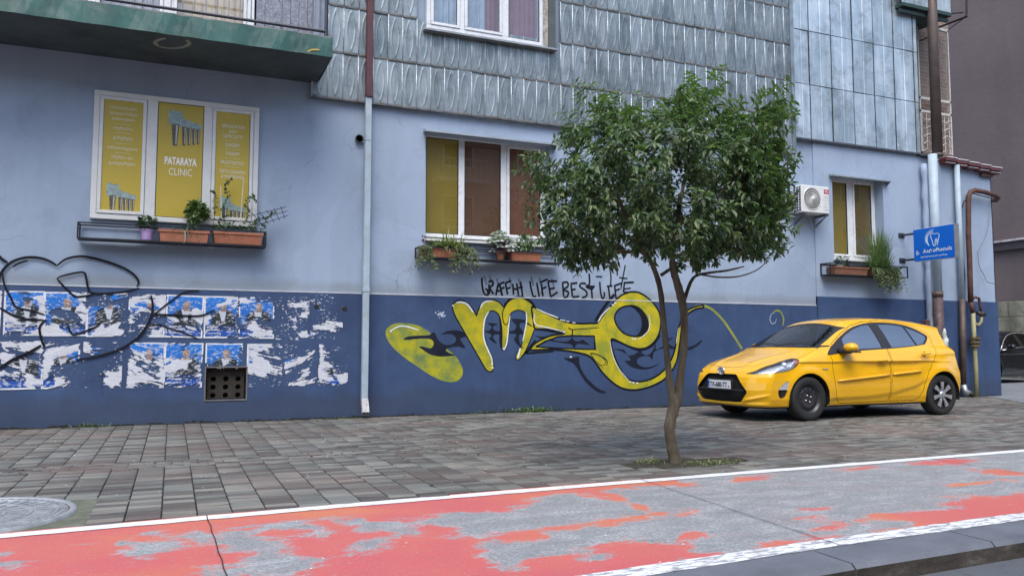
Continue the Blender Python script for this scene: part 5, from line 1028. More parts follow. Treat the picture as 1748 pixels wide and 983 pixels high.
# big looping black line drawing at the left, over wall and posters
z2 = lambda P: zoomY(P, 0, 420, 2.731, 11.520); layL = lambda d: (lambda a, c: (a, 11.520 - d, c))
LD_ = thing('graffiti_drawing', (-1, 11.52, 1.7), 'looping black spray line drawing across the wall and the torn posters at left', 'graffiti')
LIN = [([(-8,190),(-5,150),(20,105),(60,72),(120,54),(180,55),(230,70),(265,92)],.034),([(265,92),(310,60),(380,48),(460,62),(560,95),(620,130),(646,165),(638,190)],.030),([(265,152),(300,137),(385,122),(402,150),(410,190),(435,220),(560,216),(650,195)],.026),([(265,152),(300,190),(345,232),(380,235),(435,225)],.026),([(-10,40),(10,62),(36,78)],.035),([(60,98),(90,80),(130,68)],.022),
 ([(10,120),(22,185),(50,240),(76,285),(140,300),(210,320)],.024),([(-5,285),(60,322),(110,338),(205,345)],.026),([(215,342),(185,378),(192,430),(206,470)],.028),([(315,365),(336,410),(370,406),(440,380),(470,358)],.024),([(-5,572),(60,530),(130,500),(192,462)],.040),([(355,530),(450,515),(560,480),(650,420),(700,340),(712,280),(704,228)],.030),([(720,318),(790,262),(860,216),(930,208)],.022),([(700,330),(740,320),(800,322),(930,325),(1000,298)],.026),([(690,375),(740,366),(780,380),(850,402),(925,432)],.020)]
for i, (P, wd) in enumerate(LIN):
    m = MB(); m.ribbon(spline(z2(P), False, 6), wd, layL(.0005 * i), .45); m.build('spray_line', M_gk, LD_)
m = MB(); c = onY(752, 536, YS); rs_ = random.Random(3)
for k in range(26):
    a, r_ = rs_.uniform(0, 6.28), rs_.random() ** 1.5 * .09; x, z = c[0] + r_ * math.cos(a), c[1] + r_ * math.sin(a) * .8; s_ = rs_.uniform(.004, .016); m.poly([(x + s_ * math.cos(t) * rs_.uniform(.5, 1.3), z + s_ * math.sin(t) * rs_.uniform(.5, 1.3)) for t in np.linspace(0, 6.28, 8)[:-1]], lay(.0002 + .00003 * k))
tag(m.build('chipped_paint', plain('white_chip', (.45, .52, .62), .7), None, origin=(c[0], YS, c[1])), 'small cluster of white paint chips on the blue base left of the yellow letters', 'paint chips', kind='stuff')
# ================================================================== window boxes and plants
M_terra = plain('terracotta', (.36, .135, .075), .7, var=.12, scale=9, bump=.15, dirt=(.42, .25, .17), dirt_amt=.4); M_terra2 = plain('brown_terracotta', (.20, .085, .05), .75, var=.15, scale=9, dirt=(.3, .18, .12), dirt_amt=.4)
M_soil = plain('soil', (.03, .022, .016), .95)
M_frame = plain('black_angle_iron', (.022, .022, .028), .5, .4)
def mat_leaf(name, c1, c2, rough=.42, trans=.12, spec=.5):
    b = NB(name); r_ = b.n('ShaderNodeNewGeometry').outputs['Random Per Island']
    col = b.ramp(r_, [(0., c1), (1., c2)]); b.col(col); b.rough(rough); b.set(Specular_IOR_Level=spec)
    t = b.n('ShaderNodeBsdfTranslucent'); b.l(b.mix(1., col, (1.6, 1.9, .7), 'MULTIPLY'), t.inputs[0]); mx = b.n('ShaderNodeMixShader'); mx.inputs[0].default_value = trans
    b.l(b.b.outputs[0], mx.inputs[1]); b.l(t.outputs[0], mx.inputs[2]); b.l(mx.outputs[0], b.out.inputs[0]); return b.m
M_lgreen = mat_leaf('leaf_mid_green', (.05, .10, .03), (.12, .20, .06)); M_ldark = mat_leaf('leaf_dark_green', (.025, .06, .022), (.07, .13, .04)); M_lgrey = mat_leaf('leaf_silver', (.42, .47, .47), (.66, .70, .70), .7); M_lpale = mat_leaf('leaf_yellow_green', (.14, .19, .06), (.26, .30, .12)); M_lpur = mat_leaf('leaf_purple', (.10, .045, .07), (.18, .09, .11)); M_ltrail = mat_leaf('leaf_trailing', (.045, .075, .025), (.14, .17, .07))
LEAF_T = np.array([(0, 0, 0), (-.5, .38, .04), (0, .34, -.05), (.5, .38, .04), (-.36, .74, .0), (0, .70, -.09), (.36, .74, .0), (0, 1.0, -.20)])
LEAF_F = np.array([(0, 2, 1), (0, 3, 2), (1, 2, 5), (1, 5, 4), (2, 3, 6), (2, 6, 5), (4, 5, 7), (5, 6, 7)])
def leaves(P, D, N, L, Wd, curl=1.0):
    """P base points, D directions, N approx. normals, L lengths, Wd widths"""
    D = D / np.linalg.norm(D, axis=1, keepdims=True); S = np.cross(D, N); S /= np.linalg.norm(S, axis=1, keepdims=True) + 1e-9; U = np.cross(S, D)
    T = LEAF_T; V = P[:, None] + S[:, None] * (T[None, :, 0:1] * Wd[:, None, None]) + D[:, None] * (T[None, :, 1:2] * L[:, None, None]) + U[:, None] * (T[None, :, 2:3] * L[:, None, None] * curl)
    F = LEAF_F[None] + (np.arange(len(P)) * 8)[:, None, None]; return V.reshape(-1, 3), F.reshape(-1, 3)
def blade(mb, p, d, L, wd, droop, n=6):
    p = Vector(p); d = Vector(d).normalized(); s = d.cross(Vector((0, 0, 1))); s = s.normalized() if s.length > .05 else Vector((1, 0, 0)); Lp = []; Rp = []
    for i in range(n + 1):
        t = i / n; h = wd * (1 - t ** 2.2) * .5 + .0004; Lp.append(p - s * h); Rp.append(p + s * h); d = (d + Vector((0, 0, -droop / n))).normalized(); p = p + d * (L / n)
    V = Lp + Rp; mb.add(V, [(i, i + 1, n + 2 + i, n + 1 + i) for i in range(n)])
def grassy(mb, c, n, L, wd, spread, droop, rx=.03, ry=.03, up=1.0, rg=rnd):
    for i in range(n):
        a = rg.uniform(0, 6.283); k = rg.uniform(.1, 1) * spread; blade(mb, (c[0] + rg.uniform(-rx, rx), c[1] + rg.uniform(-ry, ry), c[2]), (math.cos(a) * k, math.sin(a) * k, up), L * rg.uniform(.55, 1.1), wd * rg.uniform(.7, 1.2), droop * rg.uniform(.4, 1.3))
def bushy(c, r, n, L, wd, rs, down=.25):
    th = rs.uniform(0, 6.283, n); ph = np.arccos(rs.uniform(-.7, 1, n)); q = rs.uniform(.25, 1, n) ** .5
    d = np.stack([np.sin(ph) * np.cos(th), np.sin(ph) * np.sin(th), np.cos(ph)], 1); P = np.array(c) + d * q[:, None] * np.array(r)
    D = d + rs.normal(0, .5, (n, 3)); D[:, 2] -= down; N = d + rs.normal(0, .3, (n, 3)) + [0, 0, .6]
    return leaves(P, D, N, L * rs.uniform(.6, 1.2, n), wd * rs.uniform(.7, 1.1, n))
def trail(mb, c, n, L, rg, wd=.012, lf=None, spread=.12):
    P = []; D = []
    for i in range(n):
        x, y, z = c[0] + rg.uniform(-spread, spread), c[1] + rg.uniform(-.05, .02), c[2]; pts = [(x, y, z)]; dx = rg.uniform(-.5, .5); ln = L * rg.uniform(.4, 1.0); k = 9
        for j in range(k):
            t = (j + 1) / k; pts.append((x + dx * ln * t + .012 * math.sin(j * 2 + i), y - .07 * math.sin(min(1, t * 2) * 1.57) - .02 * t, z + .03 * math.sin(t * 3.1) - ln * t ** 1.3))
        mb.tube(pts, .0016, 3, False)
        for j in range(1, k + 1):
            for q in range(3): P.append([pts[j][w] + rg.uniform(-.012, .012) for w in range(3)]); D.append([rg.uniform(-1, 1), rg.uniform(-1, .3), rg.uniform(-.8, .3)])
    P = np.array(P); D = np.array(D); rs = np.random.RandomState(n); V, F = leaves(P, D, rs.normal(0, .4, P.shape) + [0, -1, .5], rs.uniform(.6, 1.3, len(P)) * .05, rs.uniform(.6, 1.2, len(P)) * wd); return V, F
def trough(name, x0, x1, Y0, Y1, z0, z1, label, mat, ribs=True, group='terracotta window boxes'):
    T_ = thing(name, ((x0 + x1) / 2, (Y0 + Y1) / 2, z0), label, 'planter', group); t = .022
    def ring(o, z): return [(x0 + o, Y0 + o, z), (x1 - o, Y0 + o, z), (x1 - o, Y1 - o, z), (x0 + o, Y1 - o, z)]
    m = MB(); m.add(ring(t, z0) + ring(.006, z1 - .03), [(0, 1, 5, 4), (1, 2, 6, 5), (2, 3, 7, 6), (3, 0, 4, 7), (3, 2, 1, 0)]); 
    if ribs:
        nr = int((x1 - x0) / .022)
        for i in range(nr):
            xx = x0 + .03 + (x1 - x0 - .06) * i / (nr - 1); m.add([(xx - .004, Y0 + t - .001, z0 + .012), (xx + .004, Y0 + t - .001, z0 + .012), (xx + .004, Y0 + .004, z1 - .035), (xx - .004, Y0 + .004, z1 - .035), (xx, Y0 + t - .006, z0 + .012), (xx, Y0 + .000, z1 - .035)], [(0, 4, 5, 3), (4, 1, 2, 5)])
    m.build('pot', mat, T_); m = MB()
    for (a, c) in ((0, .014),): m.add(ring(-.006, z1 - .032) + ring(-.008, z1) + ring(.012, z1) + ring(.014, z1 - .03), [(0, 1, 5, 4), (1, 2, 6, 5), (2, 3, 7, 6), (3, 0, 4, 7), (4, 5, 9, 8), (5, 6, 10, 9), (6, 7, 11, 10), (7, 4, 8, 11), (8, 9, 13, 12), (9, 10, 14, 13), (10, 11, 15, 14), (11, 8, 12, 15)])
    m.build('rim', mat, T_); m = MB(); m.add(ring(.012, z1 - .018), [(0, 1, 2, 3)]); m.build('soil', M_soil, T_); return T_
def rack(x0, x1, Y0, Y1, z0, z1, label, mids=(), t=.018):
    T_ = thing('planter_rack', ((x0 + x1) / 2, Y1, z0), label, 'rack', 'black iron window box racks')
    for (z) in (z0, z1 - t):
        m = MB(); bars_xy = [(x0, x1, Y0, Y0 + t), (x0, x0 + t, Y0 + t, Y1), (x1 - t, x1, Y0 + t, Y1), (x0, x1, Y1, Y1 + t)]
        for a, c, d, e in bars_xy: m.box(a, c, d, e, z, z + t)
        m.build('rail', M_frame, T_)
    for xx in (x0, x1 - t, *mids): m = MB(); m.box(xx, xx + t, Y0, Y0 + t, z0 + t, z1 - t); m.build('upright', M_frame, T_)
    for xx in (x0, x1 - t): m = MB(); m.box(xx, xx + t, Y1 - .002, Y1 + t, z0 + t, z1 - t); m.build('upright', M_frame, T_)
    m = MB(); m.box(x0 + t, x1 - t, Y0 + t, Y1, z0 + .002, z0 + .006); m.build('shelf', M_frame, T_); return T_
def potplant(name, loc, label, parts, cat='plant'):
    T_ = thing(name, loc, label, cat)
    for pn, V, F, mat in parts: mk(pn, V, F, mat, T_)
    return T_
ry0, ry1 = 11.27, 11.50
q = lambda px, py, Y=ry0: onY(px, py, Y)
rack(q(131, 400)[0], q(455, 400)[0], ry0, ry1, q(455, 422)[1] - .0, q(455, 396)[1] + .005, 'long black iron rack under the clinic window holding three pots', mids=(q(361, 410)[0],))
rack(q(716, 430)[0], q(960, 430)[0], ry0, ry1, 2.315, 2.345 + .14, 'black iron rack under the middle window, right end behind tree leaves')
rack(q(1417, 455)[0], q(1550, 455)[0], ry0, ry1, q(1420, 469)[1], q(1420, 448)[1], 'black iron rack under the narrow right window')
def tr(px0, px1, zt, zb, pxr, label, mat, ribs=True, Y0=11.285, Y1=11.49):
    a, c = onY(px0, 400, Y0)[0], onY(px1, 400, Y0)[0]; return (a, c, trough('planter_box', a, c, Y0, Y1, zb, zt, label, mat, ribs))
zr = q(455, 422)[1] + .022
t1 = tr(271, 357, zr + .155, zr, 0, 'smooth terracotta window box in the middle of the clinic window rack', M_terra, False)
t2 = tr(364, 449, zr + .165, zr + .005, 0, 'ribbed terracotta window box at the right end of the clinic window rack', M_terra)
t3 = tr(721, 800, 2.335 + .15, 2.335, 0, 'terracotta window box at the left end of the middle window rack', M_terra)
t4 = tr(873, 925, 2.335 + .15, 2.335, 0, 'terracotta window box at the tree side of the middle window rack', M_terra)
z3_ = q(1420, 469)[1] + .02
t5 = tr(1424, 1481, z3_ + .15, z3_, 0, 'chipped terracotta window box on the left of the narrow window rack', M_terra2, False); t6 = tr(1487, 1531, z3_ + .15, z3_, 0, 'brown terracotta window box on the right of the narrow window rack', M_terra2, False)
# two round pots
def round_pot(px, z0, h, r, label, mat, name='flower_pot', cat='pot'):
    x = onY(px, 400, 11.38)[0]; T_ = thing(name, (x, 11.38, z0), label, cat); m = MB(); m.lathe([(0, 0), (r * .68, 0), (r * .95, h * .82), (r, h * .82), (r * 1.04, h), (r * .93, h), (r * .9, h * .86), (0, h * .86)], (x, 11.38, z0), n=24); m.build('pot', mat, T_, False)
    m = MB(); m.lathe([(0, -.002), (r * .85, -.002), (r * .95, .018), (r * .9, .018), (r * .7, .004)], (x, 11.38, z0), n=24); m.build('saucer', mat, T_); return x
xp = round_pot(251, zr, .15, .085, 'small lilac flower pot at the left of the clinic window rack', plain('lilac_plastic', (.42, .30, .55), .45, var=.05))
xs = round_pot(854, 2.337, .13, .075, 'small round brown pot between the boxes of the middle window rack', M_terra2)
rs = np.random.RandomState(11)
V, F = bushy((xp, 11.38, zr + .23), (.11, .10, .085), 150, .06, .042, rs); potplant('potted_plant', (xp, 11.38, zr + .13), 'round dark green leafy plant in the lilac pot', [('foliage', V, F, M_ldark)])
# tall geranium-like plant, arching leaves, ivy on sticks
xg = (t1[0] + t1[1]) / 2; zt = zr + .14; G = random.Random(3)
px_ = onY(335, 400, 11.38)[0]; V, F = bushy((px_, 11.38, zt + .27), (.12, .09, .15), 190, .075, .06, rs); m = MB()
for k in range(5): m.tube(spline([(px_ + G.uniform(-.05, .05), 11.38, zt - .02), (px_ + G.uniform(-.04, .04), 11.38, zt + .15), (px_ + G.uniform(-.07, .07), 11.37, zt + .32)]), .004, 5)
potplant('geranium', (px_, 11.38, zt), 'upright round leaved green plant in the smooth terracotta box', [('foliage', V, F, M_lgreen), ('stem', m.V, m.F, M_lgreen)])
m = MB(); c0 = onY(318, 400, 11.36)[0]; grassy(m, (c0, 11.36, zt), 26, .30, .020, 1.6, 2.4, .06, .03, .7, G); V2, F2 = bushy((c0, 11.36, zt + .02), (.22, .07, .05), 60, .06, .02, rs, .6)
potplant('succulent', (c0, 11.36, zt), 'grey green plant with long drooping pointed leaves over the smooth terracotta box', [('foliage', m.V, m.F, mat_leaf('leaf_grey_green', (.10, .14, .10), (.20, .25, .18), .5)), ('sprig', V2, F2, M_ldark)])
cx = onY(392, 400, 11.37)[0]; zt2 = zr + .15; m = MB(); P = []; D = []
vines = [[(386, 388), (380, 360), (388, 335), (385, 318), (393, 306)], [(364, 388), (368, 340), (362, 325)], [(410, 388), (425, 366), (422, 350), (432, 335), (436, 345)], [(425, 390), (440, 375), (455, 372), (470, 362)], [(372, 390), (378, 372), (395, 368)]]
for ln in vines:
    sp = spline([(*onY(a, c, 11.37),) for a, c in ln]); m.tube([(a, 11.37 + .01 * math.sin(i), c) for i, (a, c) in enumerate(sp)], .0028, 4)
    for i, (a, c) in enumerate(sp):
        for k in range(2): P.append((a + G.uniform(-.02, .02), 11.36 + G.uniform(-.02, .02), c)); D.append((G.uniform(-1, 1), -.5, G.uniform(-.8, .8)))
P = np.array(P); D = np.array(D); V, F = leaves(P, D, rs.normal(0, .5, P.shape) + [0, -1, .4], rs.uniform(.025, .05, len(P)), rs.uniform(.02, .04, len(P)))
V2, F2 = bushy((cx, 11.37, zt2 + .06), (.22, .08, .09), 150, .05, .03, rs, .5); V3, F3 = bushy((onY(440, 378, 11.37)[0], 11.36, zt2 + .12), (.13, .07, .08), 90, .04, .022, rs, .3)
potplant('climbing_plant', (cx, 11.37, zt2), 'thin climbing vine with sparse leaves in the ribbed terracotta box', [('foliage', np.concatenate([V, V2, V3]), np.concatenate([F, F2 + len(V), F3 + len(V) + len(V2)]), M_ldark), ('vine', m.V, m.F, M_ldark)])
m = MB()
for (a, c) in (((378, 385), (377, 318)), ((410, 385), (416, 303))): m.tube([(onY(*a, 11.36)[0], 11.36, onY(*a, 11.36)[1]), (onY(*c, 11.36)[0], 11.36, onY(*c, 11.36)[1])], .007, 6)
tag(m.build('plant_stick', plain('pale_stick', (.55, .5, .40), .7), None, origin=(cx, 11.36, zt2)), 'two pale sticks standing in the ribbed terracotta box', 'sticks')
m = MB(); A_ = [onY(*q_, 11.33) for q_ in ((447, 386), (488, 372), (430, 367), (482, 354))]; lerp = lambda u, v: tuple((A_[0][k] * (1 - u) + A_[1][k] * u) * (1 - v) + (A_[2][k] * (1 - u) + A_[3][k] * u) * v for k in (0, 1))
for i in range(5): u = i / 4 * .92 + .04; a, c = lerp(u, -.05), lerp(u, 1.1); m.tube([(a[0], 11.33, a[1]), (c[0], 11.33, c[1])], .0045, 5)
for v in (0.15, .55, .95): a, c = lerp(-.1, v), lerp(1.12, v); m.tube([(a[0], 11.326, a[1]), (c[0], 11.326, c[1])], .0045, 5)
tag(m.build('trellis', M_frame, None, origin=(A_[0][0], 11.33, A_[0][1])), 'small tilted black wire trellis at the right end of the clinic window rack', 'trellis')
# middle window plants
c1 = (onY(765, 400, 11.38)[0], 11.38, 2.47); m = MB(); grassy(m, c1, 190, .34, .018, 1.2, 1.6, .20, .04, 1.0, G); grassy(m, (c1[0] + .12, 11.36, 2.47), 100, .24, .015, 1.3, 2.6, .14, .03, .8, G)
V, F = bushy((c1[0] - .2, 11.38, 2.5), (.13, .07, .05), 60, .05, .02, rs); V2, F2 = trail(m, (c1[0] + .22, 11.30, 2.49), 18, .42, G, .024); V3, F3 = trail(m, (t3[0] + .02, 11.31, 2.48), 10, .36, G, .022, spread=.06)
potplant('spider_plant', c1, 'grassy arching plant spilling out of the left box under the middle window', [('foliage', m.V, m.F, M_lpale), ('sprig', np.concatenate([V, V2, V3]), np.concatenate([F, F2 + len(V), F3 + len(V) + len(V2)]), M_ltrail)])
V, F = bushy((onY(723, 402, 11.38)[0], 11.37, 2.60), (.03, .03, .03), 14, .04, .03, rs); m = MB(); m.tube([(onY(724, 410, 11.38)[0], 11.38, 2.47), (onY(723, 402, 11.38)[0], 11.37, 2.6)], .004, 4); potplant('small_flower', (onY(724, 410, 11.38)[0], 11.38, 2.47), 'small dark purple flower at the left end of the middle window box', [('blossom', V, F, M_lpur), ('stem', m.V, m.F, M_ldark)])
c2 = (xs, 11.36, 2.60); m = MB(); P = []; D = []; N = []
for k in range(95):
    a = G.uniform(0, 6.28); e = G.uniform(-.35, 1.5); d = Vector((math.cos(a) * math.cos(e), math.sin(a) * math.cos(e) * .7, math.sin(e))); tip = Vector((xs + (.06 if d.z < .3 else 0), 11.35, 2.54)) + d * G.uniform(.10, .24); m.tube([(xs, 11.37, 2.46), tip], .003, 4)
    for j in range(12):
        P.append(tip); th = j * 2.4; D.append(d * .5 + Vector((math.cos(th), math.sin(th), .2 * math.sin(th * 2)))); N.append(d + Vector((0, 0, .2)))
P, D, N = map(np.array, (P, D, N)); V, F = leaves(P, D, N, rs.uniform(.04, .07, len(P)), rs.uniform(.018, .028, len(P)))
potplant('silver_plant', c2, 'silvery white rosette leaved plant in the small round pot', [('foliage', V, F, M_lgrey), ('stem', m.V, m.F, M_lpur)])
c3 = (onY(892, 400, 11.38)[0], 11.38, 2.47); V, F = bushy((c3[0] + .04, 11.38, 2.60), (.15, .09, .17), 260, .05, .03, rs); m = MB()
for k in range(8): m.tube([(c3[0] + G.uniform(-.12, .12), 11.38, 2.47), (c3[0] + G.uniform(-.16, .16), 11.37, 2.68)], .003, 4)
potplant('green_herb', c3, 'light green leafy herb in the box beside the silver plant', [('foliage', V, F, M_lgreen), ('stem', m.V, m.F, M_lgreen)])
# right window plants
c4 = (onY(1500, 440, 11.38)[0], 11.38, z3_ + .13); m = MB(); grassy(m, c4, 260, .78, .017, .62, .8, .13, .05, 1.6, G); grassy(m, (c4[0] - .14, 11.38, c4[2]), 170, .50, .014, 1.3, 1.7, .10, .05, .9, G); grassy(m, (c4[0] + .15, 11.36, c4[2]), 110, .62, .014, 1.5, 1.3, .05, .05, .9, G)
V2, F2 = trail(m, (c4[0] + .20, 11.30, c4[2] + .02), 40, .46, G, .022, spread=.14); V3, F3 = trail(m, (c4[0] - .16, 11.29, c4[2]), 30, .36, G, .022, spread=.16)
potplant('grass_plant', c4, 'tall grassy plant fountaining over the boxes of the narrow right window', [('foliage', m.V, m.F, mat_leaf('grass_blade', (.06, .12, .035), (.16, .24, .09))), ('trailing_sprig', np.concatenate([V2, V3]), np.concatenate([F2, F3 + len(V2)]), M_ltrail)])
c5 = (onY(1436, 440, 11.38)[0], 11.38, z3_ + .13); V, F = bushy((c5[0] + .03, 11.38, c5[2] + .10), (.13, .09, .14), 130, .05, .03, rs); V2, F2 = bushy((c5[0] - .06, 11.34, c5[2] + .03), (.06, .04, .02), 20, .04, .03, rs)
potplant('leafy_plant', c5, 'small dark leafy plant with white blossoms at the left of the narrow window rack', [('foliage', V, F, M_ldark), ('blossom', V2, F2, mat_leaf('white_petal', (.6, .6, .6), (.7, .7, .7), .6))])
# ================================================================== weeds, litter
def weed(px, py, n, L, label, wx=.1, mat=None, flat=1.0):
    x, y = onZ(px, py); y = min(y, 11.49); rs = np.random.RandomState(int(px)); P = np.stack([x + rs.normal(0, wx, n), y + rs.normal(0, .03 * flat, n) - .02, np.full(n, .0)], 1)
    m = MB(); g2 = random.Random(px)
    for p_ in P: blade(m, p_, (g2.gauss(0, .7), g2.gauss(-.2, .6), 1), L * g2.uniform(.4, 1.2), .009, g2.uniform(.5, 2), 3)
    P2 = P + rs.normal(0, .02, P.shape); P2[:, 2] = rs.uniform(0, L * .6, n); V, F = leaves(P2, rs.normal(0, 1, P.shape) + [0, 0, .3], rs.normal(0, .3, P.shape) + [0, 0, 1], rs.uniform(.4, 1, n) * L * .45, rs.uniform(.3, 1, n) * L * .3)
    T_ = thing('weed_tuft', (x, y, 0), label, 'weeds'); mk('blade', m.V, m.F, mat or M_lgreen, T_)['kind'] = 'stuff'; mk('leaf', V, F, mat or M_lgreen, T_)['kind'] = 'stuff'
weed(165, 727, 60, .07, 'small green weed tuft at the wall foot below the posters', .14)
weed(872, 697, 150, .12, 'largest green weed patch at the wall foot below the yellow graffiti', .24)
weed(800, 700, 50, .06, 'low weed sprigs at the wall foot just left of the largest weed patch', .15)
weed(580, 713, 45, .05, 'small weeds at the wall foot left of the square downpipe', .2)
weed(1106, 787, 70, .05, 'short grass patch beside the tree, on its left', .09, M_lpale, 2)
weed(1215, 790, 110, .045, 'short grass patch beside the tree, on its right', .16, M_lpale, 2.2)
m = MB(); m.poly(spline([(4.15 + .66 * math.cos(a) * (1 + .1 * math.sin(3 * a)), 5.93 + .26 * math.sin(a)) for a in np.linspace(0, 6.283, 14)[:-1]], True, 3), lambda a, c: (a, c, -.002))
b = NB('tree_pit_earth'); b.col(b.ramp(b.noise(9, 7, .7), [(.35, (.028, .024, .016)), (.55, (.06, .052, .032)), (.72, (.11, .115, .05))])); b.rough(.95); b.bump(b.noise(40, 6, .7), .9, .02); o = m.build('tree_pit', b.m); o['kind'] = 'structure'
# fallen petals and specks scattered over the paving
rs = np.random.RandomState(21); n = 520; x = rs.uniform(-2, 14, n); y = rs.uniform(3.2, 11.2, n); sz = rs.uniform(.004, .013, n) * np.where(y > 8, 1.5, 1); m = MB()
for i in range(n):
    a = rs.uniform(0, 3.14); c, s = math.cos(a) * sz[i], math.sin(a) * sz[i] * .5; z = .006; m.add([(x[i] - c, y[i] - s, z), (x[i] + s, y[i] - c * .5, z), (x[i] + c, y[i] + s, z + .003), (x[i] - s, y[i] + c * .5, z)], [(0, 1, 2, 3)])
tag(m.build('petal_litter', plain('pale_petal', (.62, .63, .60), .7, var=.1), None, origin=(5, 7, 0)), 'scattered small pale petals and specks on the brick paving', 'litter', kind='stuff')
rs = np.random.RandomState(4); n = 70; m = MB(); P = np.stack([rs.uniform(-1, 14, n), rs.uniform(5.4, 11.3, n), np.full(n, .006)], 1); V, F = leaves(P, np.concatenate([rs.normal(0, 1, (n, 2)), np.zeros((n, 1))], 1), rs.normal(0, .2, (n, 3)) + [0, 0, 1], rs.uniform(.03, .06, n), rs.uniform(.015, .03, n))
tag(mk('leaf_litter', V, F, mat_leaf('dry_leaf', (.05, .035, .02), (.14, .09, .04), .7), None, origin=(5, 7, 0)), 'a few fallen brown leaves on the brick paving', 'fallen leaves', kind='stuff')
# ================================================================== the tree
TY = 5.95
TR = thing('street_tree', (4.06, TY, 0), 'small evergreen street tree with forked trunk and dense round crown', 'tree')
b = NB('tree_bark'); n1 = b.noise(6, 6, .65, b.pos((2.5, 2.5, .6))); b.col(b.ramp(n1, [(.3, (.055, .042, .028)), (.5, (.10, .080, .052)), (.7, (.155, .135, .095))])); b.rough(.85); b.bump(b.math('ADD', b.noise(22, 5, .7, b.pos((1.4, 1.4, .35))), b.math('MULTIPLY', n1, .6)), .7, .012); M_bark = b.m
def tp(pts, dY=0.0): return [onY(a, c, TY + (dY * i / max(1, len(pts) - 1))) for i, (a, c) in enumerate(pts)]
def limb(px, rads, y0, y1, name='trunk', n=14):
    k = len(px); P = []
    for i, (a, c) in enumerate(px):
        yy = y0 + (y1 - y0) * i / (k - 1); x, z = onY(a, c, yy); P.append((x, yy, z))
    sp = spline(P, False, 5); rr_ = np.interp(np.linspace(0, 1, len(sp)), np.linspace(0, 1, len(rads)), rads)
    rr_ = [r_ * (1 + .05 * math.sin(i * 1.7) + .03 * math.sin(i * 3.1)) for i, r_ in enumerate(rr_)]; m = MB(); m.tube(sp, rr_, n); o = m.build(name, M_bark, TR, True); return sp
limb([(1154, 800), (1152, 785), (1146, 755), (1143, 730), (1149, 700), (1153, 682), (1152, 672)], [.070, .054, .047, .047, .050, .056, .044], TY, TY, 'trunk', 18)
A1 = limb([(1150, 690), (1143, 650), (1138, 600), (1133, 550), (1128, 500), (1120, 468), (1108, 442), (1092, 428)], [.038, .030, .026, .025, .024, .023, .020, .016], TY, TY + .12)
A2 = limb([(1155, 690), (1162, 640), (1168, 580), (1167, 530), (1162, 505), (1155, 480), (1148, 455), (1150, 420), (1156, 380), (1160, 330)], [.042, .034, .033, .035, .038, .033, .028, .024, .019, .012], TY, TY - .05)
A3 = limb([(1166, 520), (1172, 500), (1180, 480), (1190, 470), (1215, 465), (1240, 462), (1270, 455)], [.018, .017, .015, .013, .011, .010, .006], TY, TY + .1, 'branch', 8)
limb([(1195, 468), (1225, 473), (1260, 472), (1290, 462), (1310, 446)], [.009, .008, .007, .006, .004], TY, TY + .2, 'branch', 7)
limb([(1128, 470), (1140, 462), (1150, 455)], [.016, .015, .012], TY + .1, TY + .05, 'branch', 7)
limb([(1092, 428), (1070, 430), (1040, 428), (1000, 415), (960, 390)], [.02, .016, .014, .012, .007], TY + .12, TY + .2, 'branch', 8)
limb([(1105, 440), (1085, 400), (1060, 350), (1040, 290), (1030, 230)], [.022, .02, .016, .012, .006], TY + .12, TY - .3, 'branch', 8)
limb([(1150, 420), (1190, 380), (1230, 330), (1270, 270), (1290, 210)], [.024, .018, .014, .010, .005], TY, TY + .3, 'branch', 8)
limb([(1156, 380), (1170, 300), (1195, 220), (1210, 160)], [.02, .015, .01, .005], TY - .05, TY + .1, 'branch', 8)
limb([(1150, 440), (1200, 420), (1260, 400), (1310, 370)], [.018, .014, .01, .005], TY, TY - .35, 'branch', 7)
# crown: twigs and leaves inside the traced outline
OUT = [(890,300),(905,270),(935,268),(960,250),(945,232),(962,205),(990,190),(985,160),(1000,146),(1030,158),(1060,172),(1100,165),(1135,150),(1165,140),(1200,140),(1215,130),(1228,128),(1232,150),(1222,165),(1245,178),(1275,182),(1300,170),(1312,155),(1335,155),(1352,180),(1352,215),(1346,240),(1350,270),(1352,300),(1345,330),(1352,350),(1340,370),(1335,390),(1358,405),(1340,425),(1310,440),(1280,448),(1240,440),(1200,470),(1170,462),(1140,442),(1110,436),(1080,440),(1060,452),(1030,462),(990,465),(960,455),(930,440),(915,415),(905,385),(900,355),(895,325)]
OW = np.array(spline([onY(a, c, TY) for a, c in OUT], True, 3)); rs = np.random.RandomState(8)
lo_, hi_ = OW.min(0), OW.max(0); cx_, cz_ = (lo_ + hi_) / 2
pts = []
def crown_cells(n):
    out = []
    while len(out) < n:
        q_ = rs.uniform(lo_ - .0, hi_ + .0, (4000, 2)); d = -poly_sdf(q_[:, 0], q_[:, 1], OW); ok = d > np.where(rs.rand(len(d)) < .3, .01, .065); q_ = q_[ok]; d = d[ok]
        half = 1.02 * np.sqrt(np.clip(1 - ((q_[:, 0] - cx_) / 1.42) ** 2 * .8 - ((q_[:, 1] - cz_) / 1.0) ** 2 * .35, .05, 1)) * np.clip(d / .30, .18, 1) ** .6
        t = rs.uniform(-1, 1, len(q_)); t = np.sign(t) * np.abs(t) ** .6                    # more leaves near the skin
        y = TY + .05 + t * half; sc_ = y / TY
        # keep the outline where it is by following the sight line, with the true depth of the crown
        x = q_[:, 0] * sc_; z = 1 + (q_[:, 1] - 1) * sc_
        g = fbm(q_[:, 0] * 3.1 + 7, q_[:, 1] * 3.1 + y * 2.3, 3); g2 = fbm(q_[:, 0] * 6.3 + 3, q_[:, 1] * 6.3 + 1 + 5 * t, 2); keep = (g > .40) & (g2 > .36) & (rs.rand(len(g)) < np.clip(.62 + d * 2.0, 0, 1))
        for a in np.stack([x, y, z, d, t], 1)[keep]: out.append(a)
    return np.array(out[:n])
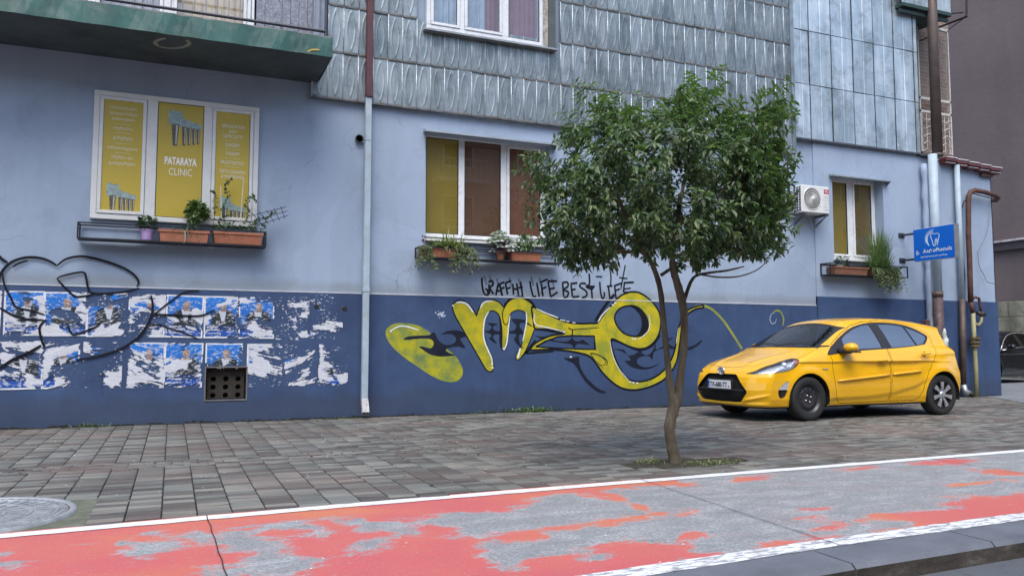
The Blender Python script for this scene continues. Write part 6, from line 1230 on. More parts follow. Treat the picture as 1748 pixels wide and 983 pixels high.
TW = crown_cells(2500); ctr = np.array([cx_, TY, cz_ - .55]); m = MB()
LP = []; LD = []; LN = []; LL = []; top = []
for x, y, z, d, t in TW:
    c = np.array([x, y, z]); o_ = (c - ctr) * [1, .8, 1]; o_ /= np.linalg.norm(o_) + 1e-6; dr = o_ + rs.normal(0, .35, 3); dr[2] += .15; dr /= np.linalg.norm(dr); L = rs.uniform(.07, .16); base = c - dr * L
    m.tube([base, c], [.0032, .0016], 4, False)
    k = rs.randint(7, 12)
    for j in range(k):
        f_ = rs.uniform(.25, 1); a = j * 2.4 + rs.uniform(-.4, .4); s1 = np.cross(dr, [0, 0, 1.]); s1 /= np.linalg.norm(s1) + 1e-6; s2 = np.cross(dr, s1)
        side = s1 * math.cos(a) + s2 * math.sin(a); D = side * rs.uniform(.6, 1.1) + dr * rs.uniform(.2, .8); D[2] -= rs.uniform(.15, .75)
        LP.append(base + dr * L * f_); LD.append(D); LN.append(dr * .5 + np.array([0, 0, 1.]) + rs.normal(0, .28, 3)); LL.append(rs.uniform(.052, .094) * (.8 if f_ > .9 else 1)); top.append(z + rs.normal(0, .15) - .12 * (d > .25))
for _k in range(95):   # stray shoots past the outline
    i_ = rs.randint(len(OW)); e0 = OW[i_]; nrm = e0 - np.array([cx_, cz_]); nrm /= np.linalg.norm(nrm)
    if nrm[1] < -.5 and rs.rand() < .6: continue
    y = TY + rs.uniform(-.45, .45); sc_ = y / TY; p0 = np.array([(e0[0] - nrm[0] * .10) * sc_, y, 1 + (e0[1] - nrm[1] * .10 - 1) * sc_]); dr = np.array([nrm[0], rs.normal(0, .25), nrm[1] + .35]); dr /= np.linalg.norm(dr); L = rs.uniform(.10, .19); m.tube([p0, p0 + dr * L * .6, p0 + dr * L + [0, 0, -.01]], [.0035, .0028, .0015], 4, False)
    for j in range(rs.randint(7, 13)):
        f_ = (j + 1) / 12; a = j * 2.4; s1 = np.cross(dr, [0, 1., 0]); s1 /= np.linalg.norm(s1); s2 = np.cross(dr, s1); D = s1 * math.cos(a) + s2 * math.sin(a) + dr * .5; D[2] -= .35
        LP.append(p0 + dr * L * min(1, .2 + f_)); LD.append(D); LN.append(dr * .4 + np.array([0, 0, 1.]) + rs.normal(0, .25, 3)); LL.append(rs.uniform(.05, .09)); top.append(p0[2] + .25)
LP, LD, LN, LL, top = map(np.array, (LP, LD, LN, LL, top)); V, F = leaves(LP, LD, LN, LL, LL * rs.uniform(.34, .46, len(LL)), .9)
b = NB('tree_leaf'); r_ = b.n('ShaderNodeNewGeometry').outputs['Random Per Island']; young = b.attr('young')
c_old = b.ramp(r_, [(0., (.040, .076, .040)), (.5, (.078, .125, .060)), (.85, (.128, .185, .084)), (1., (.20, .25, .11))]); c_new = b.ramp(r_, [(0., (.080, .135, .055)), (1., (.16, .225, .09))]); col = b.mix(young, c_old, c_new)
b.col(col); b.rough(b.ramp(r_, [(0., .30), (1., .48)])); b.set(Specular_IOR_Level=.55)
tl = b.n('ShaderNodeBsdfTranslucent'); b.l(b.mix(1., col, (1.5, 2., .6), 'MULTIPLY'), tl.inputs[0]); mx = b.n('ShaderNodeMixShader'); mx.inputs[0].default_value = .22; b.l(b.b.outputs[0], mx.inputs[1]); b.l(tl.outputs[0], mx.inputs[2]); b.l(mx.outputs[0], b.out.inputs[0])
yg = np.clip((top - 2.75) / .7, 0, 1) ** 1.2; yg = np.repeat(yg, 8)
o = mk('crown', V, F, b.m, TR, True, attrs={'young': yg}); o['kind'] = 'stuff'; o = m.build('twigs', M_bark, TR); o['kind'] = 'stuff'
# ================================================================== cars (one shaped body surface, cut into its panels)
def sstep(a, b_, x): t = np.clip((x - a) / (b_ - a), 0, 1); return t * t * (3 - 2 * t)
def smax(a, b_, k): h = np.clip(.5 + .5 * (a - b_) / k, 0, 1); return b_ * (1 - h) + a * h + k * h * (1 - h)
def smin(a, b_, k): return -smax(-a, -b_, k)
WF, WRr, WR = .875, 3.425, .302       # wheel centres along the car, tyre radius
def pl(x, T): return np.interp(x, [t[0] for t in T], [t[1] for t in T])
def sm(x, T, r=.06): return (pl(x - r, T) + pl(x, T) * 2 + pl(x + r, T)) / 4
T_HOOD = [(0, .60), (.05, .66), (.12, .715), (.3, .80), (.6, .885), (.95, .965), (1.1, .985), (1.4, .99), (2.3, 1.0), (3.2, 1.04), (3.75, 1.03), (4.0, .93)]
T_WID = [(-.1, .80), (.3, .80), (.55, .822), (.9, .840), (1.4, .842), (2.4, .845), (3.2, .848), (3.45, .846), (3.7, .825), (4.1, .77)]
T_ROOF = [(.9, 1.25), (1.6, 1.36), (1.8, 1.405), (2.05, 1.438), (2.45, 1.455), (2.9, 1.447), (3.3, 1.415), (3.6, 1.372), (3.9, 1.325)]
def body_field(u, v, z):
    v = np.abs(v)
    W = sm(u, T_WID)
    # the side in section: tucked sill, full flank, shoulder
    sec = pl(z, [(.15, -.085), (.22, -.045), (.30, -.020), (.42, -.006), (.56, 0), (.70, -.004), (.84, -.018), (.93, -.040), (1.0, -.075), (1.1, -.14)])
    S = W + sec
    zl = pl(u, [(1.2, .315), (2.0, .335), (2.45, .37), (2.9, .47), (3.2, .60)])
    S = S - .016 * sstep(.0, .07, zl - z) * sstep(1.15, 1.35, u) * (1 - sstep(3.0, 3.2, u))
    zc = pl(u, [(1.0, .74), (2.0, .80), (3.1, .885), (3.8, .93)]); S = S + .010 * np.exp(-((z - zc) / .035) ** 2) * sstep(1.5, 2.6, u) - .006 * np.exp(-((z - zc + .09) / .05) ** 2) * sstep(1.3, 2.0, u)
    for c, r_ in ((WF, .36), (WRr, .36)):
        d = np.hypot(u - c, z - .30); S = S + .020 * np.exp(-((d - r_) / .075) ** 2) * (z > .1)
    d = np.hypot(u - 3.50, z - .72); S = S + .022 * np.exp(-(d / .22) ** 2)      # haunch over the rear wheel
    # plan shape of front and rear
    fr = pl(z, [(.15, .10), (.22, .05), (.30, .015), (.42, .0), (.52, .012), (.60, .035), (.68, .085), (.76, .20)])
    vv = v / .84; Fu = fr + .055 * vv ** 2 + .40 * np.clip(vv - .50, 0, 1) ** 2.0 + .10 * sstep(.62, 1.0, vv)
    # bumper sculpting: air-dam lip and a blade rising outward
    Fu = Fu - .022 * np.exp(-((z - .225) / .03) ** 2) - .018 * np.exp(-((z - (.26 + .28 * np.clip(v - .45, 0, 1))) / .022) ** 2) * sstep(.40, .5, v)
    rr_ = pl(z, [(.2, -.10), (.3, -.03), (.5, .0), (.62, -.005), (.72, -.05), (.85, -.075), (1.0, -.10), (1.1, -.14)])
    Ru = 3.995 + rr_ - .06 * vv ** 2 - .34 * np.clip(vv - .55, 0, 1) ** 2
    top = sm(u, T_HOOD) - .055 * (v / .80) ** 2 * (1 - sstep(1.0, 1.4, u)) - .03 * (v / .8) ** 6 + .012 * np.exp(-((v - (.30 + .22 * u)) / .05) ** 2) * (u < 1.1)
    L = smax(v - S, z - top, .06); L = smax(L, Fu - u, .05); L = smax(L, u - Ru, .06); L = smax(L, .175 - z, .03)
    # greenhouse
    Sg = .805 - .52 * (z - .93) - .22 * np.clip(z - 1.18, 0, 1) ** 1.4 - .055 * sstep(2.7, 3.9, u) - .03 * (1 - sstep(1.2, 2.0, u))
    rt = sm(u, T_ROOF) - .050 * (v / .6) ** 2.2
    t_ = (z - .98) / .42; uw = .90 + .86 * t_ - .10 * t_ * (1 - t_) * 2 * -.35 + .17 * (v / .7) ** 2
    ur = pl(z, [(.95, 3.94), (1.1, 3.90), (1.22, 3.845), (1.27, 3.86), (1.31, 3.89), (1.4, 3.87)]) - .34 * (v / .65) ** 2.2 * .55
    G = smax(v - Sg, z - rt, .09); G = smax(G, (uw - u) / 2.15, .035); G = smax(G, u - ur, .03); G = smax(G, .8 - z, .02)
    return smin(L, G, .035)
def grad(P, f, e=.0025):
    g = np.empty_like(P)
    for k in range(3):
        d = np.zeros(3); d[k] = e; g[:, k] = (f(*(P + d).T) - f(*(P - d).T)) / (2 * e)
    return g
def march(f, lo_, hi_, h):
    ax = [np.arange(lo_[k], hi_[k] + h, h) for k in range(3)]; n = [len(a) for a in ax]; X, Y, Z = np.meshgrid(*ax, indexing='ij'); D = f(X, Y, Z).ravel(); D = np.where(np.abs(D) < 1e-7, 1e-7, D); PP = np.stack([X.ravel(), Y.ravel(), Z.ravel()], 1)
    I, J, K = np.meshgrid(*[np.arange(m_ - 1) for m_ in n], indexing='ij'); base = (I * n[1] * n[2] + J * n[2] + K).ravel()
    off = np.array([(a * n[1] * n[2] + b_ * n[2] + c) for a, b_, c in ((0,0,0),(1,0,0),(0,1,0),(1,1,0),(0,0,1),(1,0,1),(0,1,1),(1,1,1))]); C = base[:, None] + off
    s = D[C] < 0; act = s.any(1) & ~s.all(1); C = C[act]; Ed = []; tris = []
    for T in ((0,1,3,7),(0,3,2,7),(0,2,6,7),(0,6,4,7),(0,4,5,7),(0,5,1,7)):
        Q_ = C[:, T]; ins = D[Q_] < 0; cnt = ins.sum(1)
        for c_, key in ((1, True), (3, False)):
            q_ = Q_[cnt == c_]; k = (ins[cnt == c_] == key).argmax(1); i = np.arange(len(q_)); a = q_[i, k]; o = [q_[i, (k + w_) % 4] for w_ in (1, 2, 3)]
            tris.append(np.stack([np.stack([a, x], 1) for x in o], 1))
        q_ = Q_[cnt == 2]; so = np.argsort(~ins[cnt == 2], axis=1, kind='stable'); i = np.arange(len(q_))[:, None]; q_ = q_[i, so]; a, b_, c, d = q_.T
        e = lambda x, y: np.stack([x, y], 1)
        tris.append(np.stack([e(a, c), e(a, d), e(b_, d)], 1)); tris.append(np.stack([e(a, c), e(b_, d), e(b_, c)], 1))
    E_ = np.sort(np.concatenate(tris).reshape(-1, 2), 1); key = E_[:, 0].astype(np.int64) * len(D) + E_[:, 1]; u_, fi, inv = np.unique(key, return_index=True, return_inverse=True)
    a, b_ = E_[fi, 0], E_[fi, 1]; t = (D[a] / (D[a] - D[b_]))[:, None]; V = PP[a] * (1 - t) + PP[b_] * t; F = inv.reshape(-1, 3)
    for _ in range(3):
        g = grad(V, f); V = V - g * (f(*V.T) / (np.sum(g * g, 1) + 1e-9))[:, None] * .9
        V[:, 1] = np.where(np.abs(V[:, 1]) < 1e-4, 0, V[:, 1])
    g = grad(V, f); N = g / (np.linalg.norm(g, axis=1, keepdims=True) + 1e-9)
    fn = np.cross(V[F[:, 1]] - V[F[:, 0]], V[F[:, 2]] - V[F[:, 0]]); bad = np.sum(fn * N[F[:, 0]], 1) < 0; F[bad] = F[bad][:, ::-1]
    ok = (F[:, 0] != F[:, 1]) & (F[:, 1] != F[:, 2]) & (F[:, 0] != F[:, 2]) & (np.linalg.norm(fn, axis=1) > 1e-9); return V, F[ok], N
CV, CF, CN = march(body_field, (-.06, 0, .14), (4.08, .92, 1.50), .021)
SPL = lambda P, n=4: spline(P, True, n)
P_DLO = SPL([(1.24,.915),(1.40,1.03),(1.62,1.165),(1.88,1.285),(2.2,1.355),(2.55,1.375),(2.9,1.352),(3.15,1.29),(3.34,1.195),(3.36,1.15),(3.24,1.055),(3.12,1.035),(2.8,1.005),(2.4,.980),(1.9,.955),(1.5,.920),(1.28,.895)])
P_G1 = [(1.60,.972),(2.30,.995),(2.305,1.05),(2.262,1.338),(2.12,1.322),(1.90,1.262),(1.70,1.172),(1.62,1.12)]
P_G2 = [(2.50,1.0),(3.02,1.032),(3.00,1.1),(2.93,1.318),(2.72,1.345),(2.46,1.345),(2.44,1.33)]
P_G3 = [(3.055,1.04),(3.2,1.058),(3.30,1.13),(3.325,1.165),(3.27,1.205),(3.12,1.265),(2.965,1.31),(3.02,1.12)]
P_DF = [(1.285,.90),(1.30,.70),(1.36,.32),(1.42,.235),(1.50,.225),(2.36,.232),(2.375,.6),(2.37,.98),(2.34,1.38),(2.2,1.383),(1.88,1.315),(1.62,1.19),(1.40,1.055)]
P_DR = [(2.39,.232),(2.86,.232),(2.95,.26),(3.02,.36),(3.06,.50),(3.13,.64),(3.25,.80),(3.36,.96),(3.42,1.12),(3.39,1.21),(3.17,1.32),(2.9,1.382),(2.55,1.402),(2.36,1.40),(2.395,1.0),(2.40,.6)]
P_HL = SPL([(.085,.640),(.17,.690),(.30,.748),(.48,.80),(.66,.845),(.735,.845),(.70,.775),(.62,.715),(.50,.676),(.34,.655),(.20,.642)], 3)   # head lamp in side view
P_FOG = SPL([(.40,.315),(.36,.40),(.40,.47),(.50,.545),(.525,.53),(.50,.42),(.47,.33)], 3)
P_TL = SPL([(3.72,1.02),(3.84,1.00),(3.96,.93),(4.05,.80),(3.96,.76),(3.86,.84),(3.78,.93)], 3)
def sd(P, V): return poly_sdf(V[:, 0], V[:, 2], P)
def f_wind(V): # windscreen, seen from the front and above
    v, z, u = V[:, 1], V[:, 2], V[:, 0]; side = v - (.735 - .43 * (z - .98)); return np.maximum.reduce([side, z - 1.365 + .05 * (v / .5) ** 2, 1.005 - z - .012 * (v / .7), u - 2.1])
def f_hatch(V): v, z, u = V[:, 1], V[:, 2], V[:, 0]; return np.maximum.reduce([v - (.62 - .25 * (z - 1.0)), z - 1.235, .99 - z, 3.6 - u])
P_GRI = [(0,.640),(.30,.630),(.345,.61),(.545,.42),(.55,.385),(.435,.262),(.38,.25),(0,.243)]
def f_grille(V): return np.maximum(poly_sdf(V[:, 1], V[:, 2], [(-.6, .640)] + P_GRI[1:] + [(-.6, .243)]), V[:, 0] - .35)
def cut(mesh, f): (a, b_) = clip_mesh(mesh[0], mesh[1], f, mesh[2]); return (a, b_)
def border(mesh, f): return mesh
def shift(mesh, d): V, F, N = mesh; N = N / (np.linalg.norm(N, axis=1, keepdims=True) + 1e-9); return (V - N * d, F, N)
def wall_strip(mesh, d, dirv=None):
    """the sides of a recess: boundary edges of the piece joined to their shifted copies"""
    V, F, N = mesh; E_ = np.concatenate([F[:, [0, 1]], F[:, [1, 2]], F[:, [2, 0]]]); s = np.sort(E_, 1); key = s[:, 0].astype(np.int64) * len(V) + s[:, 1]; u_, inv, cnt = np.unique(key, return_inverse=True, return_counts=True)
    B = E_[cnt[inv] == 1]; keep = ~((np.abs(V[B[:, 0], 1]) < 1e-3) & (np.abs(V[B[:, 1], 1]) < 1e-3)); B = B[keep]; u_, inv = np.unique(B, return_inverse=True); B = inv.reshape(-1, 2); P0 = V[u_]; Nn = N[u_] / (np.linalg.norm(N[u_], axis=1, keepdims=True) + 1e-9); P1 = P0 - (Nn * d if dirv is None else np.array(dirv) * -d); n = len(u_)
    return np.concatenate([P0, P1]), np.stack([B[:, 1], B[:, 0], B[:, 0] + n, B[:, 1] + n], 1)
def car_parts():
    """cuts the half body once; returns {part: mesh} for the near half"""
    out = {}; M_ = (CV, CF, CN)
    for c in (WF, WRr):   # wheel openings
        a, M_ = cut(M_, np.maximum(np.hypot(M_[0][:, 0] - c, M_[0][:, 2] - .305) - .345, .45 - M_[0][:, 1]))
    out['windscreen'], M_ = cut(M_, f_wind(M_[0])); out['rear_window'], M_ = cut(M_, f_hatch(M_[0]))
    out['grille'], M_ = cut(M_, f_grille(M_[0]))
    side = lambda V, a=.3: a - V[:, 1]
    out['headlight'], M_ = cut(M_, np.maximum(sd(P_HL, M_[0]), side(M_[0], .30)))
    out['fog_lamp'], M_ = cut(M_, np.maximum(sd(P_FOG, M_[0]), side(M_[0], .4)))
    out['tail_light'], M_ = cut(M_, np.maximum(sd(P_TL, M_[0]), side(M_[0], .3)))
    D, M_ = cut(M_, np.maximum(sd(P_DLO, M_[0]), side(M_[0])))
    g1, D = cut(D, sd(P_G1, D[0])); g2, D = cut(D, sd(P_G2, D[0])); g3, D = cut(D, sd(P_G3, D[0])); out['glass1'], out['glass2'], out['glass3'], out['window_trim'] = g1, g2, g3, D
    for nm, P in (('front_door', P_DF), ('rear_door', P_DR)):
        gap, M_ = cut(M_, np.maximum(sd(P, M_[0]) - .0035, side(M_[0]))); d, ring = cut(gap, sd(P, gap[0]) + .0035); out[nm] = d; out['gap_' + nm] = ring
    # bonnet shut line and bonnet
    v, u, z = M_[0][:, 1], M_[0][:, 0], M_[0][:, 2]
    hood = lambda V: np.maximum.reduce([V[:, 1] - (.50 + .26 * sstep(.15, .75, V[:, 0]) - .02 * sstep(.8, 1.1, V[:, 0])), .16 + .07 * (V[:, 1] / .5) ** 2 - V[:, 0], V[:, 0] - (1.02 + .10 * (V[:, 1] / .7) ** 2), .66 - V[:, 2]])
    g, M_ = cut(M_, hood(M_[0]) - .003); out['bonnet'], out['gap_bonnet'] = cut(g, hood(g[0]) + .003)
    cowl = lambda V: np.maximum.reduce([V[:, 1] - .735, V[:, 0] - 1.35, .93 - V[:, 0], V[:, 2] - 1.03, .95 - V[:, 2]]); out['cowl'], M_ = cut(M_, cowl(M_[0]))
    und = lambda V: np.maximum(V[:, 2] - .205, V[:, 0] * 0 - 1); out['under'], M_ = cut(M_, M_[0][:, 2] - .200)
    bp = lambda V: np.abs(V[:, 0] - (.50 + .16 * np.clip(V[:, 2] - .4, 0, 1))) - .0 ; out['body'] = M_
    return out
CP = car_parts()
M_cardark = plain('car_black_plastic', (.016, .016, .018), .5, bump=0); M_gap = plain('car_gap_black', (.006, .006, .006), .9, bump=0); M_tyre = plain('tyre_rubber', (.016, .016, .017), .75, bump=.2); M_chrome = plain('chrome', (.78, .79, .81), .22, .75, bump=0, var=.02)
def mat_paint(name, c, flake=.05):
    b = NB(name); n = b.noise(2.5, 5, .6); dirt = b.ramp(b.noise(7, 6, .7), [(.5, 0.), (.8, .12)]); b.col(b.mix(dirt, c, tuple(x * .7 for x in c))); b.rough(b.ramp(n, [(.3, .22), (.7, .30)])); b.set(Specular_IOR_Level=.3, Coat_Weight=.8, Coat_Roughness=.02); return b.m
def mat_carglass(name, tint, base=.035): return mat_glass(name, tint, .01, 1.52, base)
M_cg = mat_carglass('car_side_glass', (.32, .36, .36), .38); M_ws = mat_carglass('car_windscreen_glass', (.62, .68, .68), .04); M_lens = mat_glass('lamp_lens', (.9, .92, .95), .02, 1.5, .05)
def lam(name, c, rough, met=0., coat=0.): return plain(name, c, rough, met, .05, 6, 0, coat=coat)
M_head = lam('lamp_reflector', (.72, .75, .80), .25, .55); M_amber = lam('amber_lens', (.45, .10, .04), .2, 0, 1.); M_red = lam('red_lens', (.25, .015, .02), .2, 0, 1.)
def make_car(root, to_world, paint, hero=True, trimmat=None):
    global M_cg
    if not hero: M_cg = mat_carglass('dark_side_glass', (.15, .17, .17), .03)
    def T(V): return to_world(V)
    def add(name, meshes, mat, parent=root, both=False, smooth=True, side=0):
        """meshes in car space (u,v,z); side: 0 joins both halves, 1 near, -1 far"""
        VV = []; FF = []; NN = []; n = 0; q = False
        for V, F, N in meshes:
            for s in ((1, -1) if side == 0 else (side,)):
                A = np.asarray(V, float).copy(); F_ = np.asarray(F); A[:, 1] *= s; 
                if N is not None: N_ = np.asarray(N).copy(); N_[:, 1] *= s; NN.append(N_)
                VV.append(A); FF.append((F_ if s == -1 else F_[:, ::-1]) + n); n += len(A)
        V = np.concatenate(VV); F = np.concatenate(FF); NNw = None
        if NN and len(NN) == len(VV):
            Nn = np.concatenate(NN); Nn = Nn / (np.linalg.norm(Nn, axis=1, keepdims=True) + 1e-9); o0 = np.array(T(np.zeros((1, 3))))[0]; NNw = T(Nn) - o0; NNw /= np.linalg.norm(NNw, axis=1, keepdims=True)
        W_ = T(V)
        return mk(name, W_, F, mat, parent, smooth, normals=NNw)
    def mbx(name, fn, mat, parent=root, smooth=False, side=0):
        m = MB(); fn(m); V = np.array(m.V); fs = [tuple(f) for f in m.F]; VV = []; FF = []
        for s in ((1, -1) if side == 0 else (side,)):
            A = V.copy(); A[:, 1] *= s; FF += [tuple((i + len(VV) * len(V)) for i in (f if s == -1 else f[::-1])) for f in fs]; VV.append(A)
        return mk(name, T(np.concatenate(VV)), FF, mat, parent, smooth)
    g = lambda k: CP[k]
    body = add('body', [g('body')], paint)
    if hero: add('body_lining', [shift(g('body'), .012), shift(g('bonnet'), .012)], M_gap)
    bon = add('bonnet', [g('bonnet')], paint); add('shut_line', [shift(g(k), .010) for k in ('gap_bonnet', 'gap_front_door', 'gap_rear_door')], M_gap); add('underbody', [g('under')], M_cardark); add('cowl', [shift(g('cowl'), .004)], M_cardark)
    ws = add('windscreen', [shift(g('windscreen'), .003)], M_ws); add('rear_window', [shift(g('rear_window'), .003)], M_cg)
    frit = lambda V: -f_wind(V) - .022; fa, fb = cut(g('windscreen'), f_wind(g('windscreen')[0]) + .022); add('seal', [shift(fb, .001)], M_cardark, ws)
    for s in (1, -1):
        fd = add('door', [g('front_door')], paint, side=s); rd = add('door', [g('rear_door')], paint, side=s)
        for d, gk, gp in ((fd, 'glass1', None), (rd, 'glass2', None)): add('side_window', [shift(g(gk), .004)], M_cg, d, side=s)
        add('side_window', [shift(g('glass3'), .004)], M_cg, rd, side=s); add('window_trim', [shift(g('window_trim'), .0)], trimmat or M_cardark, root, side=s)
        for d, (hu, hz) in ((fd, (2.20, .815)), (rd, (3.06, .905))):
            def hnd(m): m.tube([(hu - .085, .862, hz - .002), (hu - .07, .885, hz), (hu, .890, hz + .004), (hu + .07, .884, hz + .006), (hu + .085, .860, hz + .006)], [.012, .015, .016, .015, .012], 10)
            mbx('handle', hnd, paint, d, True, s)
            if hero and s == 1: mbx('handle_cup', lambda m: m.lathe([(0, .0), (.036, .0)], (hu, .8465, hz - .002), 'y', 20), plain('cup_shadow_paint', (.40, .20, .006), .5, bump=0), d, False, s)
        if hero:
            def mold(m, a, c): 
                pts = [(u_, .858, .535 + (u_ - 1.33) * .075) for u_ in np.linspace(a, c, 8)]; m.tube(pts, [.010] + [.019] * 6 + [.010], 8)
            mbx('side_moulding', lambda m: mold(m, 1.37, 2.355), paint, fd, True, s); mbx('side_moulding', lambda m: mold(m, 2.41, 2.98), paint, rd, True, s)
        # mirror
        c0 = np.array([1.50, .93, 1.00])
        th, ph = np.meshgrid(np.linspace(0, 2 * np.pi, 21)[:-1], np.linspace(0, np.pi, 13)); sx = np.cos(th) * np.sin(ph); sy = np.cos(ph); sz = np.sin(th) * np.sin(ph)
        ell = np.stack([c0[0] + .105 * sx * (1 + .15 * sy) + .035 * (1 - sy), c0[1] + .135 * sy, c0[2] + .068 * sz * (1 + .2 * sy)], -1).reshape(-1, 3); n1, n2 = 13, 20
        Fm = [(i * n2 + j, i * n2 + (j + 1) % n2, (i + 1) * n2 + (j + 1) % n2, (i + 1) * n2 + j) for i in range(n1 - 1) for j in range(n2)]
        mir = add('wing_mirror', [(ell, np.array(Fm), None)], paint, side=s); mbx('mirror_foot', lambda m: (m.tube([(1.46, .78, .955), (1.50, .86, .945), (1.53, .95, .945)], [.05, .035, .03], 10), m.box(1.44, 1.63, .84, 1.035, .928, .948, .006)), M_cardark, mir, True, s)
        mbx('indicator', lambda m: m.tube([(1.45, 1.0, .985), (1.49, 1.045, .985), (1.54, 1.052, .985)], .010, 6), M_lens, mir, True, s)
        # head lamp: bowl, lens, amber corner, projector
        h = g('headlight'); back = shift(h, .035); hl = add('headlight', [back], M_head, side=s); V, F = wall_strip(h, .035); add('lamp_housing', [(V, F, None)], M_cardark, hl, smooth=False, side=s)
        add('lamp_lens', [shift(h, .001)], M_lens, hl, side=s); am, _ = cut(shift(h, .012), .655 - shift(h, .0)[0][:, 0] + .35 * (h[0][:, 2] - .77)) if len(h[0]) else (None, None)
        add('indicator', [am], M_amber, hl, side=s)
        mbx('projector', lambda m: (m.lathe([(0, -.02), (.022, -.018), (.036, -.006), (.044, .004), (.05, .03)], (.50, .735, .752), 'x', 20), m.tube([(.36, .66, .69), (.48, .74, .70), (.60, .775, .74), (.66, .79, .80)], .009, 6), m.tube([(.58, .765, .70), (.63, .78, .78), (.66, .787, .82)], .007, 6)), M_chrome, hl, True, s)
        dk, _ = cut(shift(h, .006), (sd(P_HL, h[0]) + .008) * -1); add('lamp_surround', [dk], M_cardark, hl, side=s) if len(dk[1]) else None
        f = g('fog_lamp'); fl = add('fog_lamp', [shift(f, .03)], M_cardark, side=s); V, F = wall_strip(f, .03); add('lamp_housing', [(V, F, None)], paint, fl, smooth=False, side=s)
        up, lo2 = cut(shift(f, .006), .43 - f[0][:, 2]); add('lamp_lens', [up], M_head, fl, side=s); mbx('lamp_cover', lambda m: m.lathe([(0, -.004), (.045, -.002), (.05, .01)], (.405, .745, .372), 'x', 18, None), M_gap, fl, True, s)
        add('tail_light', [shift(g('tail_light'), -.004)], M_red, side=s)
        # wheel wells
        for c in (WF, WRr):
            def well(m):
                a = np.linspace(-.25, math.pi + .25, 26); V = [(c + .345 * math.cos(t), yy, .305 + .345 * math.sin(t)) for yy in (.845, .52) for t in a]; k = len(a); m.add(V, [(i, i + 1, k + i + 1, k + i) for i in range(k - 1)]); m.add([(c + .37 * math.cos(t), .52, .305 + .37 * math.sin(t)) for t in a] , [tuple(range(k))])
            mbx('wheel_arch', well, M_gap, root, False, s)
    # grille with lattice, plate, emblem, chrome
    gr = g('grille'); back = gr; Vb = gr[0].copy(); Vb[:, 0] += .055; grl = add('grille', [(Vb, gr[1], None)], M_gap); V, F = wall_strip(gr, .055, (1, 0, 0)); add('grille_frame', [(V, F, None)], M_cardark, grl, smooth=False)
    if hero:
        def lat(m):
            for zz in np.arange(.285, .60, .028):
                w_ = float(np.interp(zz, [.25, .385, .62], [.40, .53, .33])); m.tube([(.075 + .06 * (v_ / .84) ** 2 + .38 * max(0, v_ / .84 - .5) ** 2, v_, zz) for v_ in np.linspace(-w_, w_, 11)], .0035, 4)
        m = MB(); lat(m); mk('grille_mesh', T(np.array(m.V)), m.F, M_cardark, grl)['kind'] = 'stuff'
        m = MB(); m.box(-.012, .03, -.50, .50, .405, .425, .004); m.box(.012, .032, -.28, .28, .415, .56, .005); mk('plate_carrier', T(np.array(m.V)), m.F, M_cardark, grl)
        m = MB(); m.box(-.002, .006, -.255, .255, .425, .540, .003); pt = mk('number_plate', T(np.array(m.V)), m.F, plain('plate_white', (.72, .74, .76), .4, var=.02, bump=0), root)
        m = MB(); m.box(-.0035, .0, -.252, -.213, .428, .537); mk('plate_band', T(np.array(m.V)), m.F, plain('plate_blue', (.01, .06, .35), .4, bump=0), pt)
        V, F = text_mesh('TX-680-TT', 1., bold=.025); xs = np.array([v[0] for v in V]); zs_ = np.array([v[1] for v in V]); A = np.stack([np.full(len(xs), -.005), -.20 + (xs - xs.min()) / np.ptp(xs) * .385, .446 + (zs_ - zs_.min()) / np.ptp(zs_) * .072], 1)
        mk('lettering', T(A), F, plain('plate_black', (.015, .015, .02), .5, bump=0), pt)
        V, F = text_mesh('GE', 1., bold=.02); xs = np.array([v[0] for v in V]); zs_ = np.array([v[1] for v in V]); A = np.stack([np.full(len(xs), -.005), -.244 + (xs - xs.min()) / np.ptp(xs) * .022, .436 + (zs_ - zs_.min()) / np.ptp(zs_) * .018], 1); mk('lettering', T(A), F, plain('plate_white', (.72, .74, .76), .4), pt)
        m = MB(); m.box(-.004, .0, .212, .228, .450, .470); mk('plate_sticker', T(np.array(m.V)), m.F, M_gap, pt)
        # emblem: oval ring with two crossed inner ovals on blue
        em = MB(); a = np.linspace(0, 2 * np.pi, 33); zc = .672; uc = .052
        ov = lambda rx, rz, z0, r_: em.tube([(uc - .010, rx * math.cos(t), z0 + rz * math.sin(t)) for t in a], r_, 6, False)
        ov(.072, .050, zc, .009); ov(.024, .044, zc, .007); ov(.050, .018, zc + .018, .007); E0 = mk('emblem', T(np.array(em.V)), em.F, M_chrome, root, True)
        m = MB(); m.add([(uc - .002, .064 * math.cos(t), zc + .043 * math.sin(t)) for t in a[:-1]], [tuple(range(32))[::-1]]); mk('emblem_field', T(np.array(m.V)), m.F, plain('emblem_blue', (.01, .05, .22), .3, bump=0, coat=1.), E0)
        mbx('aerial', lambda m: (m.tube([(3.25, 0, 1.41), (3.29, 0, 1.47), (3.36, 0, 1.56)], [.008, .003, .002], 6), m.lathe([(.03, 0), (.02, .015), (0, .018)], (3.24, 0, 1.415), 'z', 12)), M_cardark, side=1)
        mbx('side_badge', lambda m: m.box(1.10, 1.20, .8455, .8475, .698, .712), M_chrome, side=1)
        for (pu, a_, c_) in ((.0, (-.55, 1.03), (.05, 1.05)), (.0, (.05, 1.03), (.62, 1.06))):
            mbx('wiper', lambda m: m.tube([(.93 + .14 * (abs(t) / .7) ** 2 + .05, t, 1.028 + .03 * math.sin((t - a_[0]) * 4)) for t in np.linspace(a_[0], c_[0], 9)], .008, 5), M_cardark, side=1)
        # cabin
        M_seat = plain('grey_seat_cloth', (.11, .11, .12), .9, bump=.3); M_dash = plain('dash_plastic', (.05, .05, .052), .7, bump=.2)
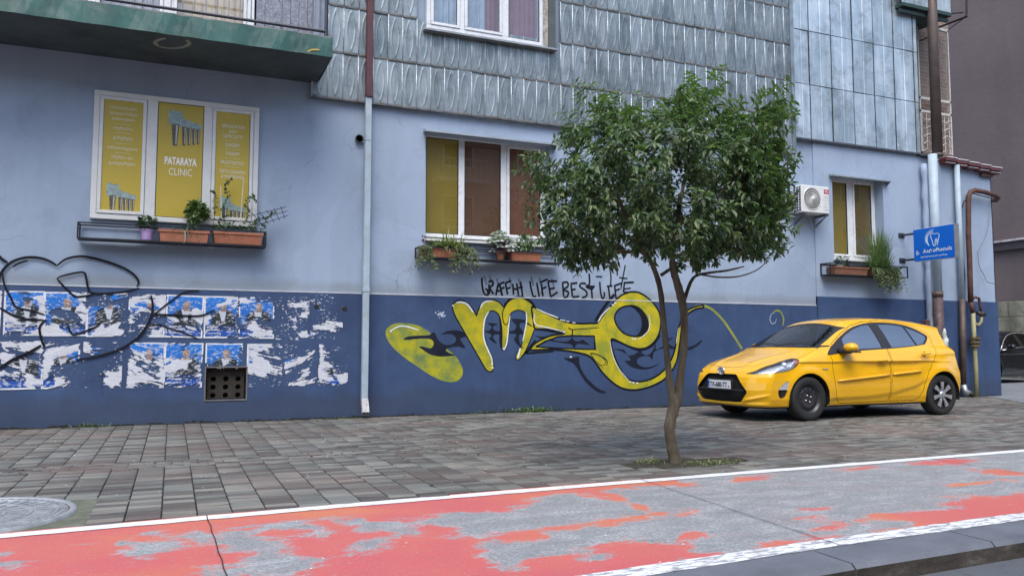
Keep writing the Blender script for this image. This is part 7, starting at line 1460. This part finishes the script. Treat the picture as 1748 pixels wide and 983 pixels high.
        for v0 in (-.36, .36):
            for u0 in (2.0, 2.85):
                def seat(m):
                    m.box(u0 - .25, u0 + .25, v0 - .24, v0 + .24, .38, .55, .05); M = Matrix.Translation((u0 + .24, v0, .5)) @ Matrix.Rotation(R(14), 4, 'Y'); m.box(-.06, .06, -.23, .23, 0, .60, .04, M); m.box(-.04, .05, -.12, .12, .62, .80, .03, M)
                m = MB(); seat(m); mk('seat', T(np.array(m.V)), m.F, M_seat, root)
        m = MB(); m.box(1.25, 1.62, -.70, .70, .75, .93, .04); m.box(1.05, 1.3, -.68, .68, .85, .96, .03); mk('dashboard', T(np.array(m.V)), m.F, M_dash, root)
        m = MB(); Mw = Matrix.Translation((1.72, .36, .92)) @ Matrix.Rotation(R(65), 4, 'Y'); m.tube([Mw @ Vector((.18 * math.cos(t), .18 * math.sin(t), 0)) for t in a], .014, 6, False); m.box(-.03, .03, -.17, .17, -.01, .01, 0, Mw); mk('steering_wheel', T(np.array(m.V)), m.F, M_dash, root, True)
        m = MB(); m.box(.9, 3.8, -.72, .72, .26, .30); m.box(3.15, 3.85, -.66, .66, .3, .82, .03); mk('cabin_floor', T(np.array(m.V)), m.F, M_gap, root)
        m = MB(); m.box(1.60, 1.625, -.12, .10, 1.265, 1.32, .008); mk('rear_view_mirror', T(np.array(m.V)), m.F, M_gap, root)
    # wheels
    for c, kind in ((WF, 'steel'), (WRr, 'alloy')):
        for s in (1, -1):
            yo = .845; cz = WR
            prof = [(.195, -.19), (.235, -.200), (.285, -.195), (WR, -.17), (WR + .002, -.10), (WR, -.035), (.288, -.012), (.262, -.002), (.225, -.006), (.198, -.016)]
            def tyre(m): m.lathe([(r_, yo + h - .005) for r_, h in prof], (c, 0, cz), 'y', 48)
            ty = mbx('wheel', tyre, M_tyre, root, True, s)
            if kind == 'steel' or not hero:
                rm = plain('black_steel_rim', (.045, .045, .05), .38, .4, bump=.1) if hero else M_chrome
                mbx('rim', lambda m: m.lathe([(.199, yo - .018), (.19, yo - .022), (.183, yo - .05), (.16, yo - .060), (.145, yo - .045), (.105, yo - .035), (.085, yo - .05), (.06, yo - .052), (.03, yo - .050), (0, yo - .050)], (c, 0, cz), 'y', 40), rm, ty, True, s)
                def hls(m):
                    for k in range(12): t = k * math.pi / 6; m.lathe([(0, yo - .0395), (.015, yo - .0400)], (c + .133 * math.cos(t), 0, cz + .133 * math.sin(t)), 'y', 8)
                if s == 1: mbx('rim_hole', hls, plain('deep_black', (.003, .003, .003), .9, bump=0), ty, False, s)['kind'] = 'stuff'
                if s == 1 and hero:
                    for k in range(4): t = k * math.pi / 2 + .5; mbx('wheel_nut', lambda m: m.lathe([(.010, yo - .05), (.010, yo - .034), (0, yo - .030)], (c + .05 * math.cos(t), 0, cz + .05 * math.sin(t)), 'y', 8), M_chrome, ty, True, s)
            else:
                mbx('rim', lambda m: m.lathe([(.199, yo - .012), (.192, yo - .014), (.185, yo - .045), (.1, yo - .05), (0, yo - .045)], (c, 0, cz), 'y', 40), M_gap, ty, True, s)
                for k in range(7):
                    t = k * 2 * math.pi / 7 + math.pi / 2
                    def spoke(m):
                        ca, sa = math.cos(t), math.sin(t); q_ = [(.045, .020), (.10, .019), (.165, .030), (.19, .033), (.19, -.033), (.165, -.030), (.10, -.019), (.045, -.020)]
                        V = [(c + r_ * ca - w_ * sa, yo - .008 - .012 * (r_ < .1), cz + r_ * sa + w_ * ca) for r_, w_ in q_]; V2 = [(x, y - .02, z) for x, y, z in V]; n = len(V); m.add(V + V2, [tuple(range(n))[::-1]] + [(i, (i + 1) % n, n + (i + 1) % n, n + i) for i in range(n)])
                    mbx('spoke', spoke, plain('silver_wheel_cover', (.60, .62, .64), .28, .75, .06, bump=0), ty, False, s)
                mbx('hub_cap', lambda m: m.lathe([(.05, yo - .02), (.045, yo - .008), (.03, yo - .003), (0, yo - .002)], (c, 0, cz), 'y', 20), plain('silver_wheel_cover', (.60, .62, .64), .28, .75), ty, True, s)
CX0, CYC = 7.165, 9.385
YC_ = thing('parked_car', (CX0 + 2, CYC, 0), 'bright yellow hatchback parked on the brick paving with black front wheel', 'car')
make_car(YC_, lambda V: np.stack([CX0 + V[:, 0], CYC - V[:, 1], V[:, 2]], 1), mat_paint('yellow_car_paint', (.80, .43, .008)))
BC = thing('parked_car', (23, 16, 0), 'dark black car with chrome window line, partly hidden behind the blue corner', 'car')
ang = R(10); ca, sa = math.cos(ang), math.sin(ang); bx0, by0 = 19.75, 14.9
def bw(V):
    u = V[:, 0] * 1.15; v = (.92 - V[:, 1] * 1.06); z = V[:, 2] * 1.03
    return np.stack([bx0 + u * ca - v * sa, by0 + u * sa + v * ca, z], 1)
make_car(BC, bw, mat_paint('black_car_paint', (.006, .008, .012)), hero=False)
m = MB(); pts = [(1.26, .80, .90), *[(a, .80 - .52 * (c - .93) + .03, c + .008) for a, c in ((1.40, 1.03), (1.62, 1.165), (1.88, 1.285), (2.2, 1.355), (2.55, 1.375), (2.9, 1.352), (3.15, 1.29))]]
m.tube(pts, .012, 6); m.tube([(1.28, .84, .90), (1.9, .835, .955), (2.8, .82, 1.005)], .012, 6); mk('window_trim', bw(np.array(m.V)), m.F, M_chrome, BC, True)
# ================================================================== across the street (seen only in reflections and in the light)
OB = thing('apartment_block', (6, -13.5, 0), 'beige apartment block across the street with rows of windows and balconies', 'building')
M_ob = plain('beige_facade', (.36, .31, .25), .85, var=.15, scale=.5); M_obw = plain('white_balcony', (.55, .55, .53), .7); M_obg = plain('dark_window', (.03, .035, .04), .15, bump=0)
m = MB(); m.box(-22, 64, -24, -13.5, -.1, 12.4); m.build('wall', M_ob, OB)
for f_ in range(4):
    for k in range(26):
        x = -20 + k * 3.2; z = .9 + f_ * 3.0
        m = MB(); m.box(x, x + 1.5, -13.52, -13.44, z, z + 1.5); W_ = m.build('window', M_obg, OB); m = MB(); bars(m, x - .06, x + 1.56, z - .06, z + 1.56, -13.47, -13.38, .08, 0); m.box(x + .7, x + .78, -13.46, -13.39, z, z + 1.5); m.build('frame', M_obw, W_)
        if f_ and k % 3 == 1: m = MB(); m.box(x - .6, x + 2.1, -13.5, -12.4, z - .95, z - .8); Bq = m.build('balcony', M_obw, OB); m = MB(); m.tube([(x - .6, -12.42, z + .15), (x + 2.1, -12.42, z + .15)], .03, 6); [m.box(x - .6 + q_ * .27, x - .58 + q_ * .27, -12.43, -12.41, z - .8, z + .14) for q_ in range(11)]; m.build('railing', M_obw, Bq)
for i, (x, y, h_, lab) in enumerate(((-9, -9.5, 7.5, 'tall bushy roadside tree across the street, at the left'), (3, -9.8, 7.0, 'bushy roadside tree across the street, opposite the clinic'), (15, -9.6, 8.2, 'tallest bushy roadside tree across the street, opposite the yellow car'), (25, -9.4, 7.2, 'bushy roadside tree across the street, farthest to the right'))):
    T_ = thing('roadside_tree', (x, y, 0), lab, 'tree', 'trees across the street'); m = MB(); m.tube([(x, y, 0), (x + .1, y, 1.8), (x - .1, y + .1, h_ * .6)], [.16, .13, .07], 10); m.build('trunk', M_bark, T_, True)
    rs = np.random.RandomState(i + 50); n = 2600; d = rs.normal(0, 1, (n, 3)); d /= np.linalg.norm(d, axis=1, keepdims=True); P = np.array([x, y, h_ * .66]) + d * (rs.uniform(.3, 1, n) ** .4)[:, None] * np.array([2.3, 1.9, h_ * .33]) * (.8 + .4 * vnoise(d[:, 0] * 3 + i, d[:, 2] * 3 + d[:, 1] * 2))[:, None]
    V, F = leaves(P, d + rs.normal(0, .6, d.shape), d + [0, 0, .5], rs.uniform(.25, .42, n), rs.uniform(.16, .26, n)); o = mk('crown', V, F, M_ldark, T_); o['kind'] = 'stuff'
